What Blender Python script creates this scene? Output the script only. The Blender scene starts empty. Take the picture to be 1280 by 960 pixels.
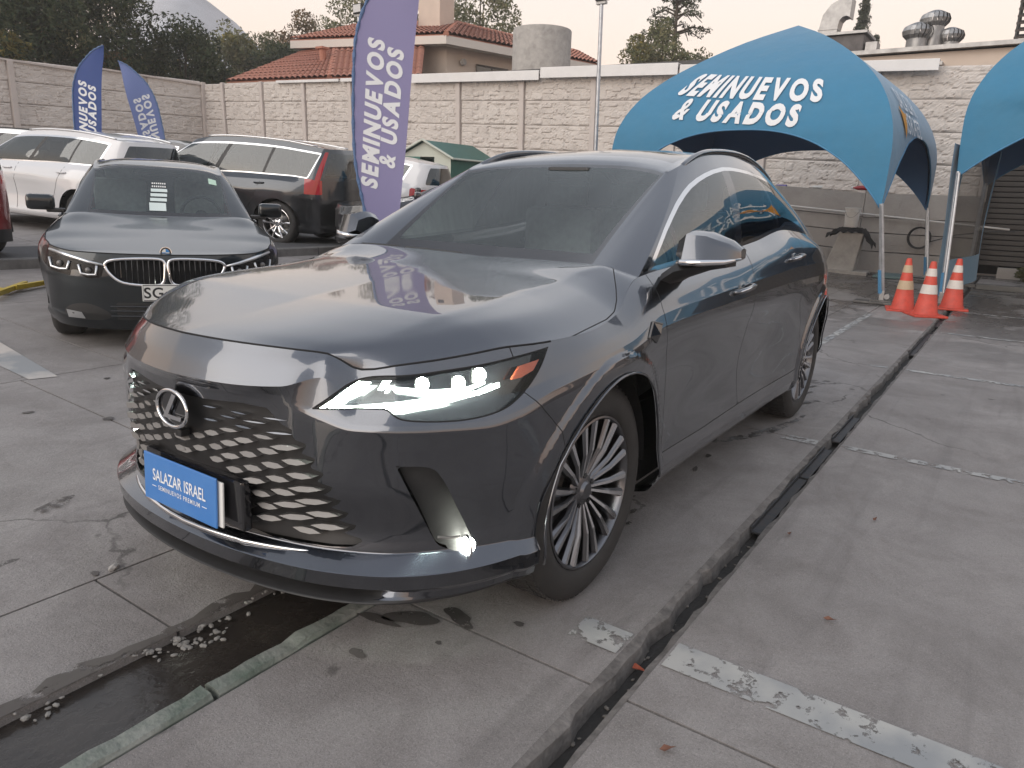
import bpy, bmesh, math, random
import numpy as np
from mathutils import Vector, Matrix

# ------------------------------------------------------------------ camera, world, light, exposure
SC = bpy.context.scene
COL = SC.collection
random.seed(7)
RNG = np.random.default_rng(7)

cam_d = bpy.data.cameras.new('camera')
cam = bpy.data.objects.new('camera', cam_d)
COL.objects.link(cam)
SC.camera = cam
cam_d.sensor_fit = 'HORIZONTAL'
cam_d.sensor_width = 36.0
cam_d.lens = 25.68
cam_d.clip_start = 0.05
cam_d.clip_end = 6000.0
_yaw, _pitch, _roll = 3.74182, 0.250928, -0.035035
_f = Vector((math.cos(_yaw)*math.cos(_pitch), math.sin(_yaw)*math.cos(_pitch), -math.sin(_pitch)))
_r = Vector((math.sin(_yaw), -math.cos(_yaw), 0.0))
_d = _f.cross(_r)
_r2 = math.cos(_roll)*_r + math.sin(_roll)*_d
_d2 = -math.sin(_roll)*_r + math.cos(_roll)*_d
_m = Matrix.Identity(4)
for _i in range(3):
    _m[_i][0] = _r2[_i]; _m[_i][1] = -_d2[_i]; _m[_i][2] = -_f[_i]
_m[0][3], _m[1][3], _m[2][3] = 2.0897, 1.9567, 1.3574
cam.matrix_world = _m

SC.view_settings.view_transform = 'Standard'
SC.view_settings.look = 'None'
SC.view_settings.gamma = 1.0
SC.view_settings.use_curve_mapping = False
SC.view_settings.exposure = 0.62
SC.cycles.use_denoising = True
SC.cycles.max_bounces = 8
SC.cycles.transparent_max_bounces = 12

SUN_EL, SUN_AZ = math.radians(27), math.radians(-12)      # azimuth measured from +x towards +y
world = bpy.data.worlds.new('World')
SC.world = world
world.use_nodes = True
_nt = world.node_tree
_nt.nodes.clear()
def _wn(t, **k):
    n = _nt.nodes.new(t)
    for a, b in k.items(): setattr(n, a, b)
    return n
_out = _wn('ShaderNodeOutputWorld'); _bg = _wn('ShaderNodeBackground')
_sky = _wn('ShaderNodeTexSky'); _sky.sky_type = 'NISHITA'; _sky.sun_disc = False
_sky.sun_elevation = math.radians(6); _sky.sun_rotation = math.pi/2 - SUN_AZ
_sky.dust_density = 4.0; _sky.air_density = 1.2; _sky.ozone_density = 1.0
_tc = _wn('ShaderNodeTexCoord'); _sep = _wn('ShaderNodeSeparateXYZ'); _ramp = _wn('ShaderNodeValToRGB')
_nt.links.new(_tc.outputs['Generated'], _sep.inputs[0])
_nt.links.new(_sep.outputs['Z'], _ramp.inputs[0])
_cr = _ramp.color_ramp
_cr.elements[0].position = 0.0;  _cr.elements[0].color = (0.85, 0.595, 0.47, 1)
_cr.elements[1].position = 1.0;  _cr.elements[1].color = (0.44, 0.47, 0.54, 1)
for _p, _c in ((0.10, (0.82, 0.63, 0.515)), (0.22, (0.77, 0.675, 0.61)), (0.36, (0.64, 0.64, 0.665)), (0.6, (0.52, 0.545, 0.60))):
    _e = _cr.elements.new(_p); _e.color = (*_c, 1)
# thin even overcast veil over the Nishita sky
_mul = _wn('ShaderNodeMix', data_type='RGBA', blend_type='MULTIPLY'); _mul.inputs[0].default_value = 1.0
_nt.links.new(_sky.outputs[0], _mul.inputs[6]); _mul.inputs[7].default_value = (0.1, 0.1, 0.1, 1)
_mixw = _wn('ShaderNodeMix', data_type='RGBA'); _mixw.inputs[0].default_value = 0.9
_nt.links.new(_mul.outputs[2], _mixw.inputs[6]); _nt.links.new(_ramp.outputs[0], _mixw.inputs[7])
_nt.links.new(_mixw.outputs[2], _bg.inputs[0]); _bg.inputs[1].default_value = 1.0
_nt.links.new(_bg.outputs[0], _out.inputs[0])

sun_d = bpy.data.lights.new('sun', 'SUN')
sun_d.energy = 1.3; sun_d.angle = math.radians(60); sun_d.color = (1.0, 0.93, 0.86)
sun = bpy.data.objects.new('sun', sun_d); COL.objects.link(sun)
_sd = Vector((math.cos(SUN_EL)*math.cos(SUN_AZ), math.cos(SUN_EL)*math.sin(SUN_AZ), math.sin(SUN_EL)))
sun.rotation_euler = _sd.to_track_quat('Z', 'Y').to_euler()

# ------------------------------------------------------------------ materials
MATS = {}
def mat(name, color, rough=0.6, metal=0.0, spec=0.5, coat=0.0, coat_rough=0.03, noise=None, bump=None,
        emit=None, emit_s=0.0, alpha=None, noise2=None, sheen=0.0):
    """Principled material; noise = (scale, amount, detail[, colour2]) varies the colour, bump = (scale, strength[, dist])"""
    if name in MATS: return MATS[name]
    m = bpy.data.materials.new(name); m.use_nodes = True
    nt = m.node_tree; b = nt.nodes['Principled BSDF']
    b.inputs['Base Color'].default_value = (*color, 1)
    b.inputs['Roughness'].default_value = rough
    b.inputs['Metallic'].default_value = metal
    b.inputs['Specular IOR Level'].default_value = spec
    b.inputs['Coat Weight'].default_value = coat
    b.inputs['Coat Roughness'].default_value = coat_rough
    if sheen: b.inputs['Sheen Weight'].default_value = sheen
    if emit:
        b.inputs['Emission Color'].default_value = (*emit, 1); b.inputs['Emission Strength'].default_value = emit_s
    tc = None
    def coord():
        nonlocal tc
        if tc is None: tc = nt.nodes.new('ShaderNodeTexCoord')
        return tc.outputs['Object']
    last = None
    for nz in (noise, noise2):
        if not nz: continue
        n = nt.nodes.new('ShaderNodeTexNoise'); n.inputs['Scale'].default_value = nz[0]; n.inputs['Detail'].default_value = nz[2]
        n.inputs['Roughness'].default_value = 0.65
        nt.links.new(coord(), n.inputs['Vector'])
        r = nt.nodes.new('ShaderNodeMapRange'); r.inputs[1].default_value = 0.3; r.inputs[2].default_value = 0.7
        nt.links.new(n.outputs['Fac'], r.inputs[0])
        mx = nt.nodes.new('ShaderNodeMix'); mx.data_type = 'RGBA'
        c2 = nz[3] if len(nz) > 3 else tuple(c*(1-nz[1]) for c in color)
        if last is None: mx.inputs[6].default_value = (*color, 1)
        else: nt.links.new(last, mx.inputs[6])
        mx.inputs[7].default_value = (*c2, 1)
        if len(nz) > 3:
            mm = nt.nodes.new('ShaderNodeMath'); mm.operation = 'MULTIPLY'; mm.inputs[1].default_value = nz[1]
            nt.links.new(r.outputs[0], mm.inputs[0]); nt.links.new(mm.outputs[0], mx.inputs[0])
        else: nt.links.new(r.outputs[0], mx.inputs[0])
        last = mx.outputs[2]
    if last is not None: nt.links.new(last, b.inputs['Base Color'])
    if bump:
        n = nt.nodes.new('ShaderNodeTexNoise'); n.inputs['Scale'].default_value = bump[0]; n.inputs['Detail'].default_value = 4
        nt.links.new(coord(), n.inputs['Vector'])
        bp = nt.nodes.new('ShaderNodeBump'); bp.inputs['Strength'].default_value = bump[1]
        bp.inputs['Distance'].default_value = bump[2] if len(bump) > 2 else 0.02
        nt.links.new(n.outputs['Fac'], bp.inputs['Height']); nt.links.new(bp.outputs[0], b.inputs['Normal'])
    MATS[name] = m
    return m

def paint(name, color, metal=0.55, rough=0.34, flake=True, dirt=0.06, coat_ior=1.6):
    """car paint: metallic base, clear coat, slight dusty film"""
    if name in MATS: return MATS[name]
    m = mat(name, color, rough=rough, metal=metal, coat=1.0, coat_rough=0.03)
    nt = m.node_tree; b = nt.nodes['Principled BSDF']
    b.inputs['Coat IOR'].default_value = coat_ior
    tc = nt.nodes.new('ShaderNodeTexCoord')
    n = nt.nodes.new('ShaderNodeTexNoise'); n.inputs['Scale'].default_value = 3.0; n.inputs['Detail'].default_value = 6
    nt.links.new(tc.outputs['Object'], n.inputs['Vector'])
    r = nt.nodes.new('ShaderNodeMapRange'); r.inputs[1].default_value = 0.3; r.inputs[2].default_value = 0.75
    r.inputs[3].default_value = 0.02; r.inputs[4].default_value = 0.02 + dirt
    nt.links.new(n.outputs['Fac'], r.inputs[0]); nt.links.new(r.outputs[0], b.inputs['Coat Roughness'])
    if flake:
        v = nt.nodes.new('ShaderNodeTexNoise'); v.inputs['Scale'].default_value = 900
        nt.links.new(tc.outputs['Object'], v.inputs['Vector'])
        bp = nt.nodes.new('ShaderNodeBump'); bp.inputs['Strength'].default_value = 0.05; bp.inputs['Distance'].default_value = 0.001
        nt.links.new(v.outputs['Fac'], bp.inputs['Height']); nt.links.new(bp.outputs[0], b.inputs['Normal'])
    return m

def glass(name, tint=(0.3, 0.34, 0.34), trans=0.6, rough=0.0, ior=1.5, pale_veil=0.0, veil_col=(0.62, 0.66, 0.66)):
    """thin pane: what is behind shows tinted, sky mirrors by Fresnel"""
    if name in MATS: return MATS[name]
    m = bpy.data.materials.new(name); m.use_nodes = True
    nt = m.node_tree; nt.nodes.clear()
    o = nt.nodes.new('ShaderNodeOutputMaterial'); mx = nt.nodes.new('ShaderNodeMixShader')
    t = nt.nodes.new('ShaderNodeBsdfTransparent'); t.inputs[0].default_value = (*[c*trans for c in tint], 1)
    g = nt.nodes.new('ShaderNodeBsdfGlossy'); g.inputs['Roughness'].default_value = rough
    g.inputs[0].default_value = (0.95, 0.97, 0.97, 1)
    fr = nt.nodes.new('ShaderNodeFresnel'); fr.inputs[0].default_value = ior
    nt.links.new(fr.outputs[0], mx.inputs[0]); nt.links.new(t.outputs[0], mx.inputs[1]); nt.links.new(g.outputs[0], mx.inputs[2])
    last = mx.outputs[0]
    if pale_veil:  # pale diffuse veil painted over the pane to lift its dark tone
        df = nt.nodes.new('ShaderNodeBsdfDiffuse'); df.inputs[0].default_value = (*veil_col, 1); m2 = nt.nodes.new('ShaderNodeMixShader')
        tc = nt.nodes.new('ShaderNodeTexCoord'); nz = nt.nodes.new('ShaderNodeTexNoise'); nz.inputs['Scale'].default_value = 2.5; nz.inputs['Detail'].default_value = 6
        nt.links.new(tc.outputs['Object'], nz.inputs['Vector']); r = nt.nodes.new('ShaderNodeMapRange'); r.inputs[1].default_value = .3; r.inputs[2].default_value = .7; r.inputs[3].default_value = pale_veil*.5; r.inputs[4].default_value = pale_veil*1.4
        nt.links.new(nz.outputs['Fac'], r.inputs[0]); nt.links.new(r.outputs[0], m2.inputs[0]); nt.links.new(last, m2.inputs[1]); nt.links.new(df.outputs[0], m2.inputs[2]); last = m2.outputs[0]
    nt.links.new(last, o.inputs[0])
    MATS[name] = m
    return m

# ------------------------------------------------------------------ object helpers
def obj(name, V, F, material, parent=None, smooth=False, normals=None, loc=None, rot=None):
    me = bpy.data.meshes.new(name)
    me.from_pydata([tuple(map(float, v)) for v in V], [], [tuple(map(int, f)) for f in F])
    mats = material if isinstance(material, (list, tuple)) else [material]
    for m in mats: me.materials.append(m)
    if smooth:
        me.polygons.foreach_set('use_smooth', [True]*len(me.polygons))
    me.update()
    if normals is not None:
        me.normals_split_custom_set_from_vertices([tuple(map(float, n)) for n in normals])
    o = bpy.data.objects.new(name, me)
    COL.objects.link(o)
    if parent is not None: o.parent = parent
    if loc is not None: o.location = loc
    if rot is not None: o.rotation_euler = rot
    return o

def bobj(name, bm, material, parent=None, smooth=False, loc=None, rot=None, angle=None):
    me = bpy.data.meshes.new(name)
    bmesh.ops.recalc_face_normals(bm, faces=bm.faces)
    bm.to_mesh(me); bm.free()
    mats = material if isinstance(material, (list, tuple)) else [material]
    for m in mats: me.materials.append(m)
    if smooth:
        me.polygons.foreach_set('use_smooth', [True]*len(me.polygons))
        if angle is not None:
            try: me.set_sharp_from_angle(angle=math.radians(angle))
            except Exception: pass
    o = bpy.data.objects.new(name, me); COL.objects.link(o)
    if parent is not None: o.parent = parent
    if loc is not None: o.location = loc
    if rot is not None: o.rotation_euler = rot
    return o

def empty(name, loc=(0, 0, 0), rz=0.0, parent=None, rx=0.0, ry=0.0):
    o = bpy.data.objects.new(name, None); COL.objects.link(o)
    o.empty_display_size = 0.2
    o.location = loc; o.rotation_euler = (rx, ry, rz)
    if parent is not None: o.parent = parent
    return o

def tag(o, label=None, cat=None, group=None, kind=None):
    if label: o['label'] = label
    if cat: o['category'] = cat
    if group: o['group'] = group
    if kind: o['kind'] = kind
    return o

def kids(o): return [c for c in COL.objects if c.parent == o]
def dup_tree(o, parent=None):
    c = o.copy(); COL.objects.link(c)
    c.parent = parent
    for ch in list(o.children): dup_tree(ch, c)
    return c

def box(bm, c, s, rot=None, bevel=0.0):
    """box centred at c with full size s"""
    r = bmesh.ops.create_cube(bm, size=1.0)
    vs = r['verts']
    bmesh.ops.scale(bm, vec=Vector(s), verts=vs)
    if bevel:
        es = list({e for v in vs for e in v.link_edges})
        rb = bmesh.ops.bevel(bm, geom=es, offset=bevel, segments=2, affect='EDGES', profile=0.6)
        vs = list({v for f in rb['faces'] for v in f.verts} | {v for v in vs if v.is_valid})
    if rot is not None: bmesh.ops.rotate(bm, verts=vs, cent=(0, 0, 0), matrix=rot)
    bmesh.ops.translate(bm, vec=Vector(c), verts=vs)
    return vs

def cyl(bm, p0, p1, r0, r1=None, seg=16, caps=True):
    p0, p1 = Vector(p0), Vector(p1); r1 = r0 if r1 is None else r1
    d = p1-p0; L = d.length
    if L < 1e-6: return []
    q = d.to_track_quat('Z', 'Y').to_matrix().to_4x4()
    r = bmesh.ops.create_cone(bm, cap_ends=caps, segments=seg, radius1=r0, radius2=r1, depth=L, matrix=Matrix.Translation((p0+p1)/2) @ q)
    return r['verts']

def tube(bm, pts, r, seg=8, closed=False):
    pts = [Vector(p) for p in pts]; n = len(pts); rings = []
    rs = r if isinstance(r, (list, tuple, np.ndarray)) else [r]*n
    up = Vector((0, 0, 1)); prev = None
    for i, p in enumerate(pts):
        a = pts[i-1] if (i > 0 or closed) else p
        b = pts[(i+1) % n] if (i < n-1 or closed) else p
        t = (b-a).normalized()
        if prev is None:
            x = t.cross(up)
            if x.length < 1e-3: x = t.cross(Vector((1, 0, 0)))
            x.normalize()
        else:
            x = prev - t*prev.dot(t)
            x.normalize()
        prev = x; y = t.cross(x)
        rings.append([bm.verts.new(p + (x*math.cos(k*2*math.pi/seg) + y*math.sin(k*2*math.pi/seg))*rs[i]) for k in range(seg)])
    m = n if closed else n-1
    for i in range(m):
        A, B = rings[i], rings[(i+1) % n]
        for k in range(seg):
            bm.faces.new((A[k], A[(k+1) % seg], B[(k+1) % seg], B[k]))
    if not closed:
        bm.faces.new(rings[0][::-1]); bm.faces.new(rings[-1])

def lathe(bm, prof, seg=48, axis='y', cap=False):
    """prof: list of (r, a) with a along the axis"""
    rings = []
    for (r, a) in prof:
        ring = []
        for k in range(seg):
            t = 2*math.pi*k/seg
            if axis == 'y': ring.append(bm.verts.new((r*math.cos(t), a, r*math.sin(t))))
            elif axis == 'z': ring.append(bm.verts.new((r*math.cos(t), r*math.sin(t), a)))
            else: ring.append(bm.verts.new((a, r*math.cos(t), r*math.sin(t))))
        rings.append(ring)
    for i in range(len(prof)-1):
        A, B = rings[i], rings[i+1]
        for k in range(seg):
            bm.faces.new((A[k], A[(k+1) % seg], B[(k+1) % seg], B[k]))
    if cap:
        bm.faces.new(rings[0]); bm.faces.new(rings[-1])

def prism(bm, poly, f0, f1):
    """two copies of a 2-D outline mapped by f0 and f1 (functions of the 2-D point), joined by sides"""
    a = [bm.verts.new(f0(p)) for p in poly]; b = [bm.verts.new(f1(p)) for p in poly]
    n = len(poly)
    bm.faces.new(a); bm.faces.new(b[::-1])
    for i in range(n): bm.faces.new((a[i], b[i], b[(i+1) % n], a[(i+1) % n]))

def text_mesh(body, size=1.0, shear=0.0, bold=0.0, space=1.0, line=1.0, align='CENTER', sx=1.0):
    """flat lettering as (V, F) in its own plane, centred"""
    cu = bpy.data.curves.new('lettering', 'FONT'); cu.body = body; cu.size = size; cu.shear = shear; cu.offset = bold
    cu.space_character = space; cu.space_line = line; cu.align_x = align; cu.align_y = 'CENTER'; cu.fill_mode = 'FRONT'
    cu.resolution_u = 4
    o = bpy.data.objects.new('lettering', cu); COL.objects.link(o)
    dg = bpy.context.evaluated_depsgraph_get(); dg.update()
    me = bpy.data.meshes.new_from_object(o.evaluated_get(dg))
    V = np.array([v.co[:] for v in me.vertices]); F = [tuple(p.vertices) for p in me.polygons]
    bpy.data.objects.remove(o); bpy.data.curves.remove(cu); bpy.data.meshes.remove(me)
    V[:, 0] *= sx
    V[:, :2] -= (V[:, :2].min(0)+V[:, :2].max(0))/2
    return V, F

def text_tight(body, height=1.0, width=None, bold=.02, gap=.13, word=.42, shear=.24, narrow=.86):
    """heavy condensed italic lettering, spaced glyph by glyph; returns flat (V, F), centred"""
    Vs, Fs, x, n = [], [], 0.0, 0
    H = None
    for ch in body:
        if ch == ' ': x += word; continue
        V, F = text_mesh(ch, size=1.0, bold=bold if ch != '&' else bold*.55)
        cap = V[:, 1].max()-V[:, 1].min(); V[:, 1] *= 1.0/cap; V[:, 0] *= narrow/cap*(1.0 if ch != '&' else .95)
        w = V[:, 0].max()-V[:, 0].min(); V[:, 0] += x-V[:, 0].min(); x += w+gap
        Vs.append(V); Fs += [tuple(i+n for i in f) for f in F]; n += len(V)
    V = np.concatenate(Vs)
    V[:, 0] -= (V[:, 0].max()+V[:, 0].min())/2
    if width: V[:, 0] *= (width/height)/(V[:, 0].max()-V[:, 0].min()+shear)
    V[:, 0] += V[:, 1]*shear
    return V*height, Fs

def subdiv(V, F, maxlen):
    """split long edges so that flat lettering can follow a curved surface"""
    bm = bmesh.new()
    vs = [bm.verts.new(v) for v in V]
    for f in F:
        try: bm.faces.new([vs[i] for i in f])
        except ValueError: pass
    bmesh.ops.triangulate(bm, faces=bm.faces)
    for _ in range(6):
        es = [e for e in bm.edges if e.calc_length() > maxlen]
        if not es: break
        bmesh.ops.subdivide_edges(bm, edges=es, cuts=1)
        bmesh.ops.triangulate(bm, faces=bm.faces)
    bm.verts.index_update()
    V2 = np.array([v.co[:] for v in bm.verts]); F2 = [tuple(v.index for v in f.verts) for f in bm.faces]
    bm.free()
    return V2, F2
# ------------------------------------------------------------------ smooth body surfaces: numbers -> patches -> cut into panels
def pchip(x, y, q):
    x = np.asarray(x, float); y = np.asarray(y, float); q = np.asarray(q, float)
    sh = y.shape[1:]; y = y.reshape(len(x), -1)
    h = np.diff(x)[:, None]; d = np.diff(y, axis=0)/h
    m = np.zeros_like(y)
    if len(x) > 2:
        w1 = 2*h[1:]+h[:-1]; w2 = h[1:]+2*h[:-1]
        s = d[:-1]*d[1:] > 0
        with np.errstate(divide='ignore', invalid='ignore'):
            mm = (w1+w2)/(w1/d[:-1]+w2/d[1:])
        m[1:-1] = np.where(s, mm, 0)
    m[0] = d[0]; m[-1] = d[-1]
    i = np.clip(np.searchsorted(x, q)-1, 0, len(x)-2)
    hh = h[i]; t = ((q-x[i])[:, None])/hh
    r = (2*t**3-3*t**2+1)*y[i]+(t**3-2*t**2+t)*hh*m[i]+(-2*t**3+3*t**2)*y[i+1]+(t**3-t**2)*hh*m[i+1]
    return r.reshape((len(q),)+sh)

def cspline(x, y, q, ends=None):
    """natural C2 cubic spline (clamped where ends gives slopes)"""
    x = np.asarray(x, float); y = np.asarray(y, float); q = np.asarray(q, float)
    sh = y.shape[1:]; y = y.reshape(len(x), -1); n = len(x); h = np.diff(x)
    A = np.zeros((n, n)); B = np.zeros_like(y)
    for i in range(1, n-1):
        A[i, i-1] = h[i-1]; A[i, i] = 2*(h[i-1]+h[i]); A[i, i+1] = h[i]
        B[i] = 6*((y[i+1]-y[i])/h[i]-(y[i]-y[i-1])/h[i-1])
    if ends is None: A[0, 0] = A[-1, -1] = 1
    else:
        A[0, 0] = 2*h[0]; A[0, 1] = h[0]; B[0] = 6*((y[1]-y[0])/h[0]-np.asarray(ends[0], float))
        A[-1, -1] = 2*h[-1]; A[-1, -2] = h[-1]; B[-1] = 6*(np.asarray(ends[1], float)-(y[-1]-y[-2])/h[-1])
    k = np.linalg.solve(A, B)
    i = np.clip(np.searchsorted(x, q)-1, 0, n-2)
    a = ((x[i+1]-q)/h[i])[:, None]; b = 1-a; hh = h[i][:, None]
    r = a*y[i]+b*y[i+1]+((a**3-a)*k[i]+(b**3-b)*k[i+1])*hh*hh/6
    return r.reshape((len(q),)+sh)

def grid_tris(nu, nv):
    i, j = np.meshgrid(np.arange(nu-1), np.arange(nv-1), indexing='ij')
    a = (i*nv+j).ravel(); b = a+nv; c = b+1; d = a+1
    return np.concatenate([np.c_[a, b, c], np.c_[a, c, d]])

def sd_poly(P, poly):
    """signed distance (inside negative) of 2-D points to a closed outline"""
    poly = np.asarray(poly, float); n = len(poly)
    best = np.full(len(P), 1e9); ins = np.zeros(len(P), bool)
    for i in range(n):
        a, b = poly[i], poly[(i+1) % n]; e = b-a
        w = P-a; t = np.clip((w@e)/max(e@e, 1e-12), 0, 1)
        dd = ((w-t[:, None]*e)**2).sum(1); best = np.minimum(best, dd)
        c = ((a[1] <= P[:, 1]) & (b[1] > P[:, 1])) | ((b[1] <= P[:, 1]) & (a[1] > P[:, 1]))
        with np.errstate(divide='ignore', invalid='ignore'):
            xi = a[0]+(P[:, 1]-a[1])/(b[1]-a[1])*e[0]
        ins ^= c & (P[:, 0] < xi)
    d = np.sqrt(best)
    return np.where(ins, -d, d)

def smooth_poly(pts, n=8, sharp=()):
    """closed outline rounded through its points; indices in sharp stay corners"""
    P = np.asarray(pts, float); N = len(P); out = []
    for i in range(N):
        p0, p1, p2, p3 = P[i-1], P[i], P[(i+1) % N], P[(i+2) % N]
        m1 = (p2-p0)/2; m2 = (p3-p1)/2; L = np.linalg.norm(p2-p1)
        if i in sharp: m1 = p2-p1
        if (i+1) % N in sharp: m2 = p2-p1
        for m in (m1, m2):
            k = np.linalg.norm(m)
            if k > 1.2*L: m *= 1.2*L/k
        for k in range(n):
            t = k/n
            out.append((2*t**3-3*t**2+1)*p1+(t**3-2*t**2+t)*m1+(-2*t**3+3*t**2)*p2+(t**3-t**2)*m2)
    return np.array(out)

class Patch:
    """triangle patch with normals and a label per triangle; cut() splits triangles along the zero line of a field"""
    def __init__(s, V, T, N=None, Q=None):
        s.V = np.asarray(V, float); s.T = np.asarray(T, int); s.lab = np.array(['']*len(s.T), dtype=object)
        if N is None: N = vnormals(s.V, s.T)
        s.N = N
        s.Q = np.zeros((len(s.V), 2)) if Q is None else np.asarray(Q, float)
    def cut(s, fn, label=None, over=None):
        d = np.array(fn(s.V, s.Q), float)
        T = s.T; V = list(s.V); N = list(s.N); D = list(d); Q = list(s.Q)
        sg = d[T] < 0
        mixed = np.where(sg.any(1) & ~sg.all(1))[0]
        keep = np.ones(len(T), bool); keep[mixed] = False
        newT, newL, cache = [], [], {}
        def mid(a, b):
            k = (a, b) if a < b else (b, a)
            if k not in cache:
                a, b = k
                t = D[a]/(D[a]-D[b])
                V.append(V[a]+(V[b]-V[a])*t); nn = N[a]+(N[b]-N[a])*t
                N.append(nn/max(np.linalg.norm(nn), 1e-9)); D.append(0.0); Q.append(Q[a]+(Q[b]-Q[a])*t)
                cache[k] = len(V)-1
            return cache[k]
        sides = list(np.where(sg.all(1), -1, 1)[keep]); side_new = []
        for ti in mixed:
            t = T[ti]; n = [D[i] < 0 for i in t]
            k = [i for i in range(3) if n[i] != n[(i+1) % 3] and n[i] != n[(i+2) % 3]][0]
            a, b, c = t[k], t[(k+1) % 3], t[(k+2) % 3]
            ab, ac = mid(a, b), mid(a, c)
            sa = -1 if n[k] else 1
            newT += [(a, ab, ac), (ab, b, c), (ab, c, ac)]; newL += [s.lab[ti]]*3; side_new += [sa, -sa, -sa]
        s.T = np.concatenate([T[keep], np.array(newT, int).reshape(-1, 3)])
        s.lab = np.concatenate([s.lab[keep], np.array(newL+[None], dtype=object)[:-1]])
        s.V = np.array(V); s.N = np.array(N); s.Q = np.array(Q)
        side = np.array(sides+side_new)
        if label is not None:
            ok = side < 0
            if over is not None: ok &= np.isin(s.lab, over if isinstance(over, (list, tuple)) else [over])
            s.lab[ok] = label
        return side
    def take(s, labels):
        labels = labels if isinstance(labels, (list, tuple)) else [labels]
        T = s.T[np.isin(s.lab, labels)]
        if not len(T): return np.zeros((0, 3)), np.zeros((0, 3), int), np.zeros((0, 3))
        a = (s.V[T[:, 0]]-s.V[T[:, 1]]); b = (s.V[T[:, 0]]-s.V[T[:, 2]])
        T = T[np.linalg.norm(np.cross(a, b), axis=1) > 1e-10]
        u, inv = np.unique(T, return_inverse=True)
        return s.V[u], inv.reshape(-1, 3), s.N[u]
    def mirrored(s):
        p = Patch.__new__(Patch); k = np.array([1, -1, 1])
        p.V = s.V*k; p.N = s.N*k; p.T = s.T[:, ::-1].copy(); p.lab = s.lab.copy(); p.Q = s.Q.copy()
        return p

def vnormals(V, T):
    n = np.cross(V[T[:, 1]]-V[T[:, 0]], V[T[:, 2]]-V[T[:, 0]])
    N = np.zeros_like(V)
    for k in range(3): np.add.at(N, T[:, k], n)
    L = np.linalg.norm(N, axis=1, keepdims=True); L[L == 0] = 1
    return N/L

def joinvt(*parts):
    Vs, Ts, Ns, o = [], [], [], 0
    for V, T, N in parts:
        Vs.append(V); Ts.append(T+o); Ns.append(N); o += len(V)
    return np.concatenate(Vs), np.concatenate(Ts), np.concatenate(Ns)

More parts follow.
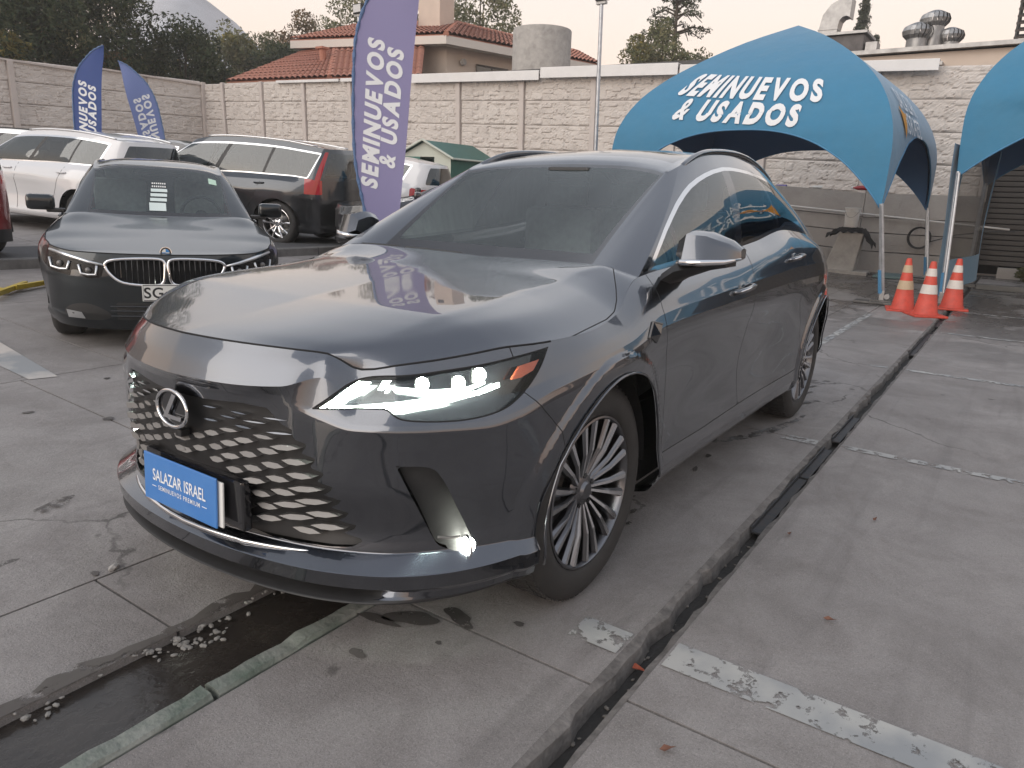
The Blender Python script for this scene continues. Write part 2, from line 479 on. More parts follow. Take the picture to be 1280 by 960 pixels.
class Body:
    """half of a car body (y >= 0): a wrap-round lower strip, a bonnet patch, a glasshouse strip and a roof cap"""
    def __init__(s, plan, off, z, cowl, top, crown_roof, bulge, cell=0.015, bonnet=None, jcol=4, acol=12, cowl_col=None, rcol=19, creases=()):
        s.plan = np.array(plan, float); nc = len(plan); s.nc = nc
        seg = np.linalg.norm(np.diff(s.plan, axis=0), axis=1); s.u = np.r_[0, np.cumsum(seg)]
        off = np.array(off, float); z = np.array(z, float)
        idx = list(range(off.shape[0]))
        for c in creases:                                       # tight folds: extra levels hugging a level on both sides
            k = idx.index(c)
            for d in (1, -1):
                k = idx.index(c); j = k+d; f = .10
                ro = off[k]*(1-f)+off[j]*f; rz = z[k]*(1-f)+z[j]*f; p = k+1 if d > 0 else k
                off = np.insert(off, p, ro, axis=0); z = np.insert(z, p, rz, axis=0); idx.insert(p, idx[k]*(1-f)+idx[j]*f)
        nl = off.shape[0]
        nu = int(s.u[-1]/cell)
        uq = np.unique(np.r_[np.linspace(0, s.u[-1], nu), s.u]); s.uq = uq
        pl = cspline(s.u, s.plan, uq, ends=((0, 1), (0, -1)))
        tg = np.gradient(pl, uq, axis=0); tg /= np.linalg.norm(tg, axis=1, keepdims=True)
        nin = np.c_[-tg[:, 1], tg[:, 0]]                       # inward
        o_c = pchip(s.u, off.T, uq); z_c = pchip(s.u, z.T, uq)  # (nuq, nl)
        # level parameter by mean profile length
        ml = np.r_[0, np.cumsum(np.hypot(np.diff(off.mean(1)), np.diff(z.mean(1)))+0.008*np.diff(np.array(idx, float)))]
        vq = np.unique(np.r_[np.linspace(0, ml[-1], int(ml[-1]/cell*1.15)), ml, (ml[1:]+ml[:-1])/2])
        O = pchip(ml, o_c.T, vq).T; Z = pchip(ml, z_c.T, vq).T
        P = np.zeros((len(uq), len(vq), 3))
        P[:, :, 0] = pl[:, None, 0]+nin[:, None, 0]*O; P[:, :, 1] = pl[:, None, 1]+nin[:, None, 1]*O; P[:, :, 2] = Z
        P[0, :, 1] = 0; P[-1, :, 1] = 0
        s.low = P
        s.edge = P[:, -1, :]                                     # shut line / belt line
        ic = lambda c: int(np.argmin(np.abs(uq-np.interp(c, np.arange(nc), s.u))))
        s.ic = ic
        ij, ia = ic(jcol), ic(acol)
        V = P.reshape(-1, 3); qc = np.interp(uq, s.u, np.arange(nc)); ql = np.interp(vq, ml, idx)
        A, B = np.meshgrid(qc, ql, indexing='ij')
        s.lower = Patch(V, grid_tris(len(uq), len(vq)), Q=np.c_[A.ravel(), B.ravel()])
        # bonnet: Coons patch between nose edge, side edge and cowl
        cow = np.array(cowl, float)
        nt = max(12, int(0.75/cell/1.2)); nv = max(12, int(1.35/cell/1.2))
        t = np.linspace(0, 1, nt); v = np.linspace(0, 1, nv)
        def rs(Q, q):
            L = np.r_[0, np.cumsum(np.linalg.norm(np.diff(Q, axis=0), axis=1))]; L /= L[-1]
            return np.c_[[np.interp(q, L, Q[:, k]) for k in range(3)]].T
        Lc = np.r_[0, np.cumsum(np.linalg.norm(np.diff(cow, axis=0), axis=1))]
        cow_f = cspline(Lc, cow, np.linspace(0, Lc[-1], 200)); cow_f[:, 1] = np.maximum(cow_f[:, 1], 0)
        cow_f[-1] = s.edge[ia]
        s.cowl = cow_f
        Fq = rs(s.edge[:ij+1], t); Bq = rs(cow_f, t); Sq = rs(s.edge[ij:ia+1], v)
        Cq = np.c_[np.linspace(Fq[0, 0], Bq[0, 0], nv), np.zeros(nv), np.linspace(Fq[0, 2], Bq[0, 2], nv)]
        H = np.zeros((nt, nv, 3))
        for i in range(nt):
            for k in range(3):
                H[i, :, k] = (1-v)*Fq[i, k]+v*Bq[i, k]+(1-t[i])*Cq[:, k]+t[i]*Sq[:, k] - (
                    (1-t[i])*((1-v)*Fq[0, k]+v*Bq[0, k])+t[i]*((1-v)*Fq[-1, k]+v*Bq[-1, k]))
        if bonnet is not None:
            TT, VV = np.meshgrid(t, v, indexing='ij'); H[:, :, 2] += bonnet(TT, VV)
        H[0, :, 1] = 0
        s.bon = H
        A, B = np.meshgrid(t, v, indexing='ij')
        s.bonnet = Patch(H.reshape(-1, 3), grid_tris(nt, nv), Q=np.c_[A.ravel(), B.ravel()])
        # glasshouse strip: base = cowl then belt, top = given loop (per column of the list)
        tp = np.array(top, float)
        bs = [cow_f[int(k)] for k in np.linspace(0, 199, len(cow))[:-1]]
        cols = list(range(acol, nc)); bs += [s.edge[ic(c)] for c in cols]
        bs = np.array(bs); assert len(bs) == len(tp), (len(bs), len(tp))
        # dense along the loop: base follows the exact dense edge curve
        gu = np.r_[0, np.cumsum(np.linalg.norm(np.diff(bs, axis=0), axis=1))]
        gb, gt = [], []
        ncw = len(cow)-1
        base_dense = np.concatenate([cow_f[:-1], s.edge[ia:]])
        bl = np.r_[0, np.cumsum(np.linalg.norm(np.diff(base_dense, axis=0), axis=1))]
        knots = []
        for k in range(len(bs)):
            knots.append(bl[int(np.argmin(((base_dense-bs[k])**2).sum(1)))])
        knots = np.array(knots); knots[0] = 0; knots[-1] = bl[-1]
        q = np.unique(np.r_[np.linspace(0, bl[-1], int(bl[-1]/cell)), knots])
        gb = np.c_[[np.interp(q, bl, base_dense[:, k]) for k in range(3)]].T
        gt = pchip(knots, tp, q)
        nsv = max(10, int(0.6/cell)); sv = np.linspace(0, 1, nsv)
        tang = np.gradient(gb, q, axis=0); nout = np.c_[tang[:, 1], -tang[:, 0], np.zeros(len(q))]
        nout /= np.linalg.norm(nout, axis=1, keepdims=True)+1e-9
        tt = np.gradient(gt, q, axis=0); n2 = np.c_[tt[:, 1], -tt[:, 0], np.zeros(len(q))]
        n2 /= np.linalg.norm(n2, axis=1, keepdims=True)+1e-9
        bq = np.interp(q, knots, bulge)
        G = gb[:, None, :]*(1-sv)[None, :, None]+gt[:, None, :]*sv[None, :, None]
        nn = nout[:, None, :]*(1-sv)[None, :, None]+n2[:, None, :]*sv[None, :, None]
        G = G+nn*(bq[:, None]*(4*sv*(1-sv))[None, :])[:, :, None]
        G[0, :, 1] = 0; G[-1, :, 1] = 0
        s.gl = G; s.gq = q; s.gk = knots
        A, B = np.meshgrid(np.interp(q, knots, np.arange(len(knots))), sv, indexing='ij')
        s.green = Patch(G.reshape(-1, 3), grid_tris(len(q), nsv), Q=np.c_[A.ravel(), B.ravel()])
        # roof cap
        iA = int(np.argmin(np.abs(q-knots[ncw]))); iR = int(np.argmin(np.abs(q-knots[ncw+(rcol-acol)])))
        fr, sd, rr = gt[:iA+1], gt[iA:iR+1], gt[iR:][::-1]
        nt2 = max(10, int(0.6/cell/1.6)); nv2 = max(16, int(2.2/cell/1.6))
        t = np.linspace(0, 1, nt2); v = np.linspace(0, 1, nv2)
        Fq, Bq, Sq = rs(fr, t), rs(rr, t), rs(sd, v)
        Cq = np.c_[np.linspace(Fq[0, 0], Bq[0, 0], nv2), np.zeros(nv2), np.interp(np.linspace(Fq[0, 0], Bq[0, 0], nv2)[::-1], Sq[:, 0][::-1], Sq[:, 2][::-1])[::-1]]
        Cq[0] = Fq[0]; Cq[-1] = Bq[0]
        w = np.sin(np.pi*np.clip(v, 0, 1))**0.6
        Cq[:, 2] = np.maximum(Cq[:, 2], np.linspace(Fq[0, 2], Bq[0, 2], nv2))
        Cq[:, 2] += crown_roof*np.minimum(1, w)
        Rf = np.zeros((nt2, nv2, 3))
        for i in range(nt2):
            e = t[i]**2
            for k in range(3):
                ti = t[i] if k < 2 else e
                Rf[i, :, k] = (1-v)*Fq[i, k]+v*Bq[i, k]+(1-ti)*Cq[:, k]+ti*Sq[:, k] - (
                    (1-ti)*((1-v)*Fq[0, k]+v*Bq[0, k])+ti*((1-v)*Fq[-1, k]+v*Bq[-1, k]))
        Rf[0, :, 1] = 0
        s.rf = Rf
        A, B = np.meshgrid(t, v, indexing='ij')
        s.roof = Patch(Rf.reshape(-1, 3), grid_tris(nt2, nv2), Q=np.c_[A.ravel(), B.ravel()])
        # blended normals where the patches meet, so that panels read as one surface
        for p in (s.lower, s.bonnet, s.green, s.roof):
            on = np.abs(p.V[:, 1]) < 1e-6
            p.N[on, 1] = 0; p.N[on] /= np.linalg.norm(p.N[on], axis=1, keepdims=True)+1e-9
# ------------------------------------------------------------------ the big grey crossover: plan outline, level offsets and heights
def row(nc, *kv):
    c = [k for k, _ in kv]; v = [x for _, x in kv]
    return np.interp(np.arange(nc), c, v)

X_PLAN = [(.975, 0), (.965, .2), (.93, .4), (.90, .5), (.855, .6), (.79, .7), (.68, .8), (.58, .86), (.48, .90), (.36, .932),
          (.15, .952), (-.1, .952), (-.4, .943), (-.8, .938), (-1.3, .938), (-1.8, .94), (-2.3, .95), (-2.7, .952), (-3.08, .915),
          (-3.38, .845), (-3.59, .74), (-3.75, .58), (-3.88, .38), (-3.91, 0)]
_n = 24
X_Z = [row(_n, (0, .235), (8, .24), (12, .25), (16, .25), (20, .38), (23, .38)),
       row(_n, (0, .255), (8, .262), (12, .27), (16, .27), (20, .40), (23, .40)),
       row(_n, (0, .283), (8, .29), (12, .29), (16, .29), (20, .42), (23, .42)),
       row(_n, (0, .310), (8, .305), (12, .31), (16, .31), (20, .44), (23, .44)),
       row(_n, (0, .352), (4, .350), (6, .352), (8, .355), (12, .35), (16, .35), (20, .47), (23, .47)),
       row(_n, (0, .385), (4, .385), (6, .392), (8, .39), (12, .40), (16, .40), (20, .50), (23, .50)),
       row(_n, (0, .43), (8, .45), (12, .45), (16, .46), (20, .55), (23, .55)),
       row(_n, (0, .60), (4, .59), (8, .59), (12, .60), (16, .62), (20, .66), (23, .66)),
       row(_n, (0, .755), (2, .745), (3, .715), (4, .69), (8, .69), (9, .73), (12, .77), (16, .80), (19, .77), (23, .75)),
       row(_n, (0, .812), (2, .795), (3, .765), (4, .742), (7, .745), (8, .762), (9, .80), (10, .83), (11, .85), (12, .88), (16, .90), (17, .90), (19, .85), (23, .82)),
       row(_n, (0, .827), (2, .822), (3, .786), (4, .758), (7, .764), (8, .785), (9, .83), (10, .86), (11, .88), (12, .92), (16, .96), (17, .96), (19, .90), (23, .86)),
       row(_n, (0, .838), (1, .839), (2, .848), (3, .872), (4, .805), (6, .815), (8, .83), (9, .86), (10, .885), (11, .905), (12, .96), (16, 1.03), (17, 1.03), (19, .96), (23, .91)),
       row(_n, (0, .893), (1, .892), (2, .895), (3, .905), (4, .85), (6, .87), (8, .90), (9, .91), (10, .925), (11, .945), (12, 1.02), (14, 1.06), (16, 1.13), (17, 1.12), (19, 1.04), (21, .99), (23, .98)),
       row(_n, (0, .947), (1, .945), (2, .938), (3, .931), (4, .893), (5, .907), (6, .924), (7, .94), (8, .954), (9, .958), (10, .962), (11, .985),
           (12, 1.085), (13, 1.112), (14, 1.14), (15, 1.175), (16, 1.225), (17, 1.20), (18, 1.165), (19, 1.13), (20, 1.09), (21, 1.06), (23, 1.05))]
X_O = [row(_n, (0, .12), (8, .10), (10, .12), (23, .12)),
       row(_n, (0, .010), (4, .010), (8, .03), (12, .05), (16, .05), (20, .04), (23, .04)),
       row(_n, (0, .065), (4, .062), (5.5, .015), (8, .02), (12, .035), (16, .03), (20, .02), (23, .02)),
       row(_n, (0, .002), (8, .006), (12, .022), (16, .02), (20, .01), (23, .01)),
       row(_n, (0, 0), (4, 0), (6, -.006), (8, -.004), (9, 0), (10, -.006), (12, .012), (15, .012), (16, .006), (23, .01)),
       row(_n, (0, .044), (2, .060), (4, .064), (6, .052), (8, .03), (9, .006), (10, -.008), (12, .024), (15, .024), (16, .008), (23, .01)),
       row(_n, (0, .044), (2, .064), (3, .076), (4, .074), (6, .058), (8, .032), (9, .006), (10, -.01), (11, 0), (12, .03), (15, .036), (16, .01), (17, -.008), (19, .01), (23, .01)),
       row(_n, (0, .026), (2, .040), (3, .052), (4, .053), (6, .040), (8, .02), (9, 0), (10, -.012), (11, -.005), (12, .03), (13, .05), (15, .05), (16, .012), (17, -.01), (18, -.006), (19, .01), (23, .01)),
       row(_n, (0, .024), (2, .042), (3, .054), (4, .052), (6, .040), (8, .018), (9, .001), (10, -.01), (11, -.004), (12, .02), (13, .032), (15, .03), (16, .006), (17, -.008), (19, .01), (23, .01)),
       row(_n, (0, .016), (2, .044), (3, .056), (4, .050), (6, .038), (8, .016), (9, .003), (10, -.003), (11, .001), (12, .012), (15, .012), (16, .003), (17, -.002), (19, .008), (23, .01)),
       row(_n, (0, .008), (1, .020), (2, .044), (3, .064), (4, .057), (6, .044), (8, .022), (9, .008), (10, .002), (11, .007), (12, .014), (15, .012), (16, .006), (17, .002), (19, .01), (23, .015)),
       row(_n, (0, 0), (1, .011), (2, .040), (3, .088), (4, .094), (6, .076), (8, .045), (9, .024), (10, .012), (11, .018), (12, .034), (15, .028), (16, .03), (17, .02), (19, .02), (23, .025)),
       row(_n, (0, .024), (1, .036), (2, .070), (3, .105), (4, .114), (6, .100), (8, .064), (9, .044), (10, .032), (11, .044), (12, .072), (15, .067), (16, .072), (17, .06), (19, .05), (23, .05)),
       row(_n, (0, .055), (1, .070), (2, .105), (3, .125), (4, .132), (5, .132), (6, .122), (7, .105), (8, .085), (9, .065), (10, .06), (11, .085), (12, .143), (14, .14), (16, .158), (18, .14), (19, .12), (20, .10), (23, .09))]
X_COWL = [(-.56, 0, 1.094), (-.54, .3, 1.100), (-.475, .55, 1.107), (-.42, .69, 1.107), (-.40, .80, 1.085)]
X_TOP = [(-1.27, 0, 1.535), (-1.25, .28, 1.527), (-1.17, .48, 1.506), (-1.11, .565, 1.487),
         (-1.20, .585, 1.517), (-1.38, .58, 1.565), (-1.62, .575, 1.60), (-1.95, .57, 1.615), (-2.32, .565, 1.595), (-2.66, .56, 1.528),
         (-2.93, .55, 1.43), (-3.13, .53, 1.355), (-3.27, .46, 1.325), (-3.33, .33, 1.315), (-3.35, .2, 1.315), (-3.36, 0, 1.315)]
X_BULGE = [.03, .03, .025, .015, .02, .03, .035, .035, .035, .03, .03, .03, .03, .03, .03, .03]
def x_bonnet(t, v):
    b = .30*t*(1-t**5)*v*v*(1-v)                             # fuller rear shoulders
    crease = np.interp(v, [0, .3, .6, .85, 1], [.86, .72, .66, .72, .90])   # fold running from the nose corner to the screen corner
    d = t-crease
    r = np.where(d < 0, 1.0, np.exp(-np.abs(d)/.09))*.013*np.clip(v/.3, 0, 1)*np.clip((1-v)/.05, 0, 1)
    return b+r+.010*v*(1-v)**.3*(1-t*t)
# ------------------------------------------------------------------ shared materials for vehicles
M_GREY = paint('graphite_paint', (0.070, 0.077, 0.093), metal=1.0, rough=0.26, coat_ior=1.85, dirt=.03)
M_CHROME = mat('chrome', (0.75, 0.75, 0.76), rough=0.10, metal=1.0)
M_SATIN = mat('satin_metal', (0.20, 0.192, 0.185), rough=0.5, metal=.7)
M_BLACKG = mat('gloss_black', (0.012, 0.012, 0.014), rough=0.12, coat=0.6)
M_BLACK = mat('black_plastic', (0.02, 0.02, 0.021), rough=0.5, noise=(30, .3, 3))
M_VOID = mat('dark_cavity', (0.008, 0.008, 0.009), rough=0.9)
M_RUBBER = mat('tyre_rubber', (0.022, 0.021, 0.021), rough=0.72, noise=(14, .4, 5, (0.05, 0.047, 0.043)))
M_GAP = mat('panel_gap', (0.006, 0.006, 0.007), rough=0.8)
M_TRIM = mat('interior_trim', (0.10, 0.105, 0.11), rough=0.7, noise=(40, .3, 2))
M_SEAT = mat('seat_leather', (0.42, 0.41, 0.40), rough=0.55, noise=(20, .3, 3))
M_SCREEN = glass('windscreen_glass', (0.86, 0.96, 0.96), 0.92, ior=1.62, pale_veil=.035, veil_col=(.50, .62, .63))  # teal veil in the glass stands in for sky sheen
M_SIDEG = glass('side_glass', (0.60, 0.70, 0.70), 0.85, ior=1.9, pale_veil=.01)
M_DARKG = glass('privacy_glass', (0.22, 0.25, 0.26), 0.5, ior=1.9)
M_LENS = glass('lamp_lens', (0.95, 0.97, 0.97), 0.95, ior=1.35)
M_RED = mat('red_lens', (0.35, 0.01, 0.012), rough=0.12, coat=0.8)
M_AMBER = mat('amber_lens', (0.55, 0.11, 0.05), rough=0.2, coat=0.6)
M_WHITEP = mat('plate_white', (0.75, 0.75, 0.72), rough=0.4)
M_LED = mat('led_light', (1, 1, 1), rough=0.3, emit=(0.86, 1.0, 0.88), emit_s=26.0)
M_LEDHOT = mat('led_projector_light', (1, 1, 1), rough=0.3, emit=(0.88, 1.0, 0.90), emit_s=110.0)
M_LEDDIM = mat('led_bar_light', (1, 1, 1), rough=0.3, emit=(0.86, 1.0, 0.90), emit_s=3.5)
M_FOG = mat('fog_light', (1, 1, 1), rough=0.3, emit=(0.97, 1.0, 0.88), emit_s=30.0)
M_RIM = mat('gunmetal_rim', (0.19, 0.19, 0.20), rough=0.28, metal=1.0)
M_RIMB = mat('machined_rim', (0.75, 0.75, 0.76), rough=0.18, metal=1.0)
M_DISC = mat('brake_disc', (0.25, 0.24, 0.23), rough=0.4, metal=1.0)

XZ = lambda V: V[:, [0, 2]]
YZ = lambda V: V[:, [1, 2]]
XY = lambda V: V[:, [0, 1]]
WZ = lambda V: np.c_[(V[:, 1]-V[:, 0])*0.70711, V[:, 2]]

def part(name, patch_list, label, material, parent):
    ps = [p.take(label) for p in patch_list]
    ps = [p for p in ps if len(p[0])]
    if not ps: return None
    V, T, N = joinvt(*ps)
    return obj(name, V, T, material, parent, smooth=True, normals=N)

def surf_xz(body, x, z):
    """outer y of the side at (x, z)"""
    L = body.low[body.ic(9):body.ic(20)].reshape(-1, 3)
    i = np.argmin((L[:, 0]-x)**2+(L[:, 2]-z)**2)
    return L[i, 1]
def surf_yz(body, y, z):
    L = body.low[:body.ic(9)].reshape(-1, 3)
    i = np.argmin((L[:, 1]-y)**2+(L[:, 2]-z)**2)
    return L[i]

def wheel(parent, x, y, side, r=0.384, rim=0.268, width=0.235, kind='blades', steer=0.0, hub=None, rim_mat=None, name='wheel', detail=True):
    """tyre and rim; side = +1 left (outer face at +y)"""
    w = empty(name, (x, y, r), parent=parent)
    w.rotation_euler = (0, 0, steer + (0 if side > 0 else math.pi))
    rm = rim_mat or M_RIM
    h = width/2
    bm = bmesh.new()
    lathe(bm, [(rim-.004, h-.030), (rim+.004, h-.012), (rim+.022, h-.002), (rim+.055, h+.004), (r-.035, h-.004), (r-.012, h-.018), (r-.003, h-.04),
               (r, h-.07), (r, 0), (r, -h+.07), (r-.004, -h+.035), (r-.035, -h), (rim, -h+.02)], seg=64)
    bobj('tyre', bm, M_RUBBER, w, smooth=True, angle=50)
    if detail:                                              # tread blocks across the shoulder
        bm = bmesh.new(); n = 70
        for k in range(n):
            a = 2*math.pi*k/n
            for yy, ww in ((h-.045, .040), (0.035, .05), (-.035, .05)):
                vs = box(bm, (0, 0, 0), (0.020, ww, 0.006))
                bmesh.ops.translate(bm, verts=vs, vec=(0, yy, r-.0005-(.004 if yy > .05 else 0)))
                bmesh.ops.rotate(bm, verts=vs, cent=(0, 0, 0), matrix=Matrix.Rotation(a+(.02 if yy < 0 else 0), 3, 'Y'))
        t = bobj('tread_block', bm, M_RUBBER, w); t['kind'] = 'stuff'
    bm = bmesh.new()
    lathe(bm, [(rim+.001, h-.022), (rim+.001, h-.010), (rim-.006, h-.008), (rim-.012, h-.016), (rim-.016, h-.05), (rim-.022, -h+.03), (rim-.04, -h+.02)], seg=64)
    rb = bobj('rim', bm, rm, w, smooth=True, angle=40)
    bm = bmesh.new(); lathe(bm, [(0.02, -.02), (0.17, -.02), (0.175, -.035)], seg=40)
    bobj('brake_disc', bm, M_DISC, rb, smooth=True)
    bm = bmesh.new(); vs = box(bm, (-.135, -.005, .03), (.07, .05, .17), bevel=.01)
    bobj('brake_caliper', bm, M_DISC, rb)
    yo = h-.035                                             # hub face depth
    def spoke(a0, a1, r0, r1, w0, w1, y0, y1, thick=.03, material=None):
        b = bmesh.new()
        P0 = np.array([math.cos(a0), math.sin(a0)])*r0; P1 = np.array([math.cos(a1), math.sin(a1)])*r1
        d = P1-P0; d /= np.linalg.norm(d); n = np.array([-d[1], d[0]])
        mid = (P0+P1)/2; ym = (y0+y1)/2+.010; wm = (w0+w1)/2*0.9
        rows = [(P0, w0, y0), (mid, wm, ym), (P1, w1, y1)]
        L = []
        for (p, ww, yy) in rows:
            e0 = p-n*ww/2; e1 = p+n*ww/2; c = p
            L.append([b.verts.new((e0[0], yy-thick, e0[1])), b.verts.new((e0[0], yy-.004, e0[1])), b.verts.new((c[0]-n[0]*ww*.2, yy+.004, c[1]-n[1]*ww*.2)),
                      b.verts.new((c[0]+n[0]*ww*.28, yy+.004, c[1]+n[1]*ww*.28)), b.verts.new((e1[0], yy-.008, e1[1])), b.verts.new((e1[0], yy-thick, e1[1]))])
        for i in range(2):
            for k in range(5): b.faces.new((L[i][k], L[i][k+1], L[i+1][k+1], L[i+1][k]))
        b.faces.new(L[0]); b.faces.new(L[2][::-1])
        for f in b.faces: f.material_index = 0
        bmesh.ops.recalc_face_normals(b, faces=b.faces)
        b.faces.ensure_lookup_table()
        for i in (2, 7):
            if i < len(b.faces): b.faces[i].material_index = 1
        return bobj('spoke', b, [material or rm, M_RIMB], rb)
    if kind == 'blades':                                    # ten pairs of thin twisted blades
        for k in range(10):
            a = 2*math.pi*k/10+.12
            for s_ in (-1, 1):
                spoke(a+s_*.13, a+s_*.135+.06, .050, rim-.010, .018, .034, yo-.012, h-.014, .026)
    elif kind == 'five':
        for k in range(5):
            a = 2*math.pi*k/5+.3
            for s_ in (-1, 1):
                spoke(a+s_*.22, a+s_*.26, .05, rim-.008, .03, .040, yo-.01, h-.014, .03)
    else:
        for k in range(7):
            a = 2*math.pi*k/7+.2
            spoke(a, a+.05, .04, rim-.008, .045, .055, yo-.01, h-.014, .03)
    bm = bmesh.new()
    lathe(bm, [(0.0005, yo+.006), (.028, yo+.006), (.032, yo+.002), (.036, yo-.004), (.075, yo-.012), (.085, yo-.02), (.085, yo-.05)], seg=32)
    hb = bobj('hub', bm, rm, rb, smooth=True, angle=35)
    bm = bmesh.new()
    for k in range(5):
        a = 2*math.pi*k/5+.3
        cyl(bm, (.055*math.cos(a), yo-.016, .055*math.sin(a)), (.055*math.cos(a), yo-.004, .055*math.sin(a)), .0105, seg=8)
    n_ = bobj('wheel_nut', bm, M_BLACKG, rb); n_['kind'] = 'stuff'
    return w

def wheel_liner(parent, x, z, r, y0, y1):
    for s in (1, -1):
        bm = bmesh.new(); n = 24; A = []; B = []
        for k in range(n+1):
            t = -.02+(math.pi+.04)*k/n
            A.append(bm.verts.new((x+r*math.cos(t), s*y0, z+r*math.sin(t)))); B.append(bm.verts.new((x+r*math.cos(t), s*y1, z+r*math.sin(t))))
        for k in range(n): bm.faces.new((A[k], A[k+1], B[k+1], B[k]))
        bm.faces.new(A)
        bobj('wheel_arch_liner', bm, M_VOID, parent, smooth=False)

def dlo_glass(g, car, outline, bpil, cpil=None, sail=None, tint_front=None, tint_rear=None, chrome=M_CHROME, band=.017, quarter_x=None):
    """cut the side windows, their bright frame and pillars out of the glasshouse; returns nothing, labels triangles"""
    ol = np.asarray(outline)
    fld = lambda V, Q: sd_poly(XZ(V), ol)
    g.cut(fld, 'chrome_dlo', '')
    g.cut(lambda V, Q: sd_poly(XZ(V), ol)+band, 'dlo', 'chrome_dlo')
    g.cut(lambda V, Q: sd_poly(XZ(V), np.asarray(bpil)), 'bpillar', 'dlo')
    if cpil is not None: g.cut(lambda V, Q: sd_poly(XZ(V), np.asarray(cpil)), 'cpillar', 'dlo')
    if sail is not None: g.cut(lambda V, Q: sd_poly(XZ(V), np.asarray(sail)), 'sail', 'dlo')

def soft_box(bm, c, s, r=.03, rot=None): return box(bm, c, s, rot=rot, bevel=r)

def interior(car, x_dash, z_dash, x_f, x_r, half, z_seat, wheel_y=0.36, z_top=1.45, light=False):
    tr = M_TRIM
    bm = bmesh.new()
    prof = [(x_dash+.42, z_dash-.05), (x_dash+.20, z_dash-.005), (x_dash, z_dash-.01), (x_dash-.13, z_dash-.045), (x_dash-.2, z_dash-.12), (x_dash-.16, z_dash-.45), (x_dash+.3, z_dash-.5)]
    a = [bm.verts.new((p[0], -half, p[1])) for p in prof]; b = [bm.verts.new((p[0], half, p[1])) for p in prof]
    n = len(prof)
    for i in range(n): bm.faces.new((a[i], a[(i+1) % n], b[(i+1) % n], b[i]))
    bm.faces.new(a); bm.faces.new(b)
    bobj('dashboard', bm, tr, car)
    bm = bmesh.new()
    pts = [(x_dash-.36+.07*math.cos(t)*0, wheel_y+.18*math.cos(t), z_dash-.02+.17*math.sin(t)) for t in np.linspace(0, 2*math.pi, 29)[:-1]]
    pts = [(p[0]+.35*(p[2]-z_dash+.02)*-.5, p[1], p[2]) for p in pts]
    tube(bm, pts, .016, seg=8, closed=True)
    cyl(bm, (x_dash-.38, wheel_y, z_dash-.03), (x_dash-.2, wheel_y, z_dash-.09), .06, .05, seg=12)
    box(bm, (x_dash-.36, wheel_y, z_dash-.03), (.02, .34, .035))
    bobj('steering_wheel', bm, M_BLACK, car, smooth=True, angle=40)
    for xs, ys in ((x_f, .37), (x_f, -.37), (x_r, .40), (x_r, -.40)):
        bm = bmesh.new()
        R = Matrix.Rotation(math.radians(-14), 3, 'Y')
        soft_box(bm, (xs+.18, ys, z_seat), (.5, .48, .16), .05)
        soft_box(bm, (xs-.17, ys, z_seat+.36), (.14, .48, .66), .05, rot=None)
        st = bobj('seat', bm, M_SEAT, car, smooth=True, angle=50)
        bm = bmesh.new(); soft_box(bm, (xs-.20, ys, z_seat+.77), (.10, .26, .16), .04)
        cyl(bm, (xs-.2, ys-.06, z_seat+.64), (xs-.2, ys-.06, z_seat+.72), .008, seg=6); cyl(bm, (xs-.2, ys+.06, z_seat+.64), (xs-.2, ys+.06, z_seat+.72), .008, seg=6)
        bobj('headrest', bm, M_SEAT, st, smooth=True, angle=50)

def emblem_L(car, x, y, z, nrm, w=.15, h=.108):
    """oval ring with a slanted L inside"""
    e = empty('emblem', (x, y, z), parent=car); e.rotation_euler = (0, nrm, 0)
    bm = bmesh.new(); tube(bm, [(0.004, w/2*math.cos(t), h/2*math.sin(t)) for t in np.linspace(0, 2*math.pi, 41)[:-1]], .0058, seg=8, closed=True)
    bobj('ring', bm, M_CHROME, e, smooth=True)
    bm = bmesh.new()
    vs = [bm.verts.new((-.001, w/2*math.cos(t), h/2*math.sin(t))) for t in np.linspace(0, 2*math.pi, 33)[:-1]]; bm.faces.new(vs)
    bobj('badge_plate', bm, M_BLACKG, e)
    L = [(.012, .040), (.031, .040), (-.020, -.022), (.050, -.022), (.040, -.036), (-.052, -.036), (-.050, -.028)]
    L = [(.030, .043), (.012, .046), (-.040, -.030), (.048, -.030), (.054, -.018), (-.012, -.018)]
    bm = bmesh.new(); prism(bm, L, lambda p: (.002, p[0], p[1]), lambda p: (.010, p[0], p[1]))
    bobj('letter_mark', bm, M_CHROME, e)
    return e

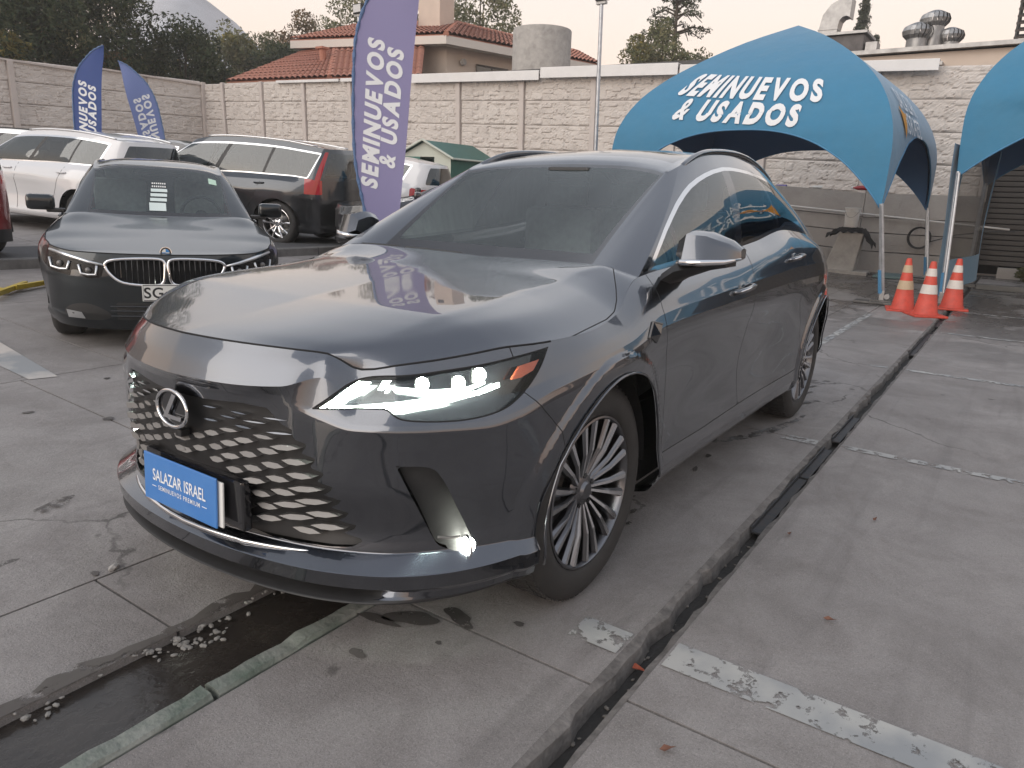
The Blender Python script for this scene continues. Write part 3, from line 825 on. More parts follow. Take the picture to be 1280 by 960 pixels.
# ------------------------------------------------------------------ the big grey crossover
def build_crossover():
    B = Body(X_PLAN, X_O, X_Z, X_COWL, X_TOP, .03, X_BULGE, cell=.014, bonnet=x_bonnet, creases=(3, 4, 5, 10, 11))
    car = empty('crossover_car')
    tag(car, 'large dark grey crossover in front with lit headlights, zigzag grille and blue front plate', 'car')
    lo, bo, gr, rf = B.lower, B.bonnet, B.green, B.roof
    AX, AZ, RX_, RZ = 0.0, .385, .415, .432
    for cx in (0, -2.85):                                       # flared band round each wheel opening
        d = (np.sqrt(((lo.V[:, 0]-cx)/RX_)**2+((lo.V[:, 2]-AZ)/RZ)**2)-1)*.42
        st = np.clip((.066-d)/.016, 0, 1); st = st*st*(3-2*st)
        lo.V[:, 1] += .011*st*(lo.V[:, 1] > .7)
    lo.N = vnormals(lo.V, lo.T); on_ = np.abs(lo.V[:, 1]) < 1e-6; lo.N[on_, 1] = 0
    arch = lambda cx, rx, rz: (lambda V, Q: (np.sqrt(((V[:, 0]-cx)/rx)**2+((V[:, 2]-AZ)/rz)**2)-1)*.42 + np.where(np.abs(V[:, 1]) < .5, 1, 0))
    lo.cut(arch(0, RX_, RZ), 'void', ''); lo.cut(arch(-2.85, RX_, RZ), 'void', '')
    lamp = smooth_poly([(-.278, .789), (.150*-1, .869), (.003, .887), (.168, .909), (.270, .926), (.384, .945), (.354, .890), (.315, .840), (.278, .809), (.237, .788),
                        (.173, .774), (.086, .768), (-.037, .774), (-.078, .797), (-.188, .792)], 4, sharp=(0, 5, 13))
    lo.cut(lambda V, Q: sd_poly(WZ(V), lamp)+.0, 'lampgap', '')
    lo.cut(lambda V, Q: sd_poly(WZ(V), lamp)+.004, 'lamp', 'lampgap')
    fog = smooth_poly([(-.054, .651), (.037, .644), (.077, .600), (.110, .526), (.146, .449), (.172, .400), (.168, .381), (.121, .387), (.088, .395), (.055, .417), (0, .535)], 4, sharp=(0, 5, 6))
    lo.cut(lambda V, Q: sd_poly(WZ(V), fog), 'fog', '')
    # grille opening with a stepped edge where the body spikes reach in
    ge = [(.375, .775), (.398, .742), (.430, .708), (.452, .662), (.472, .622), (.492, .584), (.505, .540), (.518, .500), (.530, .452), (.552, .402)]
    gz = np.array([p[1] for p in ge])[::-1]; gy = np.array([p[0] for p in ge])[::-1]
    saw = []
    k = 0
    for zc in np.arange(.742, .405, -.0385):
        yb = np.interp(zc, gz, gy); tooth = .018+.030*(0.75-zc)/.35
        saw += [(yb-.012, zc), (yb+tooth, zc-.012), (yb+tooth*.9, zc-.020)]
    grille = [(-.02, .772), (.12, .775), (.26, .785), (.345, .782)]+saw+[(.555, .398), (.50, .393), (.30, .390), (-.02, .387)]
    lo.cut(lambda V, Q: np.where(V[:, 0] > .6, sd_poly(YZ(V), grille), 1.0), 'grille', '')
    lo.cut(lambda V, Q: np.maximum(np.abs(Q[:, 1]-2.12)-.80, Q[:, 0]-4.7)*.03, 'lipslot', '')
    lo.cut(lambda V, Q: np.maximum(Q[:, 1]-1.32, Q[:, 0]-8.4)*.03, 'lipblack', '')
    fd = [(-.35, 1.40), (-.464, 1.09), (-.425, 1.0), (-.395, .91), (-.42, .82), (-.455, .74), (-.495, .62), (-.497, .49), (-.47, .405), (-.9, .398), (-1.41, .405), (-1.412, .55), (-1.43, .72), (-1.452, .9), (-1.51, 1.05), (-1.60, 1.2), (-1.65, 1.4)]
    rd = [(-1.65, 1.4), (-1.60, 1.2), (-1.51, 1.05), (-1.452, .9), (-1.43, .72), (-1.412, .55), (-1.41, .405), (-1.9, .405), (-2.36, .42), (-2.385, .55), (-2.345, .70), (-2.27, .83), (-2.34, .95), (-2.41, 1.05), (-2.43, 1.15), (-2.38, 1.25), (-2.35, 1.4)]
    side = lambda V: np.where(V[:, 1] > .6, 0, 1.0)
    for nm, pl in (('fdoor', fd), ('rdoor', rd)):
        lo.cut(lambda V, Q: sd_poly(XZ(V), pl)+side(V)+.0025, nm, '')
    for nm, pl in (('fdoor', fd), ('rdoor', rd)):
        lo.cut(lambda V, Q: sd_poly(XZ(V), pl)+side(V)-.0015, 'gap', '')
    # bumper seam behind the lamp, rear bumper seam
    seam = [(.445, .832), (.40, .775), (.352, .72), (.30, .55), (.30, 0), (2, 0), (2, 2), (.5, 2)]
    lo.cut(lambda V, Q: sd_poly(XZ(V), seam)-.0015, 'gap', '')
    lo.cut(lambda V, Q: sd_poly(XZ(V), seam)+.0015, 'fbumper', ['gap'])
    lo.cut(lambda V, Q: sd_poly(XZ(V), seam)+.0015, 'fbumper', [''])
    fl = lo.lab == 'gap'
    # doors' gap labels wrongly inside nothing else: keep
    lo.cut(lambda V, Q: V[:, 0]+3.05-(.72-V[:, 2])*.4, 'rbumper0', '')
    lo.cut(lambda V, Q: np.maximum(V[:, 2]-.78, -(V[:, 2]-.1)), 'rbumper', 'rbumper0')
    lo.cut(lambda V, Q: np.maximum(np.abs(V[:, 2]-.99+.12*(V[:, 0]+3.9))-.045, V[:, 0]+3.22), 'tail', 'rbumper0')
    lo.cut(lambda V, Q: np.maximum(np.abs(V[:, 2]-.70)-.05, np.abs(V[:, 0]+3.46)-.14), 'reflector', 'rbumper')
    shut = [(1.3, -.2), (1.3, 1.3), (.55, 1.3), (.36, .90), (.157, .884), (-.03, .870), (-.12, .852), (-.19, .822), (-.25, .787), (-.33, .735), (-.40, .692), (-.46, .655), (-.72, .62), (-.9, -.2)]
    bo.cut(lambda V, Q: np.maximum(.972-Q[:, 1], Q[:, 0]-.86), 'cowl', '')
    bo.cut(lambda V, Q: sd_poly(XY(V), shut)-.002, 'gap', '')
    bo.cut(lambda V, Q: sd_poly(XY(V), shut)+.002, 'hood', 'gap')
    # glasshouse
    gr.cut(lambda V, Q: np.maximum.reduce([Q[:, 0]-2.80-.10*Q[:, 1], -.01-Q[:, 1], Q[:, 1]-.985]), 'frit', '')
    gr.cut(lambda V, Q: np.maximum.reduce([Q[:, 0]-2.62-.12*Q[:, 1], .10-Q[:, 1], Q[:, 1]-.95]), 'screen', 'frit')
    ez = lambda x: float(np.interp(-x, -B.edge[B.ic(12):B.ic(20), 0], B.edge[B.ic(12):B.ic(20), 2]))+.002
    bot = [(x, ez(x)) for x in (-.475, -.66, -.9, -1.25, -1.6, -1.9, -2.12)]
    DLO = bot+[(-2.24, 1.222), (-2.30, 1.238), (-2.36, 1.253), (-2.5, 1.253), (-2.66, 1.252), (-2.72, 1.262), (-2.68, 1.33), (-2.58, 1.41), (-2.44, 1.490), (-2.3, 1.512), (-2.184, 1.523), (-2.04, 1.536), (-1.896, 1.541), (-1.78, 1.542), (-1.66, 1.537),
               (-1.497, 1.516), (-1.38, 1.494), (-1.271, 1.469), (-1.16, 1.438), (-1.065, 1.404), (-.95, 1.357), (-.843, 1.306), (-.74, 1.254), (-.632, 1.192), (-.55, 1.142)]
    dlo_glass(gr, car, DLO, [(-1.655, 1.6), (-1.765, 1.6), (-1.535, 1.1), (-1.44, 1.1)], [(-2.12, 1.6), (-2.215, 1.44), (-2.245, 1.1), (-2.215, 1.1), (-2.19, 1.44), (-2.08, 1.6)],
              [(-.815, 1.4), (-.85, 1.4), (-.785, 1.05), (-.75, 1.05)])
    gr.cut(lambda V, Q: np.where(V[:, 0] > -1.6, -1, 1), 'wfront', 'dlo'); gr.lab[gr.lab == 'dlo'] = 'wrear'
    gr.cut(lambda V, Q: np.maximum.reduce([12.7-Q[:, 0], .10-Q[:, 1], Q[:, 1]-.9]), 'rearglass', '')
    rf.cut(lambda V, Q: np.maximum.reduce([Q[:, 0]-.80, .06-Q[:, 1], Q[:, 1]-.62]), 'sunroof', '')
    both = lambda p: [p, p.mirrored()]
    lo2, bo2, gr2, rf2 = both(lo), both(bo), both(gr), both(rf)
    part('front_bumper', lo2, 'fbumper', M_GREY, car)
    part('body_side', lo2+bo2, ['', 'rbumper0'], M_GREY, car)
    part('rear_bumper', lo2, 'rbumper', M_GREY, car)
    part('hood', bo2, 'hood', M_GREY, car); part('cowl_strip', bo2, 'cowl', M_BLACK, car)
    for p in lo2:
        part('front_door', [p], 'fdoor', M_GREY, car); part('rear_door', [p], 'rdoor', M_GREY, car)
    for p, q_ in zip(lo2, bo2): part('panel_gap', [p, q_], ['gap', 'lampgap'], M_GAP, car)
    part('lower_lip', lo2, 'lipblack', M_BLACK, car)
    part('lip_slot', lo2, 'lipslot', M_BLACK, car)
    for p in lo2: part('tail_light', [p], 'tail', M_RED, car); part('reflector', [p], 'reflector', M_RED, car)
    part('cabin_frame', gr2, '', M_GREY, car)
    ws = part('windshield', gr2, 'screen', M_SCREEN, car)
    part('black_border', gr2, 'frit', M_BLACKG, ws)
    for p in gr2:
        f = part('front_window', [p], 'wfront', M_SIDEG, car); r = part('rear_window', [p], 'wrear', M_DARKG, car)
        part('window_trim', [p], 'chrome_dlo', M_CHROME, car); [part('window_pillar', [p], k_, M_BLACKG, car) for k_ in ('bpillar', 'cpillar', 'sail')]
    part('tailgate_glass', gr2, 'rearglass', M_DARKG, car)
    part('roof', rf2, '', M_GREY, car); part('sunroof', rf2, 'sunroof', M_BLACKG, car)
    # nose shut line and the dark seam over the lamps
    for s in (1, -1):
        bm = bmesh.new(); e = B.edge[:B.ic(9.2):3].copy(); e[:, 1] *= s; e[:, 2] -= .001
        tube(bm, e, .0032, seg=6); bobj('shut_line', bm, M_GAP, car)
    # recessed grille with fins
    for p in lo2:
        V, T, N = p.take('grille')
        if len(V):
            V = V.copy(); V[:, 0] -= .018
            obj('grille_panel', V, T, M_BLACK, car, smooth=True)
        V, T, N = p.take('fog')
        if len(V): V = V-N*.03; obj('air_intake', V, T, M_BLACK, car, smooth=True)
    cols = [(0.0, 0.0, 0), (.052, .052, 1), (.083, .090, 0), (.145, .152, 1), (.210, .226, 0), (.270, .325, 1), (.345, .425, 0)]
    cols = [(.020, .022, 1), (.083, .090, 0), (.145, .152, 1), (.210, .226, 0), (.268, .325, 1), (.335, .428, 0), (.405, .50, 1)]
    fin = None
    for s in (1, -1):
        for ci, (ya, yb, ph) in enumerate(cols):
            for k in range(10):
                zc = .754-.0385*k-(.018 if ph == 0 else 0)
                t = (.66-zc)/.25; y = ya+(yb-ya)*t
                lim = np.interp(zc, gz, gy)
                if y > lim-.006 or zc < .41: continue
                if abs(y) < .10 and zc > .665: continue                       # emblem
                if abs(y) < .185 and zc < .585: continue                      # plate
                w = .050 if ci < 3 else (.058 if ci < 5 else .066)
                w *= 0.86+.22*t
                fade = np.clip((.735-zc)/.06, .25, 1)
                P = surf_yz(B, y, zc)
                P2 = surf_yz(B, y+.02, zc); sl = (P2[0]-P[0])/.02
                b = bmesh.new(); hx, hz = .016*fade, .0068*fade
                pts = [(-w*1.08, 0), (-w*.40, hz*.85), (w*.40, hz*.85), (w*1.08, 0), (w*.35, -hz), (-w*.35, -hz)]
                back = [b.verts.new((P[0]-.034+sl*p[0]*.6, P[1]+p[0]*.6, zc+p[1]*.5)) for p in pts]
                front = [b.verts.new((P[0]+.001-p[1]*.75+sl*p[0]*.62, P[1]+p[0]*.62, zc+p[1])) for p in pts]
                for i in range(6): b.faces.new((back[i], back[(i+1) % 6], front[(i+1) % 6], front[i]))
                b.faces.new(front)
                f_ = bobj('grille_fin', b, M_SATIN if zc < .70 else M_GREY, car)
                if s < 0:
                    for v in f_.data.vertices: v.co.y *= -1
                    f_.data.flip_normals()
    # bright strip along the foot of the grille
    bm = bmesh.new(); pts = []
    for y in np.linspace(-.50, .50, 41):
        P = surf_yz(B, abs(y), .385); pts.append((P[0]+.030-.03*(abs(y)/.5)**4, y, .372+.004*(abs(y)/.5)**2))
    w_ = [.0025+.0055*(1-(abs(p[1])/.50)**3) for p in pts]
    tube(bm, pts, w_, seg=8); bobj('chrome_strip', bm, M_CHROME, car, smooth=True)
    emblem_L(car, .972, .006, .731, math.radians(-2), w=.152, h=.108)
    bm = bmesh.new(); box(bm, (.952, .01, .655), (.03, .03, .022), bevel=.004); bobj('camera_pod', bm, M_BLACK, car)
    # number plate carrier, white plate and the blue dealer board over it
    bm = bmesh.new(); box(bm, (.932, .03, .485), (.03, .49, .15), bevel=.008); bobj('plate_carrier', bm, M_BLACKG, car)
    pl = empty('front_plate', (.972, .022, .487), parent=car); pl.rotation_euler = (0, math.radians(-3), 0)
    bm = bmesh.new(); box(bm, (-.004, .006, -.004), (.006, .376, .135), bevel=.002); bobj('white_plate', bm, M_WHITEP, pl)
    M_BLUE = mat('board_blue', (0.045, 0.19, 0.52), rough=0.35, noise=(9, .55, 4, (0.09, 0.24, 0.55)), coat=.3)
    bm = bmesh.new(); box(bm, (.006, -.008, .0), (.006, .372, .150), bevel=.003); bobj('dealer_board', bm, M_BLUE, pl)
    M_LET = mat('white_print', (0.8, 0.82, 0.84), rough=0.5)
    for body, size, zz, sh, sp, bd in (('SALAZAR ISRAEL', .052, .012, .0, 1.02, .0006), ('SEMINUEVOS PREMIUM', .020, -.025, 0, 1.25, .0002)):
        V, F = text_mesh(body, size=size, shear=sh, bold=bd, space=sp)
        wd = V[:, 0].max()-V[:, 0].min(); V[:, 0] *= (.272 if size > .03 else .215)/wd
        W = np.c_[np.full(len(V), .0100), V[:, 0]-.008+.0, V[:, 1]+zz]
        obj('lettering', W, F, M_LET, pl)
    bm = bmesh.new()
    for yy in (-.138, .122): box(bm, (.0099, yy, -.025), (.0012, .022, .0018))
    bobj('print_dash', bm, M_LET, pl)
    # headlamps
    for p, s in ((lo2[0], 1), (lo2[1], -1)):
        hl = empty('headlight', (0, 0, 0), parent=car)
        V, T, N = p.take('lamp')
        obj('lens', V, T, M_LENS, hl, smooth=True, normals=N)
        obj('housing', V-N*.040, T, M_BLACKG, hl, smooth=True, normals=N)
        def onlamp(x, y, z, d):
            L = V if s > 0 else V*np.array([1, -1, 1])
            i = np.argmin(((L-np.array([x, y, z]))**2).sum(1)); return V[i]-N[i]*d
        def strip(name, A, Bq, mtl, d0=.010, d1=.018):
            b = bmesh.new(); n = len(A)
            fa = [b.verts.new(onlamp(*a, d0)) for a in A]; fb = [b.verts.new(onlamp(*q_, d0)) for q_ in Bq]
            ba = [b.verts.new(onlamp(*a, d1)) for a in A]; bb = [b.verts.new(onlamp(*q_, d1)) for q_ in Bq]
            for i in range(n-1):
                b.faces.new((fa[i], fa[i+1], fb[i+1], fb[i])); b.faces.new((ba[i], fa[i], fb[i], bb[i])) if i == 0 else None
                b.faces.new((fa[i], ba[i], ba[i+1], fa[i+1])); b.faces.new((fb[i], fb[i+1], bb[i+1], bb[i]))
            bobj(name, b, mtl, hl)
        f0 = 0 if s > 0 else 2
        strip('daytime_light', [(.843, .479, .793), (.781, .544, .800), (.709, .652, .816), (.614, .738, .828), (.547, .795, .841), (.491, .828, .857)][f0:],
              [(.845, .479, .791), (.785, .548, .792), (.716, .657, .804), (.619, .743, .817), (.550, .798, .831), (.497, .827, .851)][f0:], M_LED)
        strip('daytime_light', [(.843, .479, .793), (.812, .501, .815), (.780, .52, .840), (.750, .540, .862)][f0:], [(.820, .505, .796), (.792, .525, .806), (.765, .545, .832), (.738, .565, .862)][f0:], M_LED)
        strip('accent_light', [(.729, .594, .846), (.717, .597, .866)], [(.722, .602, .846), (.708, .608, .866)], M_LED)
        for (x, y, z) in ((.652, .686, .858), (.587, .747, .864), (.528, .789, .884)):
            c = onlamp(x, y, z, .022)
            b = bmesh.new(); bmesh.ops.create_uvsphere(b, u_segments=12, v_segments=8, radius=.019, matrix=Matrix.Translation(Vector(c)))
            bobj('projector', b, M_LEDHOT, hl, smooth=True)
            b = bmesh.new(); c2 = onlamp(x, y, z, .034)
            bmesh.ops.create_cube(b, size=.036, matrix=Matrix.Translation(Vector(c2)) @ Matrix.Rotation(s*.7, 4, 'Z'))
            bobj('projector_frame', b, M_SATIN, hl)
        strip('reflector_bar', [(.70, .61, .845), (.64, .70, .842), (.57, .765, .85), (.52, .80, .868)], [(.70, .62, .832), (.64, .71, .829), (.575, .77, .838), (.522, .805, .858)], M_LEDDIM, .018, .032)
        strip('turn_signal', [(.463, .843, .868), (.438, .845, .897), (.372, .876, .918)], [(.463, .845, .860), (.44, .858, .868), (.399, .875, .886)], M_AMBER, .008, .02)
        b = bmesh.new()
        c = np.array([.604, s*.806, .398])
        bmesh.ops.create_uvsphere(b, u_segments=14, v_segments=10, radius=.024, matrix=Matrix.Translation(Vector((c[0]-.010, c[1]-s*.008, c[2]))))
        fg = bobj('fog_lamp', b, M_FOG, car, smooth=True)
        b = bmesh.new(); tube(b, [(.598+.03*math.cos(t)*.5, s*(.802+.03*math.cos(t)*.9), .398+.03*math.sin(t)) for t in np.linspace(0, 2*math.pi, 21)[:-1]], .004, seg=6, closed=True)
        bobj('fog_bezel', b, M_CHROME, fg, smooth=True)
        b = bmesh.new(); tube(b, [(.66, s*.745, .432), (.64, s*.765, .428), (.615, s*.79, .43)], .004, seg=6); bobj('intake_fin', b, M_SATIN, car)
    # arch lips
    for s in (1, -1):
        for cx in (0, -2.85):
            bm = bmesh.new(); pts = []
            for t in np.linspace(-.18 if cx == 0 else -.12, math.pi+.12, 44):
                x = cx+RX_*1.0*math.cos(t); z = AZ+RZ*1.0*math.sin(t)
                pts.append((x, s*(surf_xz(B, x, z)+.008), z))
            tube(bm, pts, .0045, seg=6); bobj('arch_lip', bm, M_GREY, car, smooth=True)
    wheel_liner(car, 0, AZ, .440, .50, .86); wheel_liner(car, -2.85, AZ, .440, .50, .86)
    bm = bmesh.new(); box(bm, (-1.42, 0, .33), (1.9, 1.66, .12)); box(bm, (-1.45, 0, .36), (4.4, 1.0, .16))
    bobj('underbody', bm, M_VOID, car)
    bm = bmesh.new(); box(bm, (.30, 0, .60), (.75, .98, .42)); bobj('inner_bulkhead', bm, M_VOID, car)
    bm = bmesh.new(); box(bm, (-3.2, 0, .7), (.9, .9, .5)); bobj('inner_bulkhead', bm, M_VOID, car)
    for x in (0, -2.85):
        for s in (1, -1): wheel(car, x, s*(.885-.1175), s)
    # door mirrors
    for s in (1, -1):
        mr = empty('door_mirror', (0, 0, 0), parent=car)
        def ring(y, pts): return [(p[0], s*y, p[1]) for p in pts]
        secs = [(.865, [(-.575, 1.165), (-.595, 1.215), (-.68, 1.232), (-.74, 1.215), (-.74, 1.16), (-.66, 1.148)]),
                (.90, [(-.545, 1.150), (-.575, 1.243), (-.68, 1.258), (-.75, 1.240), (-.75, 1.150), (-.65, 1.140)]),
                (.97, [(-.560, 1.147), (-.595, 1.240), (-.69, 1.252), (-.76, 1.235), (-.76, 1.148), (-.66, 1.139)]),
                (1.04, [(-.61, 1.150), (-.64, 1.212), (-.71, 1.224), (-.77, 1.210), (-.77, 1.152), (-.69, 1.145)]),
                (1.075, [(-.68, 1.158), (-.69, 1.188), (-.72, 1.196), (-.755, 1.190), (-.755, 1.160), (-.72, 1.154)])]
        bm = bmesh.new(); R = []
        for y, pts in secs:
            P = smooth_poly(pts, 4, sharp=(0, 1, 3, 4)); R.append([bm.verts.new(v) for v in ring(y, P)])
        for i in range(len(R)-1):
            n = len(R[i])
            for k in range(n): bm.faces.new((R[i][k], R[i][(k+1) % n], R[i+1][(k+1) % n], R[i+1][k]))
        bm.faces.new(R[0]); bm.faces.new(R[-1])
        bobj('mirror_shell', bm, M_GREY, mr, smooth=True, angle=38)
        bm = bmesh.new(); tube(bm, [(-.60, s*.868, 1.135), (-.552, s*.90, 1.140), (-.562, s*.97, 1.143), (-.612, s*1.04, 1.148), (-.69, s*1.078, 1.158)], [.010, .013, .013, .010, .005], seg=8)
        bobj('chrome_band', bm, M_CHROME, mr, smooth=True)
        bm = bmesh.new(); R = []
        for (y, x0, x1, z0, z1) in ((.82, -.53, -.68, 1.03, 1.09), (.87, -.555, -.72, 1.07, 1.135), (.95, -.575, -.75, 1.105, 1.142), (1.04, -.63, -.76, 1.125, 1.148)):
            R.append([bm.verts.new((x0, s*y, (z0+z1)/2)), bm.verts.new((x0-.03, s*y, z1)), bm.verts.new((x1, s*y, z1)), bm.verts.new((x1, s*y, z0)), bm.verts.new((x0-.04, s*y, z0))])
        for i in range(3):
            for k in range(5): bm.faces.new((R[i][k], R[i][(k+1) % 5], R[i+1][(k+1) % 5], R[i+1][k]))
        bm.faces.new(R[0]); bm.faces.new(R[-1]); bobj('mirror_arm', bm, M_BLACK, mr, smooth=True, angle=40)
        # door handles
        for (x, z) in ((-1.29, .982), (-2.22, 1.082)):
            y = surf_xz(B, x, z)
            hd = empty('door_handle', (x, s*y, z), parent=car)
            bm = bmesh.new(); tube(bm, [(.115, s*-.004, -.010), (.10, s*.018, -.006), (0, s*.026, 0), (-.10, s*.024, .008), (-.125, s*.0, .010)], [.010, .012, .0125, .012, .009], seg=8)
            bobj('grip', bm, M_GREY, hd, smooth=True)
            bm = bmesh.new(); tube(bm, [(.10, s*.029, -.002), (0, s*.0375, .006), (-.10, s*.034, .013)], .0035, seg=6); bobj('bright_edge', bm, M_CHROME, hd, smooth=True)
            bm = bmesh.new(); bmesh.ops.create_uvsphere(bm, u_segments=16, v_segments=10, radius=1, matrix=Matrix.Translation((0, s*-.006, -.012)) @ Matrix.Diagonal((.07, .012, .036, 1)))
            bobj('handle_cup', bm, M_BLACKG, hd, smooth=True)
        # fender vent
        bm = bmesh.new(); y = surf_xz(B, -.29, .91)
        prism(bm, [(-.235, .905), (-.30, .945), (-.36, .930), (-.33, .90), (-.29, .873)], lambda p: (p[0], s*(surf_xz(B, p[0], p[1])-.004), p[1]), lambda p: (p[0], s*(surf_xz(B, p[0], p[1])+.004), p[1]))
        bobj('fender_vent', bm, M_BLACKG, car)
        bm = bmesh.new(); tube(bm, [(-.225, s*(surf_xz(B, -.23, .9)+.002), .900), (-.295, s*(surf_xz(B, -.3, .945)+.003), .947), (-.36, s*(surf_xz(B, -.36, .93)+.003), .932)], .004, seg=6); bobj('vent_trim', bm, M_SATIN, car)
        # roof rails
        rp = np.array([(-1.22, .583, 1.510), (-1.40, .578, 1.572), (-1.62, .572, 1.608), (-1.95, .567, 1.624), (-2.25, .565, 1.610), (-2.50, .562, 1.568), (-2.70, .558, 1.515), (-2.86, .555, 1.455)])
        q_ = cspline(np.arange(8), rp, np.linspace(0, 7, 36)); q_[:, 1] *= s
        bm = bmesh.new(); tube(bm, q_, [.006]+[.014]*34+[.006], seg=8); bobj('roof_rail', bm, M_GREY, car, smooth=True)
        # rocker highlight crease
        bm = bmesh.new()
        # wipers
    for (a, b_, c) in (((-.50, -.45, 1.106), (-.575, -.12, 1.096), (-.595, .10, 1.094)), ((-.42, -.66, 1.112), (-.47, -.58, 1.112), (-.53, -.46, 1.108))):
        bm = bmesh.new(); tube(bm, [a, b_, c], [.010, .008, .006], seg=6); bobj('wiper', bm, M_BLACK, car)
    interior(car, -.95, 1.06, -1.62, -2.55, .72, .62)
    bm = bmesh.new(); box(bm, (-1.22, 0, 1.475), (.05, .24, .075), bevel=.015); bobj('rearview_mirror', bm, M_BLACK, car)
    bm = bmesh.new(); prism(bm, [(-.12, 0), (.12, 0), (.07, -.08), (-.07, -.08)], lambda p: (-1.17+p[1]*-.9*-1, p[0], 1.475+p[1]*.62), lambda p: (-1.20+p[1]*-.9*-1, p[0], 1.465+p[1]*.62)); bobj('sensor_cover', bm, M_SATIN, car)
    bm = bmesh.new(); box(bm, (-2.0, 0, 1.545), (.9, .9, .012)); bobj('headlining', bm, M_TRIM, car)
    return car, B
# ------------------------------------------------------------------ the lot's ground height (the lot rises gently to the far left)
def gz_(x, y):
    t = max(0.0, -y-1.0)
    h = .036*min(t, 4)+.054*max(0, t-4)
    h += .012*max(0, -x-2)*min(1, t/5)
    return h

# ------------------------------------------------------------------ other parked cars: same way of building, other numbers
def car_numbers(lf=.9, wb=2.85, lr=.95, half=.93, zb=.21, z_nose=.86, z_cowl=1.06, z_belt=1.13, z_tail=1.05, roof=1.64, tail='suv', nose_flat=.55, cowl_x=-.50, top_front=-1.25):
    P = []
    for x, y in X_PLAN:
        if x > 0: x = x*lf/.975
        elif x > -2.85: x = x*wb/2.85
        else: x = -wb-(-x-2.85)*lr/1.06
        P.append((x, y*half/.952))
    Z0 = np.array(X_Z); O = np.array(X_O).copy(); n = 24; L = len(Z0)
    topz = row(n, (0, z_nose), (5, z_nose+.005), (9, z_nose+.05), (11, z_cowl-.07), (12, z_cowl), (16, z_belt), (18, z_belt), (20, z_tail), (23, z_tail))
    bot = row(n, (0, zb), (9, zb+.02), (19, zb+.03), (23, zb+.1))
    fr = (Z0-Z0[0])/(Z0[-1]-Z0[0])
    Z = bot+fr*(topz-bot)
    k = nose_flat
    # plainer nose: soft roundness instead of the sharp overhang
    f = np.linspace(0, 1, L)
    soft = .10*np.clip(.25-fr, 0, 1)**1.5*4+.16*np.clip(fr-.55, 0, 1)**1.8
    w = row(n, (0, 1), (7, 1), (10, 0), (23, 0))
    O = O*(1-w*k)+soft*w*k
    if tail == 'suv':
        w = row(n, (0, 0), (18, 0), (20, 1), (23, 1)); O = O*(1-w)+w*(.03+.05*np.clip(fr-.6, 0, 1))
    cx = cowl_x
    cowl = [(cx-.16, 0, z_cowl-.005), (cx-.13, .3, z_cowl+.0), (cx-.05, .55, z_cowl+.015), (cx+.025, (half-.143)*.955, z_cowl+.010), (P[12][0], half-.143, z_cowl)]
    tf = top_front; h = roof; s = half/.952
    hw = .58*s
    if tail == 'suv':
        R = -wb-lr
        top = [(tf-.06, 0, h-.07), (tf-.04, .28, h-.075), (tf, .48*s, h-.09), (tf+.03, hw-.01, h-.11),
               (tf-.05, hw+.01, h-.09), (tf-.25, hw+.01, h-.05), (tf-.55, hw+.005, h-.025), (tf-.9, hw, h-.015), (tf-1.3, hw, h-.02), (-wb-.02, hw-.01, h-.04),
               (-wb-.35, hw-.02, h-.075), (R+.36, hw-.04, h-.11), (R+.27, .46*s, h-.115), (R+.22, .33*s, h-.11), (R+.20, .18, h-.108), (R+.20, 0, h-.107)]
        bul = [.03, .03, .025, .012, .015, .03, .03, .03, .03, .02, .015, .015, .02, .03, .03, .03]
    else:
        top = [(tf-.10, 0, h-.03), (tf-.08, .28, h-.035), (tf-.03, .46*s, h-.05), (tf+.02, .575*s, h-.08),
               (tf-.05, .60*s, h-.065), (tf-.25, .60*s, h-.03), (tf-.5, .585*s, h-.005), (tf-.75, .54*s, h), (tf-1.05, .54*s, h-.02), (-wb+.30, .53*s, h-.07),
               (-wb+.05, .53*s, h-.13), (-wb-.12, .52*s, h-.18), (-wb-.16, .45*s, h-.18), (-wb-.19, .33, h-.17), (-wb-.2, .18, h-.165), (-wb-.2, 0, h-.165)]
        bul = [.03, .03, .025, .012, .015, .03, .03, .03, .03, .02, .015, .01, .0, .0, .0, .0]
    return dict(plan=P, off=O, z=Z, cowl=cowl, top=top, bulge=bul)

car_patches = {}
def place_car(car, x, y, heading, wb):
    """stand a car (front axle at its origin) on the sloping lot"""
    h = math.radians(heading); c, s = math.cos(h), math.sin(h)
    zf = gz_(x, y); zr = gz_(x-c*wb, y-s*wb)
    dl = gz_(x-s*.8, y+c*.8)-gz_(x+s*.8, y-c*.8)
    car.location = (x, y, zf)
    car.rotation_euler = (math.atan2(dl, 1.6), math.atan2(zr-zf, wb), h)

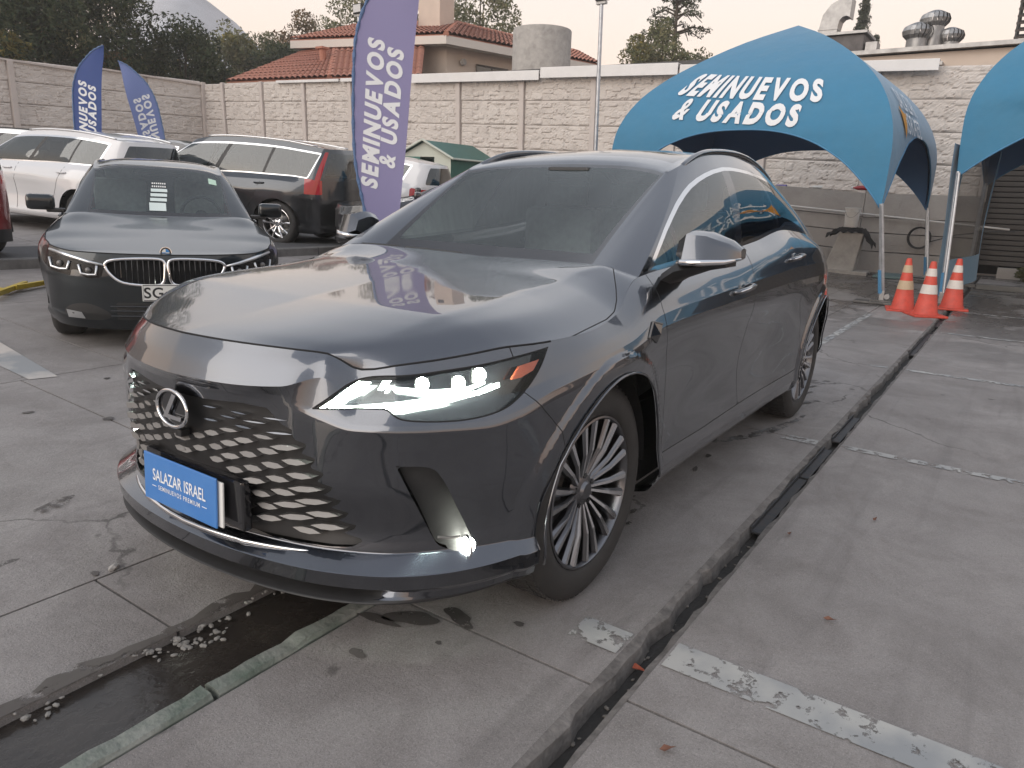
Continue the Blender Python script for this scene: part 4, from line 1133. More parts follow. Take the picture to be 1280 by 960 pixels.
def generic_car(name, label, pt, nums, wb, cell=.03, tail='suv', wheels=(.36, .25), wheel_kind='five', trim=M_CHROME, tailmat=M_RED, dlo_end=9.8, cladding=None,
                rails=None, face=True, lamp_tall=False, group=None, tailglass=None, handles=True, rim_mat=None, detail_int=True, cuts=()):
    B = Body(nums['plan'], nums['off'], nums['z'], nums['cowl'], nums['top'], .03, nums['bulge'], cell=cell)
    car = empty(name); tag(car, label, 'car', group)
    lo, bo, gr, rf = B.lower, B.bonnet, B.green, B.roof
    r, rim = wheels; ra = r+.045
    for cx in (0, -wb):
        if cladding is not None:
            pass
        lo.cut(lambda V, Q: np.sqrt((V[:, 0]-cx)**2+(V[:, 2]-r)**2)-ra+np.where(np.abs(V[:, 1]) < .5, 1, 0), 'void', '')
        if cladding is not None:
            lo.cut(lambda V, Q: np.sqrt((V[:, 0]-cx)**2+(V[:, 2]-r)**2)-ra-.07+np.where(np.abs(V[:, 1]) < .5, 1, 0), 'clad', '')
    if cladding is not None:
        lo.cut(lambda V, Q: (Q[:, 1]-5.2)*.03, 'clad', '')
    fd0, fd1 = B.edge[B.ic(12.1)][0], -wb*.5+.02
    lo.cut(lambda V, Q: np.maximum.reduce([Q[:, 1]-7.0, -(V[:, 0]-.35)+0*V[:, 0]]), 'fbumper', '')
    win = lambda k0, k1, a0, a1: (lambda V, Q: np.maximum.reduce([k0(Q[:, 1])-Q[:, 0], Q[:, 0]-k1(Q[:, 1]), a0-Q[:, 1], Q[:, 1]-a1])*.3)
    C_ = lambda c, m=0.0: (lambda s: c+m*s)
    gr.cut(win(C_(-1), C_(3.05, .0), -.01, .985), 'frit', ''); gr.cut(win(C_(-1), C_(2.93, .0), .07, .955), 'screen', 'frit')
    gr.cut(win(C_(4.10), C_(dlo_end+.12), -.01, .85), 'trim', ''); gr.cut(win(C_(4.22), C_(dlo_end), .035, .80), 'pillar', 'trim')
    gr.cut(win(C_(4.22), C_(6.62), .035, .80), 'wfront', 'pillar'); gr.cut(win(C_(6.80), C_(8.62), .035, .80), 'wrear', 'pillar')
    gr.cut(win(C_(8.74), C_(dlo_end), .035, .80), 'wquart', 'pillar')
    tg = tailglass or ((12.2, 30, .10, .86) if tail == 'suv' else (12.0, 30, .06, .94))
    gr.cut(win(C_(tg[0]), C_(tg[1]), tg[2], tg[3]), 'rearglass', '')
    if lamp_tall:
        gr.cut(win(C_(11.62, -.25), C_(12.05, -.25), -.01, .90), 'tail', '')
        lo.cut(lambda V, Q: np.maximum.reduce([18.9-Q[:, 0], Q[:, 0]-20.2, 10.2-Q[:, 1]])*.1, 'tail', '')
    else:
        lo.cut(lambda V, Q: np.maximum.reduce([18.7-Q[:, 0], Q[:, 0]-21.4, 10.2-Q[:, 1], Q[:, 1]-12.4])*.1, 'tail', '')
    both = lambda p: [p, p.mirrored()]
    for lab_, fn_ in cuts: lo.cut(fn_, lab_, ['', 'fbumper'])
    if face:
        lamp = lambda V, Q: np.maximum.reduce([3.6-Q[:, 0], Q[:, 0]-8.2, 9.6-Q[:, 1]+.0*Q[:, 0], Q[:, 1]-12.6])*.05
        lo.cut(lamp, 'lamp', ''); lo.cut(lamp, 'lamp', 'fbumper')
        gl = lambda V, Q: np.maximum.reduce([Q[:, 0]-3.0, 6.6-Q[:, 1], Q[:, 1]-11.4])*.05
        lo.cut(gl, 'grille', ''); lo.cut(gl, 'grille', 'fbumper')
    lo2, bo2, gr2, rf2 = both(lo), both(bo), both(gr), both(rf)
    part('body_side', lo2, '', pt, car); part('hood', bo2, '', pt, car)
    part('front_bumper', lo2, 'fbumper', pt, car)
    for s_ in (1, -1):
        for xa, xb in ((fd0+.02, fd0-.06), (fd1, fd1-.04), (-wb+.62, -wb+.30)):
            pts = []
            for z in np.linspace(.36, nums['cowl'][3][2]-.0, 12):
                x = xa+(xb-xa)*(z-.36)/.7
                if z < .6 and xa < fd1-.1: x = xa
                L_ = B.low[B.ic(9):B.ic(20)].reshape(-1, 3); i = np.argmin((L_[:, 0]-x)**2+(L_[:, 2]-z)**2); pts.append((L_[i, 0], s_*(L_[i, 1]-.002), L_[i, 2]))
            bm = bmesh.new(); tube(bm, pts, .005, seg=6); bobj('door_gap', bm, M_GAP, car)
    if cladding is not None: part('cladding', lo2, 'clad', cladding, car)
    part('cabin_frame', gr2, '', pt, car); part('roof', rf2, '', pt, car)
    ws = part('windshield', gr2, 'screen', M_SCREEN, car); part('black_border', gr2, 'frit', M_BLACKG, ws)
    part('rear_windshield', gr2, 'rearglass', M_DARKG, car)
    for p in gr2:
        part('front_window', [p], 'wfront', M_SIDEG, car); part('rear_window', [p], 'wrear', M_DARKG, car); part('quarter_window', [p], 'wquart', M_DARKG, car)
        part('window_trim', [p], 'trim', trim, car); part('window_pillar', [p], 'pillar', M_BLACK, car)
    for p, q_ in zip(lo2, gr2): part('tail_light', [p, q_], 'tail', tailmat, car)
    if face:
        for p in lo2: part('headlight', [p], 'lamp', M_BLACKG, car)
        part('grille', lo2, 'grille', M_BLACK, car)
    yw = max(p[1] for p in nums['plan'])
    for s_ in (1, -1):
        e = B.edge[B.ic(0):B.ic(11.6):2].copy(); e[:, 1] *= s_; e[:, 2] += .001
        bm = bmesh.new(); tube(bm, e, .0045, seg=6); bobj('shut_line', bm, M_GAP, car)
    for cx in (0, -wb): wheel_liner(car, cx, r, ra+.02, .45, yw-.06)
    bm = bmesh.new(); box(bm, (-wb/2, 0, .32), (wb-.9, 2*yw-.2, .14)); box(bm, (-wb/2, 0, .40), (wb+1.0, .9, .3)); bobj('underbody', bm, M_VOID, car)
    for cx in (0, -wb):
        for s in (1, -1): wheel(car, cx, s*(yw-.055-.11), s, r=r, rim=rim, width=.22, kind=wheel_kind, rim_mat=rim_mat, detail=False)
    zc = nums['cowl'][3][2]
    for s in (1, -1):
        mr = empty('door_mirror', (0, 0, 0), parent=car)
        bm = bmesh.new(); box(bm, (B.cowl[-1][0]-.12, s*(yw+.03), zc+.075), (.11, .21, .13), bevel=.035); bobj('mirror_shell', bm, pt, mr, smooth=True, angle=60)
        bm = bmesh.new(); box(bm, (B.cowl[-1][0]-.12, s*(yw-.08), zc+.01), (.08, .14, .035), bevel=.012); bobj('mirror_arm', bm, M_BLACK, mr)
        if handles:
            for x in (fd1+.14, -wb+.30):
                z = .62*(zc-.1)+.38*zc-.03; y = surf_xz(B, x, z)
                bm = bmesh.new(); tube(bm, [(x+.10, s*y, z), (x+.08, s*(y+.025), z), (x-.08, s*(y+.025), z+.005), (x-.1, s*y, z+.005)], .011, seg=6); bobj('door_handle', bm, pt, car, smooth=True)
        if rails is not None:
            t = np.array(nums['top'])[5:12]; q_ = cspline(np.arange(len(t)), t, np.linspace(0, len(t)-1.3, 24)); q_[:, 1] *= s; q_[:, 2] += .018
            bm = bmesh.new(); tube(bm, q_, .014, seg=6); bobj('roof_rail', bm, rails, car, smooth=True)
    if detail_int: interior(car, nums['cowl'][0][0]-.28, zc-.02, -wb*.5-.12, -wb+.15, yw-.25, .52 if tail != 'suv' else .62)
    car_patches[car.name] = lo2
    return car, B

P_BMW = paint('dark_slate_paint', (0.026, 0.032, 0.037), metal=1.0, coat_ior=1.55)
P_WHITE = paint('white_paint', (0.62, 0.62, 0.63), metal=0.0, rough=0.35, flake=False)
P_XC = paint('deep_grey_paint', (0.045, 0.050, 0.057), metal=1.0)
P_RED = paint('red_paint', (0.25, 0.012, 0.014), metal=0.3)
P_SILVER = paint('silver_paint', (0.42, 0.43, 0.44), metal=0.7)
P_BLACK = paint('black_paint', (0.010, 0.010, 0.013), metal=0.2)
M_PODB = mat('lamp_pod_black', (.006, .006, .007), rough=.25, spec=.25)
M_ALU = mat('bright_aluminium', (0.72, 0.73, 0.74), rough=0.3, metal=0.9)

def build_sedan():
    n = car_numbers(lf=.79, wb=2.85, lr=1.0, half=.905, zb=.17, z_nose=.755, z_cowl=.945, z_belt=1.0, z_tail=.98, roof=1.385, tail='sedan', nose_flat=1.0, cowl_x=-.42, top_front=-1.22)
    kid = smooth_poly([(.020, .712), (.10, .728), (.28, .722), (.385, .706), (.418, .672), (.385, .605), (.30, .545), (.12, .528), (.034, .545), (.014, .63)], 4)
    pod = smooth_poly([(.418, .672), (.50, .694), (.66, .730), (.78, .762), (.845, .765), (.868, .700), (.84, .640), (.76, .600), (.655, .582), (.645, .625), (.60, .625), (.55, .572), (.45, .578)], 3, sharp=(0, 8, 9, 12))
    sint = smooth_poly([(.40, .300), (.53, .375), (.66, .365), (.72, .300), (.62, .255), (.45, .255)], 4)
    fr_ = lambda V: np.where(V[:, 0] > .15, 0, 1.0)
    cuts = [('kidney', lambda V, Q: sd_poly(YZ(V), kid)+fr_(V)), ('pod', lambda V, Q: sd_poly(YZ(V), pod)+fr_(V)), ('sint', lambda V, Q: sd_poly(YZ(V), sint)+fr_(V)),
            ('lowg', lambda V, Q: np.maximum(np.maximum(V[:, 1]-.36, np.abs(V[:, 2]-.325)-.068), .15-V[:, 0]))]
    car, B = generic_car('parked_sedan', 'dark slate sedan facing the camera, twin chrome-framed grilles, paper sheet in its windshield', P_BMW, n, 2.85, cell=.018, tail='sedan', wheels=(.335, .23), face=False, trim=M_BLACKG, cuts=cuts)
    lo2 = car_patches[car.name]
    part('lower_grille', lo2, 'lowg', M_BLACK, car)
    for p_ in lo2: part('side_intake', [p_], 'sint', M_BLACK, car)
    P = lambda y, z: surf_yz(B, abs(y), z)
    for s in (1, -1):                                       # twin grille openings with bright surrounds
        g = empty('kidney_grille', (0, 0, 0), parent=car)
        ol = kid; side_p = lo2[0 if s > 0 else 1]
        bm = bmesh.new(); tube(bm, [(P(p[0], p[1])[0]+.006, s*p[0], p[1]) for p in ol], .0125, seg=8, closed=True); bobj('chrome_surround', bm, M_CHROME, g, smooth=True)
        V_, T_, N_ = side_p.take('kidney'); obj('opening', V_-N_*.03, T_, M_VOID, g)
        for k in range(9):
            y = .048+k*.038; zt = .715 if y < .3 else .70; zl = .545 if y < .28 else .56+(y-.28)*.7
            bm = bmesh.new(); tube(bm, [(P(y, zl)[0]+.006, s*y, zl), (P(y, .64)[0]+.010, s*y, .64), (P(y, zt)[0]+.006, s*y, zt)], .006, seg=6); bobj('grille_slat', bm, M_BLACKG, g)
        # headlight: dark pod, bright brow, two lamp brackets
        h = empty('headlight', (0, 0, 0), parent=car)
        def lift(p, d): q_ = P(p[0], p[1]); return (q_[0]+d, s*(q_[1]+d*.35), q_[2])
        V_, T_, N_ = side_p.take('pod'); obj('pod', V_, T_, M_PODB, h, smooth=True, normals=N_)
        bm = bmesh.new(); tube(bm, [lift(p, .006) for p in ((.43, .675), (.52, .690), (.66, .724), (.79, .754))], [.007, .013, .016, .010], seg=6); bobj('brow_light', bm, M_ALU, h, smooth=True)
        for (yy, zz, w) in ((.725, .660, .072), (.530, .630, .062)):
            bm = bmesh.new(); tube(bm, [lift(p, .007) for p in ((yy-w, zz+.028), (yy-w*.8, zz-.030), (yy, zz-.036), (yy+w*.8, zz-.026), (yy+w, zz+.034))], .010, seg=6); bobj('lamp_bracket', bm, M_ALU, h, smooth=True)
            bm = bmesh.new(); c = lift((yy, zz), .006); bmesh.ops.create_uvsphere(bm, u_segments=10, v_segments=8, radius=.022, matrix=Matrix.Translation(c)); bobj('lamp_lens', bm, M_SATIN, h, smooth=True)
        # lower intake with a lighter outer blade
        bm = bmesh.new(); vs = [bm.verts.new(lift(p, .006)) for p in ((.60, .315), (.70, .320), (.69, .265), (.58, .262))]; bm.faces.new(vs); bobj('intake_blade', bm, P_SILVER, car)
    for z in (.29, .33, .365):
        bm = bmesh.new(); tube(bm, [(P(y, z)[0]+.008, y, z) for y in np.linspace(-.40, .40, 12)], .006, seg=6); bobj('grille_bar', bm, M_BLACKG, car)
    # plate with its first letters
    pl = empty('front_plate', (P(0, .47)[0]+.016, 0, .475), parent=car)
    bm = bmesh.new(); box(bm, (0, 0, 0), (.008, .36, .13), bevel=.003); bobj('plate_board', bm, M_WHITEP, pl)
    bm = bmesh.new(); tube(bm, [(.005, y, z) for y, z in ((-.172, -.058), (.172, -.058), (.172, .058), (-.172, .058))], .003, seg=6, closed=True); bobj('plate_rim', bm, M_BLACK, pl)
    V, F = text_mesh('SG·', size=.115, bold=.002, space=1.05)
    obj('lettering', np.c_[np.full(len(V), .0052), V[:, 0]-.085, V[:, 1]], F, M_BLACK, pl)
    # roundel on the hood edge: four quarters in a dark ring
    x0 = B.edge[0][0]-.075; zz = B.edge[0][2]+.012
    rd = empty('roundel', (x0, 0, zz), parent=car); rd.rotation_euler = (0, math.radians(-72+90-25), 0)
    M_BB = mat('badge_blue', (0.03, 0.22, 0.55), rough=.3)
    def disc(name, r0, r1, x, m, a0=0, a1=2*math.pi, n=28):
        bm = bmesh.new(); A = [bm.verts.new((x, r0*math.cos(t), r0*math.sin(t))) for t in np.linspace(a0, a1, n)]; Bv = [bm.verts.new((x, r1*math.cos(t), r1*math.sin(t))) for t in np.linspace(a0, a1, n)]
        for i in range(n-1): bm.faces.new((A[i], A[i+1], Bv[i+1], Bv[i]))
        bobj(name, bm, m, rd)
    disc('badge_ring', .026, .041, .012, M_BLACKG); disc('badge_edge', .038, .042, .0135, M_CHROME)
    for k in range(4): disc('badge_quarter', .001, .026, .0125, M_WHITEP if k % 2 else M_BB, k*math.pi/2, (k+1)*math.pi/2, 8)
    # bonnet ridges
    # sheet of paper and small sticker behind the screen
    iA = int(np.argmin(np.abs(B.gq-B.gk[0])))
    def onscreen(y, s, d=.03):
        Gm = B.gl; j = int(s*(Gm.shape[1]-1)); r_ = Gm[:int(np.argmin(np.abs(B.gq-B.gk[3]))), j]; i = np.argmin(np.abs(r_[:, 1]-abs(y))); return np.array([r_[i, 0]-d, y, r_[i, 2]-d*.5])
    M_PAPER = mat('price_sheet_paper', (0.62, 0.70, 0.68), rough=.6)
    sh = empty('price_sheet', (0, 0, 0), parent=car)
    def sheet(name, y0, y1, s0, s1, m, d):
        bm = bmesh.new(); n = 6
        for i in range(n):
            a, b = y0+(y1-y0)*i/n, y0+(y1-y0)*(i+1)/n
            bm.faces.new([bm.verts.new(onscreen(*q_, d)) for q_ in ((a, s0), (b, s0), (b, s1), (a, s1))])
        return bobj(name, bm, m, sh)
    sheet('paper_band', -.105, .035, .10, .26, M_PAPER, -.004); sheet('paper_band', -.095, .045, .29, .36, M_PAPER, -.004); sheet('paper_band', -.09, .05, .39, .46, M_PAPER, -.004)
    sheet('paper_band', -.085, .055, .48, .56, M_PAPER, -.004)
    for y0, s0 in ((-.075, .585), (-.075, .64)):
        for k in range(7): sheet('print_mark', y0+k*.018, y0+k*.018+.011, s0, s0+.03, M_WHITEP, -.004)
    sheet('sticker', .43, .50, .74, .86, mat('sticker_green', (.45, .62, .50), rough=.5), -.004)
    place_car(car, -1.430, -4.129, 60, 2.85)
    return car
# ------------------------------------------------------------------ ground: slabs, drains, paint
def concrete_mat():
    m = bpy.data.materials.new('lot_concrete'); m.use_nodes = True
    nt = m.node_tree; b = nt.nodes['Principled BSDF']; L = nt.links.new
    tc = nt.nodes.new('ShaderNodeTexCoord')
    geo = nt.nodes.new('ShaderNodeNewGeometry')
    def noise(scale, detail=6, rough=.6, vec=None, dist=0.0):
        n = nt.nodes.new('ShaderNodeTexNoise'); n.inputs['Scale'].default_value = scale; n.inputs['Detail'].default_value = detail; n.inputs['Roughness'].default_value = rough
        n.inputs['Distortion'].default_value = dist
        L(vec or geo.outputs['Position'], n.inputs['Vector']); return n.outputs['Fac']
    def rng(v, a, b_, c=0., d=1.):
        r = nt.nodes.new('ShaderNodeMapRange'); r.inputs[1].default_value = a; r.inputs[2].default_value = b_; r.inputs[3].default_value = c; r.inputs[4].default_value = d
        L(v, r.inputs[0]); return r.outputs[0]
    def mix(f, a, b_, blend='MIX'):
        x = nt.nodes.new('ShaderNodeMix'); x.data_type = 'RGBA'; x.blend_type = blend
        for i, v in ((0, f), (6, a), (7, b_)):
            if isinstance(v, (tuple, float)): x.inputs[i].default_value = v
            else: L(v, x.inputs[i])
        return x.outputs[2]
    def mth(op, a, b_=None):
        x = nt.nodes.new('ShaderNodeMath'); x.operation = op
        for i, v in enumerate((a, b_)):
            if v is None: continue
            if isinstance(v, float): x.inputs[i].default_value = v
            else: L(v, x.inputs[i])
        return x.outputs[0]
    c = mix(rng(noise(.55, 7, .62), .36, .66), (.250, .232, .224, 1), (.335, .315, .305, 1))
    c = mix(rng(noise(2.6, 8, .7, dist=.6), .42, .72, 0, .75), c, (.150, .135, .128, 1))
    c = mix(rng(noise(7, 9, .75), .56, .74, 0, .5), c, (.34, .315, .30, 1))
    c = mix(rng(noise(70, 4, .7), .35, .75, 0, .35), c, (.12, .11, .105, 1))
    c = mix(rng(noise(210, 3, .8), .52, .66, 0, .55), c, (.42, .395, .38, 1))
    c = mix(rng(noise(150, 3, .8), .56, .68, 0, .6), c, (.085, .078, .074, 1))
    c = mix(rng(noise(.9, 8, .7, dist=1.2), .50, .60, 0, .28), c, (.16, .147, .14, 1))
    # hairline cracks
    vc = nt.nodes.new('ShaderNodeTexVoronoi'); vc.feature = 'DISTANCE_TO_EDGE'; vc.inputs['Scale'].default_value = .42
    wv = nt.nodes.new('ShaderNodeTexNoise'); wv.inputs['Scale'].default_value = 2.2; wv.inputs['Detail'].default_value = 8; L(geo.outputs['Position'], wv.inputs['Vector'])
    va = nt.nodes.new('ShaderNodeVectorMath'); va.operation = 'MULTIPLY_ADD'; va.inputs[1].default_value = (.5, .5, .5); L(wv.outputs['Color'], va.inputs[0]); L(geo.outputs['Position'], va.inputs[2]); L(va.outputs[0], vc.inputs['Vector'])
    ck = mth('MULTIPLY', rng(vc.outputs['Distance'], .0015, .004, .75, 0), rng(noise(.5, 3), .52, .58))
    c = mix(ck, c, (.05, .045, .042, 1))
    # stretched tyre scuffs along the lane
    mp = nt.nodes.new('ShaderNodeMapping'); mp.inputs['Scale'].default_value = (.35, 5.0, 1); mp.inputs['Rotation'].default_value = (0, 0, .12)
    L(geo.outputs['Position'], mp.inputs['Vector'])
    c = mix(rng(noise(1.3, 6, .6, mp.outputs[0]), .55, .75, 0, .45), c, (.11, .10, .098, 1))
    # dark spots
    v = nt.nodes.new('ShaderNodeTexVoronoi'); v.inputs['Scale'].default_value = 2.3; v.inputs['Randomness'].default_value = 1
    L(geo.outputs['Position'], v.inputs['Vector'])
    vs = mth('ADD', v.outputs['Distance'], mth('MULTIPLY', noise(14, 4), .22))
    c = mix(rng(vs, .155, .185, .65, 0), c, (.07, .063, .06, 1))
    # wet patches: far end by the tents
    sep = nt.nodes.new('ShaderNodeSeparateXYZ'); L(geo.outputs['Position'], sep.inputs[0])
    far = rng(sep.outputs[0], -5.0, -9.5, 0, 1)
    lr = rng(sep.outputs[1], -3.0, -.8, 0, 1)
    wet = mth('MULTIPLY', mth('MULTIPLY', far, lr), rng(noise(.75, 5, .6, dist=.8), .43, .50))
    c = mix(mth('MULTIPLY', wet, .72), c, (.055, .050, .048, 1))
    L(c, b.inputs['Base Color'])
    ro = mth('SUBTRACT', rng(noise(3, 6), .3, .7, .62, .85), mth('MULTIPLY', wet, .52)); L(ro, b.inputs['Roughness'])
    bp = nt.nodes.new('ShaderNodeBump'); bp.inputs['Strength'].default_value = .55; bp.inputs['Distance'].default_value = .008
    hh = mth('ADD', noise(120, 4, .7), mth('MULTIPLY', noise(22, 8, .75), 2.2)); L(hh, bp.inputs['Height']); L(bp.outputs[0], b.inputs['Normal'])
    return m
M_CONC = concrete_mat()
M_DIRT = mat('damp_earth', (.05, .045, .04), rough=.8, noise=(6, .5, 6), bump=(20, .5))
M_WET = mat('wet_channel', (.022, .018, .016), rough=.25, noise=(5, .6, 6, (.05, .042, .035)), bump=(30, .25, .01))

def sheet(name, x0, x1, y0, y1, dz, material, parent=None, step=1.0, thick=0.0, zfn=gz_):
    nx = max(1, int(math.ceil((x1-x0)/step))); ny = max(1, int(math.ceil((y1-y0)/step)))
    V, F = [], []
    for i in range(nx+1):
        for j in range(ny+1):
            x = x0+(x1-x0)*i/nx; y = y0+(y1-y0)*j/ny; V.append((x, y, zfn(x, y)+dz))
    for i in range(nx):
        for j in range(ny):
            a = i*(ny+1)+j; F.append((a, a+ny+1, a+ny+2, a+1))
    if thick:
        n0 = len(V); rim = [i*(ny+1) for i in range(nx+1)]+[nx*(ny+1)+j for j in range(1, ny+1)]+[i*(ny+1)+ny for i in range(nx-1, -1, -1)]+[j for j in range(ny-1, 0, -1)]
        for k in rim: V.append((V[k][0], V[k][1], V[k][2]-thick))
        m = len(rim)
        for k in range(m): F.append((rim[k], n0+k, n0+(k+1) % m, rim[(k+1) % m]))
    return obj(name, V, F, material, parent)

def build_ground():
    V, F = [], []
    def zt(x, y):
        return gz_(x, max(y, -32))-.16
    xs = [-74, -60, -30, -22, -16, -10, -5, 0, 5, 12, 40, 74]; ys = [-74, -60, -32, -26, -20, -15, -10, -7, -5, -3, -1, 0, 5, 12, 40, 74]
    for x in xs:
        for y in ys: V.append((x, y, zt(max(-22, min(x, 12)), max(-32, min(y, 12)))))
    n = len(ys)
    for i in range(len(xs)-1):
        for j in range(n-1): F.append((i*n+j, (i+1)*n+j, (i+1)*n+j+1, i*n+j+1))
    g = obj('ground', V, F, M_DIRT); tag(g, kind='structure')
    V, F = [], []
    for r in (112, 400, 3000):
        for k in range(24): a = 2*math.pi*k/24; V.append((r*math.cos(a), r*math.sin(a), .0))
    for i in range(2):
        for k in range(24): F.append((i*24+k, (i+1)*24+k, (i+1)*24+(k+1) % 24, i*24+(k+1) % 24))
    tag(obj('far_ground', V, F, M_DIRT), kind='structure')
    # concrete slabs with open joints; breaks follow the photographed joints and the two drains
    g_ = .005
    xb = [8, 5.4, 2.93, .432, -2.385, -5.03, -7.6, -10.2, -12.8, -15.35]
    def strip(y0, y1, xs, first=0):
        for a, b in zip(xs[:-1], xs[1:]):
            s = sheet('concrete_slab', b+g_, a-g_, y0+g_, y1-g_, 0.0, M_CONC, g, step=.8, thick=.10)
    xr = xb+[-17.2]
    strip(1.245, 4.2, xr); strip(4.2, 9.0, xr)
    strip(.345, 1.14, [8, 5.4, 2.93, .432, -2.385, -5.03, -7.6, -10.2, -12.8, -16.2])
    strip(-.54, -.02, [8, 4.5, 1.0, -2.5, -6.0, -9.5, -13, -16.2])
    strip(-3.3, -.54, [8, 5.2, 2.7, .1, -2.6, -5.2, -8.2, -12, -16.2]); strip(-6.0, -3.3, [8, 4.6, 2.0, -.6, -3.3, -6.5, -10.5, -16.2])
    strip(-9.0, -6.0, [8, 4.0, .9, -2.2, -5.5, -9, -16.2])
    strip(-13, -9, [8, 2, -3, -8, -16.2]); strip(-26, -13, [8, 0, -8, -16.2])
    # the slabs under the car stop at the left drain; behind its end the lane is closed
    sheet('concrete_slab', -16.2, -.62, -.02+g_, .345-g_, 0.0, M_CONC, g, step=.8, thick=.10)
    # left drain: sunk wet channel and its painted kerb
    c = sheet('drain_channel', -.62, 8, -.03, .275, -.026, M_WET, g, step=.3); tag(c, kind='structure')
    M_KERB = mat('painted_kerb', (.15, .165, .145), rough=.7, noise=(7, 1.0, 8, (.035, .075, .048)), noise2=(4, .75, 9, (.36, .355, .33)), bump=(40, .6, .012))
    for a, b in ((8, 3.2), (3.19, 1.115), (1.105, .475), (.465, -.62)):
        bm = bmesh.new(); L = a-b; n = max(2, int(L/.06)); A = []
        rg = random.Random(int(a*100))
        for i in range(n+1):
            x = b+.004+(L-.008)*i/n; w = rg.uniform(-.006, .006); z = rg.uniform(-.004, .003)
            A.append([bm.verts.new(p) for p in ((x, .272, -.06), (x, .274+w, .004+z), (x, .285+w, .014+z), (x, .333+w, .012+z), (x, .342+w*.5, .001), (x, .343, -.06))])
        for i in range(n):
            for k in range(5): bm.faces.new((A[i][k], A[i][k+1], A[i+1][k+1], A[i+1][k]))
        bm.faces.new(A[0]); bm.faces.new(A[-1])
        bobj('drain_kerb', bm, M_KERB, g, smooth=False)
    # crumbled left edge of the channel
    M_CHIP = mat('broken_concrete', (.30, .285, .265), rough=.9, noise=(25, .5, 5), bump=(60, .5, .01))
    bm = bmesh.new(); rg = random.Random(4)
    for i in range(70):
        x = rg.choice([rg.uniform(.62, 1.6), rg.gauss(.98, .07), rg.gauss(.98, .07)]); y = -.02+abs(rg.gauss(0, .025))+(.045*rg.random() if .82 < x < 1.1 else 0)
        r = rg.uniform(.003, .010); m_ = Matrix.Translation((x, y, -.024+.022*max(0, 1-(y+.02)/.05))) @ Matrix.Rotation(rg.random()*3, 4, 'Z') @ Matrix.Diagonal((r*1.6, r, r*.6, 1))
        bmesh.ops.create_icosphere(bm, subdivisions=1, radius=1, matrix=m_)
    tag(bobj('rubble', bm, M_CHIP), kind='stuff')
    # right drain: narrow sunk gutter with worn lips
    c = sheet('drain_channel', -17.0, 8, 1.12, 1.26, -.062, mat('dry_gutter', (.030, .028, .027), rough=.75, noise=(12, .5, 6), bump=(50, .6, .01)), g, step=.5)
    for yy, s in ((1.14, 1), (1.245, -1)):
        bm = bmesh.new(); rg = random.Random(11 if s > 0 else 12); A = []; x = 8.0
        while x > -17:
            w = rg.uniform(.0, .026)*(1 if s > 0 else .6); A.append([bm.verts.new(p) for p in ((x, yy-s*.006, -.08), (x, yy-s*.006, .0015), (x, yy+s*(.006+w), -.003-rg.random()*.006), (x, yy+s*(.016+w), -.06))]); x -= rg.uniform(.04, .12)
        for a, b in zip(A[:-1], A[1:]):
            for k in range(3): bm.faces.new((a[k], a[k+1], b[k+1], b[k]))
        bobj('gutter_lip', bm, mat('worn_lip', (.20, .185, .175), rough=.85, noise=(16, .6, 6), bump=(60, .6, .01)), g)
    bm = bmesh.new(); rg = random.Random(9)
    for i in range(150):
        x = 1.2-abs(rg.gauss(0, 2.6)); y = rg.choice([rg.uniform(1.15, 1.24), rg.gauss(1.155, .012)]); r = rg.uniform(.002, .007)
        bmesh.ops.create_icosphere(bm, subdivisions=1, radius=1, matrix=Matrix.Translation((x, y, -.058)) @ Matrix.Rotation(rg.random()*3, 4, 'Z') @ Matrix.Diagonal((r*1.7, r, r*.7, 1)))
    tag(bobj('gravel', bm, mat('gutter_gravel', (.13, .12, .11), rough=.9)), kind='stuff')
    # grating bars lying in the gutter
    M_RUST = mat('gutter_steel', (.05, .056, .066), rough=.55, metal=.6, noise=(30, .7, 5, (.10, .085, .075)))
    for (xa, xb_, t) in ((-.95, -1.75, .02), (-1.78, -2.35, -.03), (-2.55, -3.2, .01), (-6.0, -7.6, .0), (-8.3, -9.1, .02)):
        bm = bmesh.new(); box(bm, ((xa+xb_)/2, 1.195, -.030), (abs(xa-xb_), .045, .008), rot=None); box(bm, ((xa+xb_)/2, 1.172, -.022), (abs(xa-xb_), .006, .03))
        tag(bobj('gutter_bar', bm, M_RUST, g), None)
    # painted parking lines (worn)
    def worn(name, col, hole):
        m = bpy.data.materials.new(name); m.use_nodes = True; nt = m.node_tree; L = nt.links.new; b = nt.nodes['Principled BSDF']; o = nt.nodes['Material Output']
        b.inputs['Roughness'].default_value = .7
        geo = nt.nodes.new('ShaderNodeNewGeometry')
        n = nt.nodes.new('ShaderNodeTexNoise'); n.inputs['Scale'].default_value = 13; n.inputs['Detail'].default_value = 8; n.inputs['Roughness'].default_value = .72; L(geo.outputs['Position'], n.inputs['Vector'])
        n2 = nt.nodes.new('ShaderNodeTexNoise'); n2.inputs['Scale'].default_value = 3; n2.inputs['Detail'].default_value = 6; L(geo.outputs['Position'], n2.inputs['Vector'])
        mx = nt.nodes.new('ShaderNodeMix'); mx.data_type = 'RGBA'; mx.inputs[6].default_value = (*col, 1); mx.inputs[7].default_value = (.255, .265, .272, 1)
        r0 = nt.nodes.new('ShaderNodeMapRange'); r0.inputs[1].default_value = .4; r0.inputs[2].default_value = .6; L(n2.outputs['Fac'], r0.inputs[0]); L(r0.outputs[0], mx.inputs[0]); L(mx.outputs[2], b.inputs['Base Color'])
        r = nt.nodes.new('ShaderNodeMapRange'); r.inputs[1].default_value = hole; r.inputs[2].default_value = hole+.05; L(n.outputs['Fac'], r.inputs[0])
